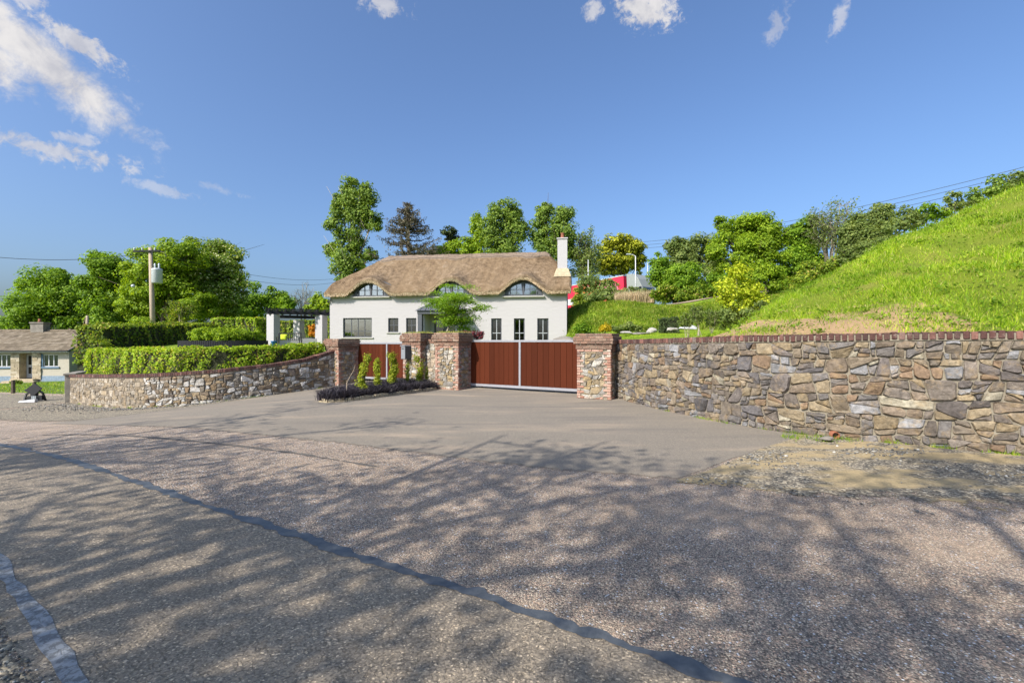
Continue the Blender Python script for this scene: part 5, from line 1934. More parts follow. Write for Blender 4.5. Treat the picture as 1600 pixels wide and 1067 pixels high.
# ------------------------------------------------------------------ trees
TREES_R = 'trees and bushes in the hedgerow on the right'
POP = 'poplars standing behind the thatched house'
plant('sycamore_tree', 'round green sycamore standing behind the small bungalow', 'tree', [(75, 468, 56, 44), (42, 492, 38, 34), (108, 458, 30, 30), (82, 436, 32, 22), (25, 510, 24, 20), (110, 495, 28, 30)], 52, L['sycamore'], 101, base=75, zg=-1.4)
plant('sycamore_tree', 'upright green tree between the round sycamore and the utility pole', 'tree', [(172, 420, 36, 30), (158, 455, 30, 38), (190, 452, 34, 40), (165, 490, 34, 26), (150, 405, 16, 14)], 50, L['sycamore'], 102, base=172, zg=.4)
plant('sycamore_tree', 'broad bright green tree directly behind the utility pole', 'tree', [(248, 412, 48, 30), (283, 398, 44, 26), (225, 448, 44, 32), (285, 440, 48, 34), (255, 475, 50, 24), (310, 475, 32, 24), (205, 478, 24, 22)], 46, L['bright'], 103, base=250, zg=.9, flat=.6)
plant('chestnut_tree', 'horse chestnut in cream blossom right of the utility pole', 'tree', [(325, 392, 44, 24), (352, 412, 32, 32), (340, 445, 44, 34), (310, 425, 30, 30), (362, 460, 24, 28), (340, 482, 34, 18)], 49, L['chestnut'], 104, base=338, zg=1.1, flat=.6)
plant('thicket', 'dark leafy thicket filling the foot of the trees behind the tall hedge', 'shrub', [(150, 500, 26, 20), (200, 496, 34, 22), (250, 490, 36, 24), (310, 486, 40, 24), (360, 484, 34, 24)], 54, L['sycamore'], 113, zg=.8, trunk=.1)
plant('bushy_tree', 'mid green tree low behind the far hedge, left of the pergola', 'tree', [(400, 470, 28, 26), (428, 468, 22, 22), (385, 482, 20, 20), (447, 476, 16, 16)], 66, L['sycamore'], 105, zg=1.6)
shrub('bushy_tree', 'small green tree seen over the pergola beside the house wall', [(500, 474, 16, 16), (512, 482, 14, 16), (488, 484, 12, 10)], 52, L['bright'], 106, cat='tree', zg=2.0, trunk=.15, size=.28)
plant('poplar_tree', 'tallest poplar rising at the left end of the thatched roof', 'tree', [(549, 302, 15, 28), (573, 306, 15, 24), (532, 318, 15, 22), (556, 335, 30, 26), (583, 345, 14, 17), (524, 348, 16, 16), (548, 376, 24, 24), (518, 388, 13, 13), (544, 408, 28, 26), (576, 398, 16, 12), (544, 440, 28, 22)], 60, L['poplar'], 107, base=548, zg=3.0, group=POP, csize=.36, flat=.9, trunk=.35, bark=M['barkpale'])
plant('poplar_tree', 'short slim poplar between the dark pine and the broad poplar', 'tree', [(745, 352, 12, 20), (748, 378, 18, 20), (722, 386, 28, 16), (695, 394, 18, 12), (735, 398, 30, 12)], 62, L['bright'], 108, base=740, zg=4.0, group=POP, csize=.36, flat=.85)
plant('poplar_tree', 'broad poplar above the middle of the thatched ridge', 'tree', [(786, 335, 22, 24), (803, 328, 13, 18), (775, 362, 26, 26), (806, 362, 20, 28), (790, 392, 34, 20)], 60, L['poplar'], 109, base=790, zg=4.0, group=POP, csize=.36, flat=.85, trunk=.35)
plant('poplar_tree', 'twin topped poplar just left of the house chimney', 'tree', [(852, 336, 16, 22), (880, 342, 18, 22), (846, 365, 20, 26), (876, 368, 26, 24), (858, 395, 30, 20), (893, 392, 12, 16)], 60, L['poplar'], 110, base=864, zg=4.2, group=POP, csize=.36, flat=.85, trunk=.35)
plant('cypress_tree', 'rounded golden green cypress above the passing lorry', 'tree', [(968, 378, 24, 15), (950, 398, 24, 22), (984, 396, 24, 26), (968, 412, 34, 22), (998, 410, 12, 18), (944, 418, 16, 14)], 68, L['cypress'], 111, base=970, zg=6.5, flat=.6)
plant('pine_tree', 'small dark pine behind the ridge beside the bare spruce', 'tree', [(703, 362, 14, 9), (706, 376, 13, 9), (683, 389, 12, 7), (697, 392, 12, 9), (672, 396, 8, 6)], 64, L['pine'], 112, base=700, zg=4.0, flat=.5, k=5)
D_R = 42
plant('hedgerow_tree', 'dense green hedgerow bush right of the passing lorry', 'tree', [(1045, 432, 36, 30), (1078, 438, 36, 30), (1040, 455, 30, 16), (1085, 458, 34, 14), (1030, 415, 14, 22)], D_R, L['sycamore'], 120, group=TREES_R, zg=5.2)
plant('hedgerow_tree', 'grey green willowy tree behind the dense hedgerow bush', 'tree', [(1098, 395, 28, 32), (1070, 400, 26, 26), (1055, 385, 16, 18), (1112, 430, 22, 30)], D_R + 4, L['willow'], 121, group=TREES_R, zg=5.6)
plant('hedgerow_tree', 'tallest bright green tree of the right hand hedgerow', 'tree', [(1165, 362, 40, 30), (1200, 356, 32, 24), (1145, 392, 34, 34), (1190, 392, 40, 34), (1160, 425, 40, 26), (1130, 350, 14, 14)], D_R, L['bright'], 122, group=TREES_R, zg=5.6)
plant('hedgerow_tree', 'dark green tree between the tallest hedgerow tree and the bare willow', 'tree', [(1240, 372, 26, 30), (1262, 360, 20, 26), (1240, 410, 32, 32), (1268, 405, 20, 34), (1225, 440, 30, 22)], D_R, L['sycamore'], 123, group=TREES_R, zg=6.0)
plant('hedgerow_bush', 'bright leafy bush in front of the tall hedgerow trees, above the yellow shrub', 'shrub', [(1195, 425, 24, 20), (1180, 440, 20, 20), (1212, 442, 20, 18)], 34, L['bright'], 124, group=TREES_R, zg=5.0, trunk=.12)
plant('hedgerow_tree', 'olive green tree right of the bare willow, at the foot of the bank skyline', 'tree', [(1355, 352, 30, 30), (1378, 338, 20, 22), (1340, 380, 28, 30), (1372, 378, 26, 26), (1325, 365, 14, 24), (1350, 410, 40, 22)], 36, L['willow'], 125, group=TREES_R, zg=6.0)
for i, (lb, bl, mt) in enumerate((('dark thicket at the foot of the dense bush beside the lorry', [(1035, 458, 26, 14), (1065, 460, 26, 13), (1095, 460, 26, 13)], 'darkhedge'),
                                  ('leafy thicket under the tallest hedgerow tree', [(1135, 440, 26, 24), (1160, 448, 26, 20), (1215, 446, 22, 18)], 'sycamore'),
                                  ('dark thicket between the bare willow and the bank', [(1270, 430, 26, 24), (1300, 420, 26, 22), (1245, 446, 26, 18)], 'darkhedge'),
                                  ('low olive thicket beneath the olive green tree', [(1330, 400, 22, 20), (1360, 396, 26, 20), (1388, 384, 22, 20)], 'willow'))):
    plant('hedgerow_thicket', lb, 'shrub', bl, (40, 39, 37, 34)[i], L[mt], 160 + i, group=TREES_R, zg=4.6 + .3 * i, trunk=.08)
sk = [('low dark bush on the skyline, first right of the olive tree', [(1412, 338, 20, 18), (1400, 356, 18, 18), (1430, 345, 16, 16)], 'willow'),
      ('dense bush near the middle of the skyline hedge', [(1448, 330, 20, 14), (1465, 334, 18, 14), (1435, 342, 14, 12)], 'sycamore'),
      ('loose sapling with a ragged top on the skyline', [(1492, 312, 13, 14), (1503, 322, 16, 12), (1484, 326, 12, 10)], 'willow'),
      ('thin leaved bush leaning over the skyline beside the ragged sapling', [(1522, 304, 12, 12), (1530, 312, 14, 10)], 'poplar'),
      ('tall open bush near the right end of the skyline', [(1560, 284, 14, 14), (1555, 298, 16, 12), (1545, 302, 12, 9)], 'poplar'),
      ('last dense bush on the skyline at the edge of view', [(1590, 280, 16, 12), (1578, 290, 12, 10), (1604, 276, 14, 12)], 'willow')]
for i, (lb, bl, mt) in enumerate(sk):
    plant('skyline_bush', lb, 'shrub', bl, 24, L[mt], 130 + i, size=.17, group=TREES_R, zg=8.0 + i * .3 - 2.2, trunk=.06, k=2.6, csize=.4)


def twig_tree(name, label, base, D, top, spread, seed, zg, mat='twig', n=9, leaf=None, cat='tree', trunkpx=None, leafk=0.25):
    """an open bare tree: forking stems with fine twigs"""
    q = np.random.default_rng(seed)
    x0 = (base - 800) / F * D
    ztop = ZC + (533.5 - top) / F * D
    root = thing(name, label, cat, (x0, D, zg))
    H = ztop - zg
    sp = spread * D / F
    tm, lm = MB(), MB()
    tips = []
    for s in range(n):
        a = q.uniform(0, 2 * math.pi)
        e = Vector((math.cos(a) * sp * q.uniform(.2, 1), math.sin(a) * sp * .6 * q.uniform(.2, 1), H * q.uniform(.7, 1)))
        m1 = Vector((e.x * .35, e.y * .35, H * .45)) + Vector(q.normal(size=3)) * .03 * H
        r = H * .009
        tm.tube([(q.normal() * .1, q.normal() * .1, -.3), m1, e], [r * 1.5, r, r * .25], 5)
        for b in range(14):
            f = q.uniform(.3, .98)
            p = m1.lerp(e, (f - .3) / .7)
            d = Vector((q.normal() * .6 + (e.x) / (sp + .1) * .5, q.normal() * .6, q.uniform(.2, 1.1))).normalized() * H * q.uniform(.06, .18)
            lm.tube([p, p + d * .5 + Vector(q.normal(size=3)) * .01 * H, p + d], [r * .32, r * .2, r * .1], 3, cap=False)
            tips.append(p + d)
            for _ in range(4):
                d2 = (d.normalized() + Vector(q.normal(size=3)) * .6).normalized() * H * q.uniform(.03, .08)
                p2 = p + d * q.uniform(.3, 1)
                lm.tube([p2, p2 + d2], [r * .16, r * .07], 3, cap=False)
                tips.append(p2 + d2)
    tm.build('stems', L[mat], root)
    lm.build('twigs', L[mat], root)
    if leaf is not None:
        T = np.array([tuple(t) for t in tips])
        P = np.repeat(T, max(1, int(leafk * 10)), 0)
        P = P + q.normal(size=P.shape) * H * .018
        N = unit(q.normal(size=P.shape) + [0, 0, .6])
        V, Fc = leaf_geo(P, N, D * .0045, q)
        link('crown', mesh_np('crown', V, Fc, leaf), root)
    return root


twig_tree('bare_willow', 'pale bare willow with grey twigs among the green hedgerow', 1300, 40, 318, 34, 140, 6.2, n=16, leaf=L['willow'], leafk=.35)
twig_tree('eucalyptus_tree', 'sparse greyish tree with pale stems right of the house chimney', 912, 60, 370, 24, 141, 5.0, n=10, leaf=L['willow'], leafk=.8)
twig_tree('bare_tree', 'leafless tree standing behind the pergola', 474, 56, 442, 18, 142, 2.0, n=8)
twig_tree('bare_bush', 'leafless thicket at the foot of the bright green tree by the utility pole', 285, 43, 470, 28, 143, 1.2, n=12, leaf=L['darkhedge'], leafk=.3)


def spruce():
    D, base = 58, 638
    q = np.random.default_rng(7)
    x0 = (base - 800) / F * D
    zg, ztop = 3.2, ZC + (533.5 - 317) / F * D
    root = thing('spruce_tree', 'brown thinning spruce with drooping branches behind the thatched ridge', 'tree', (x0, D, zg))
    H = ztop - zg
    MB().tube([(0, 0, -.3), (.05, 0, H * .5), (0, 0, H)], [.38, .24, .03], 8).build('trunk', M['bark'], root, smooth=True)
    P, N, lm = [], [], MB()
    for i in range(170):
        f = q.uniform(.45, 1.0)
        z = H * f
        R = 4.3 * (max(0, 1 - f) / .4) ** .62 * q.uniform(.55, 1.08) + .25
        a = q.uniform(0, 2 * math.pi)
        d = np.array([math.cos(a), math.sin(a), 0])
        rise = R * q.uniform(.25, .55)
        m = max(10, int(R * 27))
        s = q.random(m) ** .7
        c = d * (s * R)[:, None] + np.array([0, 0, z]) + np.array([0, 0, 1]) * (rise * s ** 1.4 - .25 * R * s)[:, None]
        c[:, 2] -= np.abs(q.normal(0, .28, m)) * (0.3 + s)
        c[:, :2] += q.normal(0, .12, (m, 2))
        P.append(c)
        N.append(q.normal(size=(m, 3)) * .6 + d * .5)
        lm.tube([(0, 0, z - .1), tuple(d * R * .5 + [0, 0, z + rise * .2 - .12 * R]), tuple(d * R + [0, 0, z + rise - .25 * R])], [.07, .045, .015], 4, cap=False)
    P, N = np.concatenate(P), unit(np.concatenate(N))
    V, Fc = leaf_geo(P, N, .30 * q.uniform(.6, 1.2, len(P)), q, .35)
    link('crown', mesh_np('crown', V, Fc, L['conifer']), root)
    lm.build('limbs', M['bark'], root)


spruce()

# ------------------------------------------------------------------ hedges and garden shrubs
idx = list(range(6, len(RUN_L.P) - 8, 16)) + [len(RUN_L.P) - 3]
hp = [(p[0] - n[0] * 0.95, p[1] - n[1] * 0.95) for p, n in zip(RUN_L.P[idx], RUN_L.N[idx])]
hedge('long clipped beech hedge standing behind the low curved stone wall', hp, 0.95, lambda x, y: Zf(x, y) + 0.95, [1.52, 1.48, 1.42, 1.38, 1.36, 1.33, 1.32], 0.085, 620, L['hedge'], 201)
hedge('dark tall clipped hedge running back from the bungalow end', [(-23.6, 25.4), (-23.9, 29.0), (-24.6, 33.5), (-25.2, 37.5)], 1.5, lambda x, y: Zg(x, y), [2.55, 2.75, 2.95, 3.1], 0.15, 170, L['darkhedge'], 202, bulge=.09)
hedge('straight clipped hedge behind the round raised bed', [(-25.0, 38.4), (-22.8, 38.6), (-21.2, 38.4)], 1.4, lambda x, y: Zg(x, y), [3.55, 3.65, 3.6], 0.16, 170, L['hedge'], 203)
hedge('far dark hedge closing the lawn behind the pergola', [(-29.0, 48.5), (-22, 47.5), (-14.5, 46.5)], 1.6, lambda x, y: Zg(x, y), [3.7, 3.8, 4.0], 0.2, 110, L['darkhedge'], 204)
shrub('hedge_bush', 'loose bright bush before the dark tall hedge, at the foot of the utility pole', [(222, 506, 24, 12), (205, 512, 14, 9)], 33, L['bright'], 205, zg=1.0)
shrub('loose_shrub', 'loose low shrub at the near end of the dark tall hedge', [(150, 528, 12, 12), (164, 536, 14, 8)], 25.0, L['darkhedge'], 206, size=.09, k=1.6, zg=.6)


def raised_bed():
    c = wp(350, 540, 27.5)
    zg = 1.12
    root = thing('raised_bed', 'round raised bed walled with upright black planks', 'raised bed', (c.x, c.y, zg))
    rx, ry = 2.5, 1.7
    n = 124
    mb = MB()
    R = random.Random(3)
    for k in range(n):
        a = 2 * math.pi * k / n
        Mx = Matrix.Translation((rx * math.cos(a), ry * math.sin(a), 0)) @ Matrix.Rotation(math.atan2(math.sin(a) / ry, math.cos(a) / rx), 4, 'Z')
        mb.box(-.012, .012, -.052, .052, -.1, .58 + R.uniform(-.008, .008), Mx)
    mb.build('planks', M['blackwood'], root)['kind'] = 'stuff'
    MB().add([(rx * .98 * math.cos(2 * math.pi * k / 40), ry * .98 * math.sin(2 * math.pi * k / 40), .5) for k in range(40)], [tuple(range(40))]).build('soil', M['hedgecore'], root)
    q = np.random.default_rng(5)
    Vs, Fs, nb = [], [], 0
    s = thing('laurel_bush', 'bright green mound of shrubs filling the round raised bed', 'shrub', (c.x, c.y, zg + .5))
    for k in range(16):
        a = q.uniform(0, 6.28)
        r = q.random() ** .5 * .8
        P, N = clump_cloud((rx * r * math.cos(a), ry * r * math.sin(a), .35), (.75, .7, .58), q, .11, 4.0, .34, .7)
        P[:, 2] = np.maximum(P[:, 2], .02)
        V, Fc = leaf_geo(P, N, .11 * q.uniform(.6, 1.3, len(P)), q)
        Vs.append(V)
        Fs.append(Fc + nb)
        nb += len(V)
    link('foliage', mesh_np('foliage', np.concatenate(Vs), np.concatenate(Fs), L['bright']), s)
    st = MB()
    for k in range(14):
        a, r = q.uniform(0, 6.28), q.random() ** .5 * .7
        st.tube([(rx * r * math.cos(a), ry * r * math.sin(a), -.05), (rx * r * math.cos(a) + q.normal() * .1, ry * r * math.sin(a), .5)], [.02, .008], 4)
    st.build('stems', M['bark'], s)


raised_bed()
shrub('orange_shrub', 'rounded orange shrub seen through the pergola', [(488, 513, 8, 8), (490, 521, 8, 6)], 40, L['orange'], 210, zg=1.6, size=.13)
shrub('burgundy_maple', 'low burgundy leaved shrub behind the mossy gate pillar', [(738, 523, 20, 7), (750, 524, 8, 7), (726, 523, 10, 7)], 18.2, L['burgundy'], 211, zg=.3, size=.07)


def young_maple():
    D = 19.5
    q = np.random.default_rng(21)
    x0 = (697 - 800) / F * D
    root = thing('maple_tree', 'small light green tree with layered branches in front of the porch', 'tree', (x0, D, .3))
    mb, lm = MB(), MB()
    t = lambda px, py, dd=0: Vector(wp(px, py, D + dd)) - Vector((x0, D, .3))
    fork = t(704, 505)
    mb.tube([(0, 0, -.2), t(696, 524), t(700, 514), fork], [.06, .05, .045, .04], 7)
    mb.build('trunk', M['barkpale'], root, smooth=True)
    tips = [(694, 445), (682, 458), (668, 464), (720, 452), (735, 447), (712, 462), (740, 466), (755, 474), (762, 478), (700, 474), (702, 470), (690, 472), (725, 478), (745, 492), (715, 490), (700, 490), (702, 503), (728, 510), (735, 505), (706, 480), (730, 462), (700, 486),
            (752, 486), (718, 500), (684, 468), (708, 452), (698, 460)]
    Vs, Fs, nb = [], [], 0
    for (px, py) in tips:
        dd = q.uniform(-.7, .7)
        e = t(px + q.normal() * 2, py + q.normal() * 2, dd)
        mid = fork.lerp(e, .55) + Vector((0, 0, .05))
        lm.tube([fork + Vector((0, 0, -.05)), mid, e], [.022, .014, .005], 5, cap=False)
        for _ in range(3):                # flat layered sprays
            c = mid.lerp(e, q.uniform(.3, 1.1)) + Vector((q.normal() * .1, q.normal() * .1, q.normal() * .05))
            n = 170 if px < 738 else 95
            o = q.normal(size=(n, 3)) * [.21, .2, .045]
            P = np.array(c) + o
            P[:, 2] -= (np.abs(o[:, 0]) + np.abs(o[:, 1])) * .18
            N = unit(q.normal(size=(n, 3)) * .5 + [0, -.15, .9])
            V, Fc = leaf_geo(P, N, .085 * q.uniform(.6, 1.3, n), q, .5)
            Vs.append(V)
            Fs.append(Fc + nb)
            nb += len(V)
    link('crown', mesh_np('crown', np.concatenate(Vs), np.concatenate(Fs), L['maple']), root)
    lm.build('limbs', M['barkpale'], root, smooth=True)


young_maple()

# shrubs on the right of the house
shrub('yellow_shrub', 'tall yellow green shrub beside the toe of the grass bank', [(1150, 430, 24, 20), (1136, 454, 26, 24), (1165, 458, 30, 26), (1182, 474, 24, 22), (1150, 480, 28, 20)], 16.5, L['yellow'], 220, zg=1.75, size=.10, group=None, trunk=.04, csize=.36, k=3.2)
shrub('leafy_shrub', 'darker green lower shrub growing against the tall yellow green shrub', [(1152, 492, 28, 24), (1172, 500, 20, 18), (1135, 500, 18, 22), (1190, 478, 14, 10)], 16.2, L['willow'], 221, zg=1.75, size=.09, k=3.4)
for i, (px, tp, lb) in enumerate(((1092, 478, 'taller thin sapling on the lawn beside the yellow green shrub'), (1112, 486, 'pale stemmed sapling nearest the yellow green shrub'), (1076, 492, 'shortest straggling sapling on the lawn edge'))):
    twig_tree('sapling', lb, px, 14.6 + .4 * i, tp, 16, 225 + i, 1.70, n=5, leaf=L['willow'], leafk=.35)
shrub('gorse_bush', 'small bright yellow flowering bush below the green slope', [(948, 512, 11, 8), (940, 515, 7, 5)], 25, L['gorse'], 230, zg=1.9, size=.1)
shrub('low_shrub', 'spreading olive shrub right of the yellow flowering bush', [(978, 511, 18, 9), (965, 514, 12, 7), (995, 514, 10, 6)], 25, L['willow'], 231, zg=1.95, size=.12)
shrub('low_shrub', 'brownish thin shrub between the olive shrub and the clipped dark block', [(1018, 512, 16, 8), (1005, 514, 10, 6)], 26, L['darkhedge'], 232, zg=2.0, size=.1, k=1.6)
shrub('low_shrub', 'green bushes against the right end of the thatched house', [(905, 513, 14, 10), (918, 515, 10, 9)], 27, L['sycamore'], 233, zg=1.9, size=.13)
bxp = wp(1045, 515, 25.0)
hedge('small dark clipped box block on the right hand lawn', [(bxp.x - .38, 25.0), (bxp.x + .38, 25.0)], .62, 2.05, [2.92, 2.95], .07, 900, L['pine'], 234, name='box_hedge')
shrub('roadside_willow', 'olive willow bush half hiding the lorry trailer', [(932, 440, 30, 15), (916, 450, 18, 12), (950, 447, 20, 12)], 50, L['willow'], 235, zg=4.8, size=.26, trunk=.1, k=3.0)
shrub('roadside_bramble', 'thick dark green brambles on the slope top below the lorry', [(925, 466, 26, 16), (955, 462, 26, 14), (985, 457, 22, 10), (905, 474, 16, 12), (1005, 458, 14, 8)], 46, L['willow'], 236, zg=3.9, size=.26, trunk=.06)
shrub('ivy_bush', 'dark bush against the back corner of the thatched house', [(902, 470, 8, 22), (910, 478, 10, 14)], 42, L['darkhedge'], 237, zg=3.4, size=.2, trunk=.1)


def reeds():
    q = np.random.default_rng(31)
    n = 2600
    D = 43.5
    px = q.uniform(962, 1022, n)
    y = D + q.uniform(-1.0, 1.0, n)
    x = (px - 800) / F * y
    z = np.full(n, float(Zg((990 - 800) / F * D, D)))
    z = ZC + (533.5 - (477 - (px - 962) * .05)) / F * D
    h = 1.35 * q.uniform(.6, 1.05, n)
    V, Fc = blades(np.stack([x, y, z], 1), h, .05, q, .16)
    o = structure(link('reeds', mesh_np('reeds', V, Fc, L['straw'])))
    o['kind'] = 'stuff'
    o['label'] = 'dry straw coloured reeds below the lorry cab'


reeds()

# ------------------------------------------------------------------ planting bed between the two gates
BED = [(-5.02, 12.45), (-4.4, 12.75), (-3.75, 13.55), (-3.1, 14.6), (-2.62, 15.55), (-3.1, 16.0), (-3.9, 16.5), (-4.4, 16.3), (-5.0, 15.2), (-5.45, 13.9), (-5.42, 12.9)]


def in_poly(P, poly):
    x, y = P[:, 0], P[:, 1]
    r = np.zeros(len(P), bool)
    for i in range(len(poly)):
        (x0, y0), (x1, y1) = poly[i], poly[i - 1]
        c = ((y0 > y) != (y1 > y)) & (x < (x1 - x0) * (y - y0) / (y1 - y0 + 1e-12) + x0)
        r ^= c
    return r


def planting_bed():
    T, P = smooth_poly(BED + [BED[0]], 0.16)
    P = P[:, :2]
    root = thing('planting_bed', 'kerbed planting bed of black grass between the two gates', 'flower bed', (-4.2, 14.4, 0))
    R = random.Random(4)
    ctr = np.array([-4.2, 14.4])
    for i in range(len(P) - 1):
        a, b = P[i], P[i + 1]
        if a[1] > 15.7 and a[0] > -4.2:
            continue
        m = (a + b) / 2
        z = float(Zf(m[0], m[1]))
        d = b - a
        k = link('kerb_stone', KERB, root, (m[0] + 4.2, m[1] - 14.4, z + .035 + R.uniform(-.01, .01)))
        k.rotation_euler = (R.gauss(0, .03), R.gauss(0, .03), math.atan2(d[1], d[0]))
        k.scale = (np.linalg.norm(d) / .16 * .96, 1, R.uniform(.85, 1.15))
    n = len(P) - 1
    MB().add([(p[0] * .985 - ctr[0] * .985, p[1] * .995 - 14.4 * .995, float(Zf(p[0], p[1])) + .04) for p in P[:-1]], [tuple(range(n))]).build('soil', M['hedgecore'], root)
    q = np.random.default_rng(17)
    C = q.uniform([-5.6, 12.3], [-2.4, 16.6], (2600, 2))
    C = C[in_poly(C, [tuple(p) for p in P])]
    gap = (np.abs(C[:, 0] + 4.92) < .22) & (np.abs(C[:, 1] - 13.15) < .3)
    C = C[~gap][:620]
    nb = 70
    B = np.repeat(C, nb, 0) + q.normal(0, .055, (len(C) * nb, 2))
    z = Zf(B[:, 0], B[:, 1]) + .05
    hh = np.repeat(q.uniform(.16, .32, len(C)), nb) * q.uniform(.6, 1.1, len(B))
    V, Fc = blades(np.stack([B[:, 0] + 4.2, B[:, 1] - 14.4, z], 1), hh, .014, q, .75, 2)
    g = link('black_grass', mesh_np('black_grass', V, Fc, L['blackgrass']), root)
    g['kind'] = 'stuff'
    cols = [('tallest yellow green column shrub leaning right at the near end of the bed', 568, 614, [(574, 560), (568, 574), (563, 600)], 13.4, 7.5),
            ('slim column shrub just right of the leaning one', 590, 606, [(589, 566), (590, 590)], 14.2, 6.0),
            ('double headed column shrub in front of the narrow gate', 612, 600, [(612, 557), (617, 575), (613, 590)], 14.9, 7.5),
            ('thin column shrub in front of the letterbox pillar', 637, 599, [(637, 572), (637, 588)], 15.2, 4.0),
            ('bushy column shrub to the right under the letterbox', 655, 598, [(652, 560), (657, 572), (655, 588)], 15.6, 6.5),
            ('smallest column shrub beside the recessed stone wall', 667, 597, [(667, 577)], 15.8, 3.0)]
    for i, (lb, base, by, bl, D, rx) in enumerate(cols):
        chain = [(bl[0][0], bl[0][1] + 2)] + bl[1:] + [(base, by - 8)]
        bl = []
        for (ax, ay), (cx_, cy_) in zip(chain, chain[1:]):
            m_ = max(1, int(abs(cy_ - ay) / 7))
            bl += [(ax + (cx_ - ax) * f / m_, ay + (cy_ - ay) * f / m_) for f in range(m_)]
        bl.append(chain[-1])
        shrub('column_shrub', lb, [(px, py, rx * .85, 9) for px, py in bl], D, L['column'], 240 + i, zg=.06, base=base, size=.055, k=3.4 if i < 3 else 2.0, group='column shrubs in the planting bed', trunk=.015, csize=.5, flat=1.2, fill=.2)
    s = thing('stick_sapling', 'thin bent bare stick planted at the tip of the bed', 'sapling', (-4.72, 13.0, .05))
    D = 13.0
    tt = lambda px, py: Vector(wp(px, py, D)) - Vector((-4.72, 13.0, .05))
    MB().tube([(0, 0, -.05), tt(542, 600), tt(543, 594)], [.02, .018, .016], 6).build('stake', M['polewood'], s)
    MB().tube([tt(543, 596), tt(547, 588), tt(553, 578), tt(555, 570)], [.009, .008, .006, .004], 5).build('bent_stem', M['polewood'], s)


KERB = chamfer_box('kerb_stone', 0.16, 0.11, 0.13, 0.015, M['kerbstone'])
planting_bed()


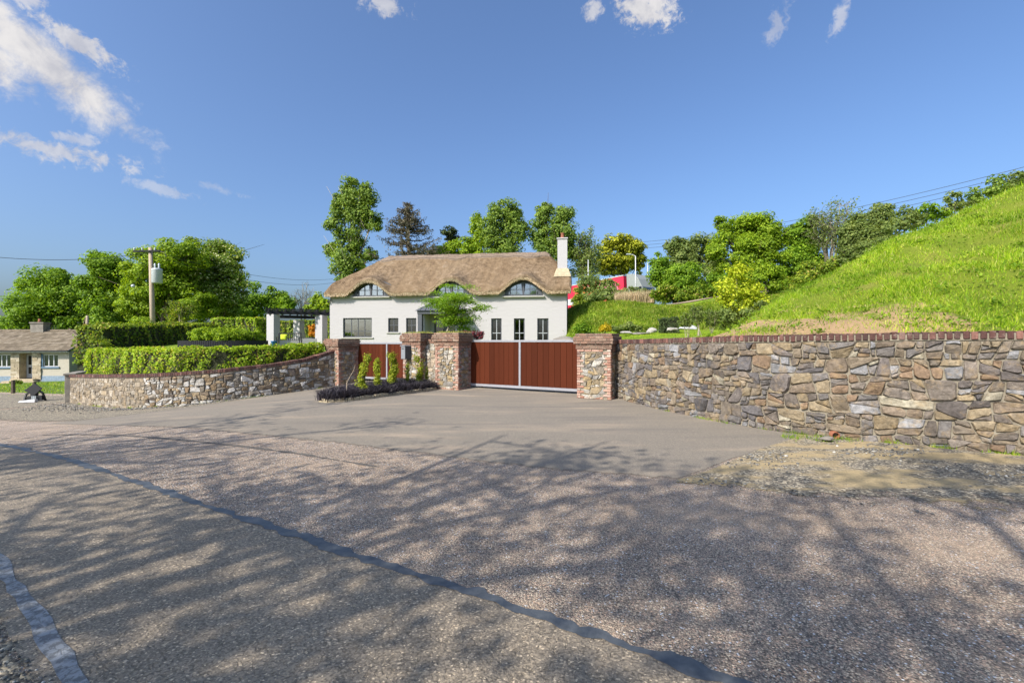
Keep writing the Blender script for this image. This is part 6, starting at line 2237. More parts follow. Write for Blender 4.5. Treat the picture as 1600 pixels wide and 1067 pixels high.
# ------------------------------------------------------------------ grass
def grass():
    q = np.random.default_rng(71)

    def lay(name, P, h, w, mat, lean, segs, label):
        V, Fc = blades(P, h, w, q, lean, segs)
        o = link(name, mesh_np(name, V, Fc, mat))
        o['kind'] = 'stuff'
        o['label'] = label
    # steep bank
    n = 380000
    t = q.uniform(-4.9, 12.5, n)
    s = 0.3 + q.random(n) ** 1.25 * 11.0
    P2 = bank_xy(t, s)
    z = bank_z(t, s)
    bare = bank_bare(t, s, z)
    pn = 0.5 + 0.25 * np.sin(t * 2.7 + 1.3 * np.sin(s * 1.9)) + 0.25 * np.sin(s * 2.3 + 1.7 * np.sin(t * 1.4 + 2)) + .12 * np.sin(t * 9 + s * 7)
    gap = np.sin(t * 3.3 + 2 * np.sin(s * 1.1)) * np.sin(s * 2.9 + 1.5 * np.sin(t * 2.2)) + .5 * np.sin(t * 7.7 + s * 5.1)
    keep = (q.random(n) > bare * 0.93) & (q.random(n) > np.clip(gap - .4, 0, 1) * 1.5) & (q.random(n) < 0.25 + pn) & (np.abs(P2[:, 0]) < 1.9 * P2[:, 1] + .5) & behind_wall(P2, .5)
    P2, z, pn, s = P2[keep], z[keep], pn[keep], s[keep]
    m = len(z)
    h = 0.82 * (0.045 + 0.085 * np.clip(pn, 0, 1) ** 2 + .05 * q.random(m) + .10 * (q.random(m) < .04)) * (1 + .25 * q.normal(size=m)).clip(.4, 1.8)
    dist = np.hypot(P2[:, 0], P2[:, 1])
    near = dist < 10.5
    P = np.column_stack([P2, z - .02])
    lay('bank_grass', P[near], h[near], .011, L['grass'], .8, 2, 'rough grass growing on the near face of the bank')
    far = ~near
    lay('bank_grass', P[far], h[far], .018, L['grass'], .8, 1, 'rough grass growing higher up the bank')
    # broad leaved weeds scattered over the bank
    m = 240
    t, s = q.uniform(-3.6, 9, m), .6 + q.random(m) * 8
    P2 = bank_xy(t, s)
    k = behind_wall(P2, .7)
    t, s, P2 = t[k], s[k], P2[k]
    C = np.column_stack([P2, bank_z(t, s) + .06])
    nl = 46
    Pl = np.repeat(C, nl, 0) + q.normal(size=(len(C) * nl, 3)) * np.repeat(q.uniform(.05, .2, (len(C), 1)), nl, 0) * [1, 1, .45]
    V, Fc = leaf_geo(Pl, unit(q.normal(size=Pl.shape) * .6 + [0, 0, 1]), .06 * q.uniform(.5, 1.4, len(Pl)), q)
    o = link('bank_weeds', mesh_np('bank_weeds', V, Fc, L['sycamore']))
    o['kind'] = 'stuff'
    o['label'] = 'dark broad leaved weeds scattered through the bank grass'
    # lawn just over the wall
    n = 42000
    x = q.uniform(2.6, 12, n)
    y = q.uniform(12, 27, n)
    k = (np.abs(x) < 1.0 * y) & behind_wall(np.stack([x, y], 1), .5) & (x > 2.6 + (y - 13) * .05)
    d_ = np.stack([x, y], 1) - BP
    tt, ss = d_ @ BD, d_ @ BM
    k &= (Zg(x, y) > bank_z(tt, ss) - .02) | (tt < -4.9)
    x, y = x[k], y[k]
    lay('lawn_grass', np.column_stack([x, y, Zg(x, y) - .005]), .035 + .03 * q.random(len(x)), .02, L['lawnblade'], .4, 1, 'short mown grass over the right hand wall')
    # far slope below the trees
    n = 60000
    x = q.uniform(3.2, 22, n)
    y = q.uniform(27, 34.6, n)
    k = np.abs(x) < .62 * y
    x, y = x[k], y[k]
    pn = .5 + .5 * np.sin(x * 1.3 + 1.2 * np.sin(y * 1.1)) * np.sin(y * 1.7 + x * .4)
    h = .1 + .28 * pn * q.random(len(x))
    lay('slope_grass', np.column_stack([x, y, Zg(x, y) - .02]), h, .05, L['slope'], .7, 1, 'rough grass on the far slope below the hedgerow')
    # grass in front of the bungalow
    n = 9000
    x = q.uniform(-42, -19.2, n)
    y = q.uniform(21, 36, n)
    a = np.stack([x, y], 1) @ RD
    b = np.stack([x, y], 1) @ RB
    k = (b > 5.1 - 0.0016 * np.clip(a - 9, 0, None) ** 2 + 3.6) & (x / y > -1.2)
    x, y = x[k], y[k]
    lay('front_grass', np.column_stack([x, y, np.minimum(Zf(x, y), 0) - .05]), .04 + .06 * q.random(len(x)), .05, L['grass'], .8, 1, 'patchy grass in front of the small bungalow')
    # a scatter of weeds and moss along both wall feet
    for run, n_, t0, t1, nm in ((RUN_R, 26, 2.5, 9.5, 'wall_foot_weeds'), (RUN_L, 22, .6, 12.5, 'wall_foot_weeds')):
        tc = q.uniform(t0, t1, n_)
        tt = np.repeat(tc, 40) + q.normal(0, .07, n_ * 40)
        of = np.abs(q.normal(.03, .04, len(tt)))
        xy = np.stack([np.interp(tt, run.T, run.P[:, i]) + np.interp(tt, run.T, run.N[:, i]) * of for i in (0, 1)], 1)
        lay(nm, np.column_stack([xy, Zf(xy[:, 0], xy[:, 1])]), .02 + .07 * q.random(len(tt)) * np.repeat(q.uniform(.3, 1.3, n_), 40), .010, L['grass'], .7, 1, 'sparse weeds along the foot of the %s stone wall' % ('long' if run is RUN_R else 'low'))
    # weeds at the foot of the wall beside the drain
    C = np.array([[4.95, 7.72], [5.35, 7.62], [5.5, 7.5], [5.1, 7.45], [4.7, 7.7]])
    P = np.repeat(C, 90, 0) + q.normal(0, .09, (450, 2))
    lay('wall_weeds', np.column_stack([P, np.full(len(P), .02)]), .03 + .06 * q.random(len(P)), .008, L['grass'], .8, 1, 'small green weeds by the drain at the wall foot')


grass()


# loose stones on the verges
def gravel():
    q = np.random.default_rng(81)
    ico = [(0, 0, 1), (.894, 0, .447), (.276, .851, .447), (-.724, .526, .447), (-.724, -.526, .447), (.276, -.851, .447), (.724, .526, -.447), (-.276, .851, -.447), (-.894, 0, -.447), (-.276, -.851, -.447), (.724, -.526, -.447), (0, 0, -1)]
    ico = np.array(ico)
    tri = np.array([(0, 1, 2), (0, 2, 3), (0, 3, 4), (0, 4, 5), (0, 5, 1), (1, 6, 2), (2, 7, 3), (3, 8, 4), (4, 9, 5), (5, 10, 1), (6, 7, 2), (7, 8, 3), (8, 9, 4), (9, 10, 5), (10, 6, 1), (6, 11, 7), (7, 11, 8), (8, 11, 9), (9, 11, 10), (10, 11, 6)])

    def scatter(name, P, size, label):
        n = len(P)
        if not n:
            return
        V = ico[None] * (1 + q.normal(0, .16, (n, 12, 1))) * (size[:, None, None] * q.uniform(.5, 1.1, (n, 1, 3)) * [1, 1, .62])
        a = q.uniform(0, 6.28, n)
        c, s = np.cos(a)[:, None], np.sin(a)[:, None]
        V = np.stack([V[..., 0] * c - V[..., 1] * s, V[..., 0] * s + V[..., 1] * c, V[..., 2]], -1) + P[:, None]
        Fc = (tri[None] + np.arange(n)[:, None, None] * 12).reshape(-1, 3)
        o = link(name, mesh_np(name, V.reshape(-1, 3), Fc, M['stonegravel']))
        o['kind'] = 'stuff'
        o['label'] = label
    n = 9000
    x, y = q.uniform(1.8, 8.5, n), q.uniform(3.0, 8.2, n)
    pn = np.sin(x * 2.1 + 1.5 * np.sin(y * 2.4)) * np.sin(y * 2.7 + x) + .35 * q.normal(size=n)
    edge = (y - 5.34) * (5.0 - 1.96) - (x - 1.96) * (7.9 - 5.34)
    k = (edge < 0) & (y > 5.28 - .49 * (x - 1.9) + .05) & (np.abs(x) < 1.15 * y) & ~behind_wall(np.stack([x, y], 1), -.06) & (pn > .45)
    x, y = x[k], y[k]
    scatter('verge_gravel', np.column_stack([x, y, Zf(x, y) + .016]), .008 + .02 * q.random(len(x)) ** 4 + .004, 'loose stones on the dirt verge below the right hand wall')
    n = 2600
    t = q.uniform(2.5, RUN_L.L, n)
    xy = np.stack([np.interp(t, RUN_L.T, RUN_L.P[:, i]) + np.interp(t, RUN_L.T, RUN_L.N[:, i]) * (np.abs(q.normal(0, .55, n)) + .02) * np.clip((t - 3) / 5, .1, 1.6) for i in (0, 1)], 1)
    scatter('left_gravel', np.column_stack([xy, Zf(xy[:, 0], xy[:, 1]) + .02]), .008 + .032 * q.random(n) ** 4, 'grey gravel and stones along the foot of the low wall')
    n = 2500
    aa, bb = q.uniform(1.5, 8, n), .9 - np.abs(q.normal(0, .25, n))
    xy = rp(aa, bb)
    scatter('edge_gravel', np.column_stack([xy, Zf(xy[:, 0], xy[:, 1]) + .01]), .004 + .010 * q.random(n) ** 3, 'grit and small stones beside the worn edge line')


gravel()


# ------------------------------------------------------------------ roadside trees that shade the road, just outside the picture
def roadside_tree(x, y, H, R, seed, label, dens=1.0, low=.38):
    q = np.random.default_rng(seed)
    zg = float(Zf(x, y))
    root = thing('roadside_tree', label, 'tree', (x, y, zg), 0, 'trees along the near side of the road')
    mb, lm = MB(), MB()
    tips = []
    mb.tube([(0, 0, -.3), (.08, .05, H * .25), (.0, .1, H * .5)], [.24, .19, .13], 9)
    nb = 9
    for k in range(nb):
        a = 2 * math.pi * (k + q.uniform(-.3, .3)) / nb
        s = Vector((0.04, .05, H * q.uniform(.22, .48)))
        e = Vector((math.cos(a) * R * q.uniform(.6, 1), math.sin(a) * R * q.uniform(.6, 1), H * q.uniform(.5, 1)))
        m = s.lerp(e, .5) + Vector((0, 0, .1 * H)) + Vector(q.normal(size=3)) * .25
        lm.tube([s, m, e], [.11, .07, .02], 6, cap=False)
        for j in range(9):
            f = q.uniform(.25, 1)
            p = s.lerp(m, f * 2) if f < .5 else m.lerp(e, f * 2 - 1)
            d = Vector(q.normal(size=3)).normalized() * R * q.uniform(.2, .45)
            d.z = abs(d.z) * .5 - .1
            lm.tube([p, p + d * .6 + Vector((0, 0, .08)), p + d], [.035, .022, .008], 4, cap=False)
            tips.append(p + d)
            tips.append(p + d * .6)
    mb.build('trunk', M['bark'], root, smooth=True)
    lm.build('limbs', M['bark'], root, smooth=True)
    T = np.array([tuple(t) for t in tips])
    keep = T[q.random(len(T)) < .8]
    n = int(42 * dens)
    P = np.repeat(keep, n, 0)
    P = P + q.normal(size=P.shape) * [.38, .38, .26]
    P = P[P[:, 2] > H * low * .7]
    N = unit(q.normal(size=P.shape) + [0, 0, .8])
    V, Fc = leaf_geo(P, N, .15 * q.uniform(.7, 1.3, len(P)), q, .65)
    link('crown', mesh_np('crown', V, Fc, L['shade']), root)


for i, (x, y, H, R_, dn, lb) in enumerate(ROADSIDE):
    roadside_tree(x, y, H, R_, 300 + i, lb, dn)
# ------------------------------------------------------------------ the small bungalow on the left
def bungalow():
    ang = math.radians(-6)
    corner = wp(108, 592, 38.0)          # front right corner
    zb = -1.55
    root = thing('bungalow', 'small cream bungalow with brown tiled roof, stone clad porch and blue plinth', 'house', (corner.x, corner.y, zb), -ang)
    # local x: along the front, 0 at the right corner, negative to the left; y: inwards
    W, Dp, E = -16.0, 7.2, 2.58

    def lx(px, v=0.0):
        U = Vector((math.cos(-ang), math.sin(-ang)))
        I = Vector((-math.sin(-ang), math.cos(-ang)))
        d = Vector(((px - 800) / F, 1.0))
        c = Vector((corner.x, corner.y)) + I * v
        k = c.dot(I) / d.dot(I)
        return (d * k - c).dot(U)
    wr = (lx(67.5), lx(91), 1.10, 2.12)
    wl = (lx(-6), lx(17), 1.10, 2.12)
    po = (lx(31.5), lx(51.5), 0.12, 2.2)
    MBw = MB()
    xs = sorted({W, 0.0, wr[0], wr[1], wl[0], wl[1], po[0], po[1]})
    zs = sorted({-0.4, E, wr[2], wr[3], po[2], po[3]})
    for a, b in zip(xs, xs[1:]):
        for c, d in zip(zs, zs[1:]):
            cx, cz = (a + b) / 2, (c + d) / 2
            if any(o[0] < cx < o[1] and o[2] < cz < o[3] for o in (wr, wl, po)):
                continue
            MBw.add([(a, 0, c), (b, 0, c), (b, 0, d), (a, 0, d)], [(0, 1, 2, 3)])
    for (a, b, c, d) in (wr, wl):
        r = .15
        MBw.add([(a, 0, c), (a, r, c), (a, r, d), (a, 0, d)], [(0, 1, 2, 3)]).add([(b, 0, c), (b, 0, d), (b, r, d), (b, r, c)], [(0, 1, 2, 3)]).add([(a, 0, d), (a, r, d), (b, r, d), (b, 0, d)], [(0, 1, 2, 3)]).add([(a, 0, c), (b, 0, c), (b, r, c), (a, r, c)], [(0, 1, 2, 3)])
    rh = 1.55                             # rise of the roof
    MBw.add([(0, 0, -.4), (0, Dp, -.4), (0, Dp, E), (0, Dp / 2, E + rh - .1), (0, 0, E)], [(0, 1, 2, 3, 4)])
    MBw.add([(W, 0, -.4), (W, 0, E), (W, Dp / 2, E + rh - .1), (W, Dp, E), (W, Dp, -.4)], [(0, 1, 2, 3, 4)])
    MBw.add([(W, Dp, -.4), (W, Dp, E), (0, Dp, E), (0, Dp, -.4)], [(0, 1, 2, 3)])
    MBw.build('wall', M['cream'], root)
    a, b, c, d = po
    MB().add([(a, 0, c), (a, 0, d), (a, 0.6, d), (a, 0.6, c)], [(0, 1, 2, 3)]).add([(b, 0, c), (b, 0.6, c), (b, 0.6, d), (b, 0, d)], [(0, 1, 2, 3)]).add([(a, 0.6, c), (a, 0.6, d), (b, 0.6, d), (b, 0.6, c)], [(0, 1, 2, 3)]).add([(a, 0, d), (b, 0, d), (b, .6, d), (a, .6, d)], [(0, 1, 2, 3)]).build('porch_recess', M['cladding'], root)
    for x0, x1 in ((W - .02, lx(17.5)), (lx(65), .03)):
        MB().box(x0, x1, -.03, -.001, -.4, .34).build('plinth', M['plinthblue'], root)
    # stone cladding either side of the recess, laid in courses
    R = random.Random(6)
    cl = MB()
    for (x0, x1) in ((lx(18), po[0]), (po[1], lx(65))):
        for k in range(13):
            z = .08 + k * .165
            x = x0
            while x < x1 - .03:
                w = min(R.uniform(.25, .6), x1 - x)
                cl.box(x + .008, x + w - .008, -.07 - R.uniform(0, .03), -.002, z, z + .152)
                x += w
    cl.build('stone_cladding', M['cladding'], root)['kind'] = 'stuff'
    for o in (wr, wl):
        a, b, c, d = o
        t = .06
        w = MB().box(a, a + t, .05, .12, c, d).box(b - t, b, .05, .12, c, d).box(a + t, b - t, .05, .12, d - t, d).box(a + t, b - t, .05, .12, c, c + t)
        for k in (1, 2):
            x = a + (b - a) * k / 3
            w.box(x - .035, x + .035, .055, .115, c + t, d - t)
        fr = w.build('window', M['whitepvc'], root)
        for k in range(3):
            MB().box(a + (b - a) * k / 3 + .03, a + (b - a) * (k + 1) / 3 - .03, .08, .085, c + t, d - t).build('pane', M['glassdark'], fr)
        MB().box(a - .1, b + .1, -.08, .05, c - .12, c - .002).build('sill', M['bluepaint'], fr)
        MB().box(a - .16, a - .01, -.03, -.002, c, d + .05).build('blue_trim', M['bluepaint'], fr)
        MB().box(a - .2, b + .2, 1.2, 1.25, c - .3, d + .1).build('dark_lining', M['dark'], fr)  # dark sheet standing in for the shade of the room behind
    # white door in the recess
    a, b = lx(41.5, .53), min(lx(52, .53), po[1] - .02)
    dm = MB().box(a, b, .53, .59, .14, 2.12).build('door', M['whitepvc'], root)
    MB().box(a + .16, b - .14, .515, .529, 1.25, 2.0).build('pane', M['glassdark'], dm)
    MB().box(a + .16, b - .14, .515, .529, .5, 1.05).build('pane', M['glassdark'], dm)
    MB().box(a + .05, a + .09, .48, .53, 1.08, 1.22).build('handle', M['galv'], dm)
    # concrete steps
    sm = MB()
    for k in range(3):
        sm.box(lx(24) - .3 * k, lx(60) + .35 * k, -.5 - .35 * k, -.1 - .35 * k + (.0 if k else .09), -.4, .12 - .13 * k)
    sm.build('steps', M['kerbstone'], root)
    # tiled roof: courses of slightly lapped tiles
    ov = .38
    th = math.atan2(rh, Dp / 2)
    sl = math.hypot(rh, Dp / 2) + ov
    tm = MB()
    n = 13
    for side in (0, 1):
        for k in range(n):
            s0, s1 = sl * k / n, sl * (k + 1) / n + .06
            x = W - .25 - R.uniform(0, .3)
            while x < .28:
                w = .33
                x1 = min(x + w, .3)

                def P(xx, s, h):
                    y = -ov * math.cos(th) + s * math.cos(th)
                    z = E + .02 - ov * math.sin(th) + s * math.sin(th)
                    y -= h * math.sin(th)
                    z += h * math.cos(th)
                    return (xx, y if side == 0 else Dp - y, z)
                h = .045 + R.uniform(-.006, .006)
                q = [P(x + .004, s0, h), P(x1 - .004, s0, h), P(x1 - .004, s1, h - .03), P(x + .004, s1, h - .03), P(x + .004, s0, h - .035), P(x1 - .004, s0, h - .035)]
                tm.add(q, [(0, 1, 2, 3), (4, 5, 1, 0)] if side == 0 else [(3, 2, 1, 0), (0, 1, 5, 4)])
                x += w
    rf = tm.build('roof_tiles', M['tiles'], root)
    rf['kind'] = 'stuff'
    MB().tube([(W - .25, Dp / 2, E + rh + .06), (.3, Dp / 2, E + rh + .06)], .09, 8).build('ridge', M['tiles'], root)
    e0 = E - ov * math.sin(th)
    MB().box(W - .2, .25, -ov - .02, -ov + .04, e0 - .14, e0 + .02).build('fascia', M['whitepvc'], root)
    MB().box(W - .2, .25, -ov - .12, -ov - .021, e0 - .06, e0 + .03).build('gutter', M['black'], root)
    for y0, y1, s in ((-ov, Dp / 2, 1), (Dp + ov, Dp / 2, 1)):
        MB().bar((.26, y0, e0 - .02), (.26, y1, E + rh - .02), .05, .16).build('bargeboard', M['frame'], root)
    cx, cz = lx(63, Dp / 2), E + rh
    ch = MB().box(cx - .52, cx + .52, Dp / 2 - .35, Dp / 2 + .35, cz - .45, cz + .68).build('chimney', M['concrete'], root)
    MB().box(cx - .58, cx + .58, Dp / 2 - .41, Dp / 2 + .41, cz + .68, cz + .80).build('chimney_cap', M['concrete'], ch)
    MB().lathe([(.12, cz + .8), (.14, cz + .86), (.11, cz + .9), (.10, cz + 1.12)], cx - .05, Dp / 2, 12).build('chimney_pot', M['terracotta'], ch, smooth=True)


bungalow()


# ------------------------------------------------------------------ poles and wires
def utility_pole():
    D = 40.0
    b = wp(240, 512, D)
    root = thing('utility_pole', 'wooden utility pole carrying a grey transformer can', 'utility pole', (b.x, D, .9))
    top = wp(235, 387, D) - Vector((b.x, D, .9))
    MB().tube([(0, 0, -.4), (top.x * .5, 0, top.z * .5), (top.x, 0, top.z)], [.215, .185, .14], 12).build('pole', M['polewood'], root, smooth=True)
    z = top.z - .35
    MB().bar((top.x - 1.35, -.2, z - .02), (top.x + 1.0, -.2, z + .03), .11, .13).build('crossarm', M['blackwood'], root)
    MB().tube([(top.x + .95, -.2, z), (top.x + 1.45, -.25, z - .15), (top.x + 1.6, -.25, z - .5)], .03, 6).build('bracket', M['wire'], root)
    for dx in (-1.25, -.55, .55):
        MB().lathe([(.03, z + .05), (.07, z + .12), (.05, z + .17), (.075, z + .22), (.04, z + .3)], top.x + dx, -.2, 10).build('insulator', M['galv'], root, smooth=True)
    tz = top.z - 3.15
    MB().lathe([(.0, tz - .02), (.36, tz), (.40, tz + .05), (.40, tz + 1.15), (.42, tz + 1.2), (.36, tz + 1.28), (.05, tz + 1.34)], top.x + .66, -.1, 20).build('transformer', M['galv'], root, smooth=True)
    for dx in (.48, .84):
        MB().lathe([(.05, tz + 1.28), (.09, tz + 1.4), (.06, tz + 1.5), (.09, tz + 1.6), (.05, tz + 1.75)], top.x + dx, -.1, 10).build('bushing', M['galv'], root, smooth=True)
    MB().box(top.x + .1, top.x + .4, -.12, .12, tz + .3, tz + .42).box(top.x + .1, top.x + .4, -.12, .12, tz + .85, tz + .97).build('mounting_bracket', M['galv'], root)
    g0 = wp(208, 447, D) - Vector((b.x, D, .9))
    MB().tube([(top.x, 0, z - .6), (g0.x, g0.y, g0.z)], .012, 4).build('stay_wire', M['wire'], root)
    MB().lathe([(.02, -.14), (.14, -.08), (.16, .04), (.08, .14)], 0, 0, 10).build('stay_insulator', M['galv'], root, (g0.x, g0.y, g0.z), smooth=True)


utility_pole()


def wire(label, a, b, sag, r=.014):
    a, b = Vector(a), Vector(b)
    m = MB()
    pts = []
    for k in range(25):
        f = k / 24
        p = a.lerp(b, f)
        p.z -= sag * 4 * f * (1 - f)
        pts.append(p - a)
    m.tube(pts, r, 5)
    tag(m.build('overhead_wire', M['wire'], None, a), label, 'wire', 'overhead wires')


wire('single dark wire crossing the sky to the left of the utility pole', wp(-60, 396, 34), wp(233, 395, 40), .55, .02)
wire('upper of the wires climbing the sky over the right hand bank', wp(1005, 378, 58), wp(1680, 240, 30), .9, .018)
wire('middle wire climbing the sky over the right hand bank', wp(1005, 383, 58), wp(1680, 249, 30.5), .9, .018)
wire('lowest of the wires climbing the sky over the right hand bank', wp(1005, 388, 58), wp(1680, 259, 31), .9, .018)
wire('upper thin wire behind the bushes left of the thatched house', wp(240, 393, 40), wp(520, 436, 70), 1.0, .018)
wire('lower thin wire behind the bushes left of the thatched house', wp(240, 399, 40), wp(520, 442, 70), 1.2, .018)


def lamp_posts():
    for i, (px, py0, py1, D, lb) in enumerate(((919, 430, 406, 54, 'short white post behind the willow bush'), (993, 448, 400, 47, 'white lamp post standing in front of the lorry cab'), (1012, 430, 410, 56, 'white post beside the hedgerow, right of the lorry'))):
        a, b = wp(px, py0 + 16, D), wp(px, py1, D)
        root = thing('lamp_post', lb, 'lamp post', a, 0, 'white posts along the upper road')
        h = b.z - a.z
        MB().tube([(0, 0, -1.2), (0, 0, h)], [.07, .045], 8).build('post', M['whitepvc'], root, smooth=True)
        if i == 1:
            MB().tube([(0, 0, h - .05), (-.25, 0, h + .12), (-.55, 0, h + .16)], .035, 6).build('arm', M['whitepvc'], root)
            MB().box(-.95, -.5, -.1, .1, h + .12, h + .22).build('lamp_head', M['galv'], root, bevel=.02)


lamp_posts()


# ------------------------------------------------------------------ lorry on the upper road
def lorry():
    A, B = wp(893, 449, 62), wp(986, 431, 54)
    d = Vector((B.x - A.x, B.y - A.y))
    L_ = d.length
    yaw = math.atan2(d.y, d.x)
    pitch = math.atan2(B.z - A.z, L_)
    H = 3.0
    root = thing('lorry', 'red and white articulated lorry with a pale grey cab on the upper road', 'lorry', (A.x, A.y, A.z - H - 1.05))
    root.rotation_euler = (0, -pitch, yaw)
    z0 = 1.05
    x0 = -3.2
    MB().box(x0, L_, -1.2, 1.25, z0, z0 + H).build('trailer', M['redvinyl'], root, bevel=.03)
    # printed curtain: pale slanting bands and blocks of lettering too blurred to read
    y = -1.215
    band = MB()
    band.prism([(x0 + .1, z0 + .35), (L_ - 3.6, z0 + .5), (L_ - 3.9, z0 + 1.25), (x0 + .1, z0 + 1.15)], y, y + .012)
    band.build('pale_band', M['whitepvc'], root)
    MB().prism([(2.0, z0 + 1.3), (L_ - 4.2, z0 + 1.45), (L_ - 4.4, z0 + 2.6), (2.0, z0 + 2.5)], y, y + .012).build('orange_panel', M['orangevinyl'], root)
    MB().prism([(L_ - 3.4, z0 + .6), (L_ - .8, z0 + .5), (L_ - .8, z0 + 1.6), (L_ - 1.6, z0 + 2.7), (L_ - 3.9, z0 + 2.6)], y - .002, y + .012).build('pink_panel', M['pinkvinyl'], root)
    R = random.Random(9)
    lt = MB()
    x = L_ - 3.7
    while x < L_ - 1.3:
        w = R.uniform(.16, .3)
        lt.prism([(x, z0 + .55), (x + w, z0 + .55), (x + w, z0 + .55 + R.uniform(.5, .75)), (x, z0 + .55 + R.uniform(.45, .7))], y - .006, y - .003)
        x += w + .07
    lt.build('pale_print', M['whitepvc'], root)
    MB().box(x0 - .02, L_ + .02, -1.24, 1.28, z0 + H - .08, z0 + H + .02).build('roof_rail', M['galv'], root)
    MB().box(x0, L_, -1.0, 1.0, z0 - .25, z0 - .02).build('chassis', M['black'], root)
    c0 = L_ + .45
    prof = [(c0, .55), (c0 + 2.15, .55), (c0 + 2.25, 1.5), (c0 + 2.12, 2.35), (c0 + 1.65, 3.35), (c0 + .9, z0 + H - .05), (c0, z0 + H + .05)]
    cab = MB().prism(prof, -1.22, 1.22).build('cab', M['cabgrey'], root, bevel=.05)
    MB().prism([(c0 + 1.15, 1.65), (c0 + 1.95, 1.65), (c0 + 1.85, 2.3), (c0 + 1.2, 2.45)], -1.235, -1.222).build('side_window', M['glassdark'], cab)
    MB().add([(c0 + 2.262, -1.0, 1.6), (c0 + 2.262, 1.0, 1.6), (c0 + 2.14, 1.0, 2.36), (c0 + 2.14, -1.0, 2.36)], [(0, 1, 2, 3)]).build('windscreen', M['glassdark'], cab)
    MB().box(c0 + 1.95, c0 + 2.1, -1.5, -1.24, 1.75, 2.35).build('mirror', M['black'], cab)
    for x in (-1.6, -.3, 1.0, c0 + 1.2, c0 - .6):
        for yy in (-1.2, .95):
            w = MB()
            a = np.linspace(0, 2 * math.pi, 18, endpoint=False)
            w.prism([(x + .5 * math.cos(t), .5 + .5 * math.sin(t)) for t in a], yy, yy + .28)
            w.build('wheel', M['rubber'], root)


lorry()


# ------------------------------------------------------------------ furniture and odd things
def bench():
    p = wp(452, 540, 31.8)
    ang = math.radians(10)
    z0 = 1.30
    root = thing('garden_bench', 'dark slatted garden bench in front of the pergola parapet', 'bench', (p.x, p.y, z0), ang)
    w = 1.5
    for x in (-w / 2, w / 2):
        for y in (-.25, .25):
            h = .62 if y < 0 else .92
            MB().box(x - .03, x + .03, y - .03, y + .03, 0, h).build('leg', M['black'], root)
        MB().box(x - .035, x + .035, -.3, .28, .62, .66).build('armrest', M['black'], root)
    for k in range(5):
        MB().box(-w / 2, w / 2, -.25 + k * .1, -.17 + k * .1, .42, .445).build('seat_slat', M['black'], root)
    for k in range(11):
        x = -w / 2 + .1 + k * (w - .2) / 10
        MB().box(x - .02, x + .02, .24, .27, .45, .9).build('back_slat', M['black'], root)
    MB().box(-w / 2, w / 2, .225, .285, .88, .95).build('top_rail', M['black'], root)
    c = thing('cushion', 'lime green square cushion on the dark garden bench', 'cushion', p + Vector((-.42, -.05, z0 + .45 - p.z)), ang)
    pts = MB()
    n = 8
    vs, fs = [], []
    for s in (-1, 1):
        for i in range(n + 1):
            for j in range(n + 1):
                a, b = i / n * 2 - 1, j / n * 2 - 1
                t = .075 * (1 - a ** 4) * (1 - b ** 4)
                vs.append((a * .2, s * t + .1 + (b + 1) * .04, .2 + b * .2))
    m = (n + 1) ** 2
    for s in range(2):
        for i in range(n):
            for j in range(n):
                q = s * m + i * (n + 1) + j
                f = (q, q + n + 1, q + n + 2, q + 1)
                fs.append(f if s == 0 else f[::-1])
    pts.add(vs, fs).build('cover', M['lime'], c, smooth=True)


bench()


def pot():
    p = wp(428, 540, 31.4)
    root = thing('plant_pot', 'blue glazed pot standing at the left pergola pillar', 'pot', (p.x, p.y, 1.30))
    MB().lathe([(.10, 0), (.13, .02), (.19, .33), (.21, .35), (.21, .39), (.18, .39), (.165, .33), (.0, .32)], 0, 0, 20).build('pot', M['blueglaze'], root, smooth=True)
    P = wp(484, 526, 39)
    r2 = thing('garden_planter', 'grey rectangular planter seen through the pergola', 'planter', (P.x, 39, 1.55))
    MB().box(-.75, .75, -.25, .25, 0, .42).build('trough', M['frame'], r2, bevel=.02)
    MB().box(-.68, .68, -.2, .2, .421, .44).build('soil', M['hedgecore'], r2)


pot()


def rock(label, px, py, D, sx, sy, sz, seed, name='boulder', mat=None, zlift=0.0):
    q = np.random.default_rng(seed)
    bm = bmesh.new()
    bmesh.ops.create_icosphere(bm, subdivisions=3, radius=1)
    ph = q.uniform(0, 6, 9)
    for v in bm.verts:
        c = v.co
        n = .12 * math.sin(c.x * 3 + ph[0]) * math.sin(c.y * 3.3 + ph[1]) + .1 * math.sin(c.z * 4 + c.x * 2 + ph[2]) + .05 * math.sin(c.y * 9 + ph[3]) + .04 * math.sin(c.x * 11 + c.z * 7 + ph[4])
        v.co = Vector((c.x * sx, c.y * sy, max(c.z, -.4) * sz)) * (1 + n)
    me = bpy.data.meshes.new(name)
    bm.to_mesh(me)
    bm.free()
    me.materials.append(mat or M['rock'])
    p = wp(px, py, D)
    o = link(name, me, None, (p.x, p.y, p.z + sz * .3 + zlift), q.uniform(-.3, .3))
    return tag(o, label, 'rock')


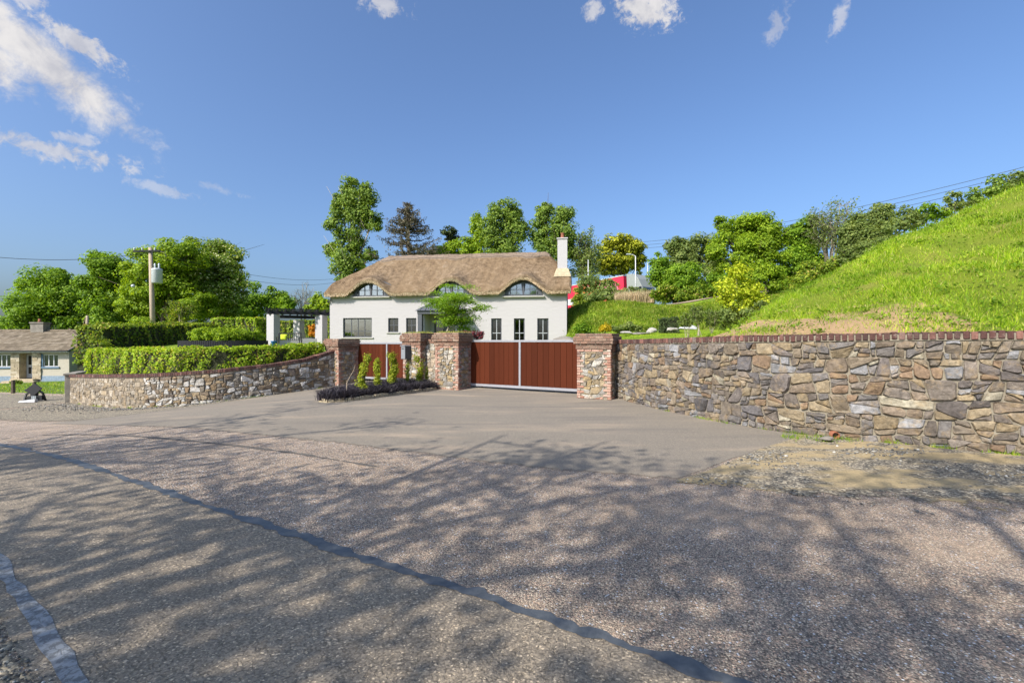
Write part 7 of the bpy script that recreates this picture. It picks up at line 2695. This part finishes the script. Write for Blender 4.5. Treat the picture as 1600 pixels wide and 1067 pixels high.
rock('low pale slab of rock at the left end of the lawn stones', 978, 521, 23, .30, .3, .10, 1)
rock('long flat dark grey slab lying right of the first lawn stone', 1000, 522, 23, .55, .3, .06, 2, mat=M['concrete'])
rock('squarish pale stone in the middle of the lawn stones', 1018, 519, 23.5, .26, .25, .17, 3)
rock('flat stone in front of the dark box block', 1050, 516, 24, .28, .25, .11, 4)
rock('smooth white boulder right of the dark box block', 1076, 514.5, 24, .48, .35, .17, 5, mat=M['whitepvc'])
rock('domed mossy boulder showing over the right end of the wide gate', 884, 534, 17.5, .48, .4, .22, 6, mat=M['concrete'], zlift=-.08)
rock('small pale stone at the foot of the low wall', 286, 634, 15.0, .13, .07, .05, 7)
rock('pale broken rock on the grass of the bank below the skyline', 1435, 378, 14.5, .30, .16, .1, 8)
rock('brown stone tucked against the wall beneath the drain mouth', 1292, 686, 7.4, .10, .07, .035, 9, mat=M['concrete'])


def drain():
    t = 5.9
    best = min(range(len(RUN_R.P)), key=lambda i: abs(800 + F * RUN_R.P[i, 0] / RUN_R.P[i, 1] - 1303) + (0 if RUN_R.T[i] > 3 else 99))
    x, y = RUN_R.P[best]
    nx, ny = RUN_R.N[best]
    z = ZC + (533.5 - 677) / F * y
    root = thing('drain_pipe', 'terracotta drain mouth poking out at the foot of the long stone wall', 'pipe', (x, y, z), math.atan2(ny, nx) + .35)
    n, r0, r1 = 20, .062, .050
    vs, fs = [], []
    for (xx, r) in ((-.25, r0), (.13, r0), (.13, r1), (-.25, r1)):
        for k in range(n):
            a = 2 * math.pi * k / n
            vs.append((xx, r * math.cos(a), r * math.sin(a) - xx * .12))
    for i in range(3):
        for k in range(n):
            k2 = (k + 1) % n
            fs.append((i * n + k, i * n + k2, (i + 1) * n + k2, (i + 1) * n + k))
    MB().add(vs, fs).build('pipe', M['terracotta'], root, smooth=True)
    MB().add([(-.2, .05 * math.cos(2 * math.pi * k / n), .05 * math.sin(2 * math.pi * k / n) + .024) for k in range(n)], [tuple(range(n))]).build('dark_bore', M['dark'], root)


drain()


def offcut():
    p = wp(1562, 713, 6.7)
    root = thing('wood_offcut', 'splintered pale wood offcut lying by the wall at the right edge', 'wood scrap', (p.x, p.y, .035), -.25)
    MB().add([(-.11, -.02, 0), (.02, -.025, 0), (.025, .015, 0), (-.11, .012, 0), (-.11, -.02, .02), (.02, -.025, .022), (.025, .015, .02), (-.11, .012, .018)], [(0, 3, 2, 1), (4, 5, 6, 7), (0, 1, 5, 4), (1, 2, 6, 5), (2, 3, 7, 6), (3, 0, 4, 7)]).build('brown_end', M['terracotta'], root)
    MB().add([(.0, -.018, .022), (.16, -.03, .0), (.17, .0, .0), (.02, .012, .03), (.0, -.018, .032), (.16, -.03, .012), (.17, .0, .012), (.02, .012, .04)], [(0, 3, 2, 1), (4, 5, 6, 7), (0, 1, 5, 4), (1, 2, 6, 5), (2, 3, 7, 6), (3, 0, 4, 7)]).build('white_end', M['whitepvc'], root)


offcut()


def black_stand():
    p = wp(54, 628, 19.5)
    zg = float(Zf(p.x, p.y))
    s = 19.5 / F
    root = thing('metal_stand', 'black metal stand with a tilted square plate beside the gravel', 'stand', (p.x, p.y, zg), 0)
    B = lambda px, py: ((px - 54) * s, (631 - py) * s)
    plate = MB().prism([B(41, 613.5), B(57, 621), B(69, 610.5), B(57.5, 602.5)], -.1, -.06)
    plate.build('tilted_plate', M['black'], root)
    MB().prism([B(49, 615), B(50, 624), B(58, 624), B(59, 615)], -.06, .05).build('neck', M['black'], root)
    MB().bar((*[B(41, 620)[0]], 0, B(41, 620)[1]), (B(41, 632)[0], -.1, B(41, 632)[1]), .06, .06).build('leg', M['black'], root)
    MB().bar((B(67, 618)[0], 0, B(67, 618)[1]), (B(67.5, 630)[0], .1, B(67.5, 630)[1]), .06, .06).build('leg', M['black'], root)
    MB().bar((B(41, 627)[0], 0, B(41, 627)[1]), (B(67, 625)[0], 0, B(67, 625)[1]), .1, .2).build('cross_member', M['black'], root)
    MB().bar((B(41, 620)[0], 0, B(41, 620)[1]), (B(49, 616)[0], -.02, B(49, 616)[1]), .06, .06).build('brace', M['black'], root)
    MB().bar((B(67, 618)[0], 0, B(67, 618)[1]), (B(60, 613)[0], -.02, B(60, 613)[1]), .06, .06).build('brace', M['black'], root)
    for px in (55, 57.5, 60):
        MB().bar((B(px, 628)[0], -.12, B(px, 628)[1]), (B(px, 622)[0], -.12, B(px, 622)[1]), .03, .03).build('tine', M['galv'], root)
    q = thing('white_plank', 'short white plank lying on the gravel against the black stand', 'plank', (p.x + .2, p.y - .45, zg + .03), .14)
    MB().add([(-.3, -.1, 0), (.3, -.08, .0), (.3, .08, 0), (-.3, .06, 0), (-.26, -.08, .06), (.3, -.06, .13), (.3, .06, .13), (-.26, .05, .06)], [(0, 3, 2, 1), (4, 5, 6, 7), (0, 1, 5, 4), (1, 2, 6, 5), (2, 3, 7, 6), (3, 0, 4, 7)]).build('board', M['whitepvc'], q)


black_stand()


def fence_bits():
    for (px, y0, y1, D, lb, w) in ((20.5, 613, 594, 24, 'low dark wooden post standing in the bungalow grass', .09), (53.5, 606, 597, 26, 'short post behind the black metal stand', .09)):
        a, b = wp(px, y0, D), wp(px, y1, D)
        o = MB().tube([(0, 0, -.2), (0, 0, b.z - a.z)], [w, w * .9], 7).build('wooden_post', M['bark'], None, a)
        tag(o, lb, 'post', 'posts in the bungalow grass')
    a, b = wp(134, 544, 33), wp(136.5, 493, 33)
    root = thing('timber_pole', 'slim grey timber pole with a leaning bare branch at the bungalow gable', 'pole', a)
    MB().tube([(0, 0, -.8), b - a], [.12, .08], 8).build('pole', M['polewood'], root, smooth=True)
    MB().tube([wp(134, 531, 33) - a, wp(118, 520, 32.8) - a, wp(107, 513, 32.7) - a], [.07, .05, .03], 6).build('branch', M['bark'], root, smooth=True)
    MB().tube([wp(135, 520, 33) - a, wp(131, 505, 33) - a, wp(133, 496, 33) - a], [.05, .04, .02], 6).build('branch', M['bark'], root, smooth=True)
    shrub('weed_clump', 'low clump of dark weeds in front of the bungalow steps', [(27, 597, 10, 3.5)], 31, L['darkhedge'], 251, zg=-1.42, size=.14, trunk=0)


fence_bits()
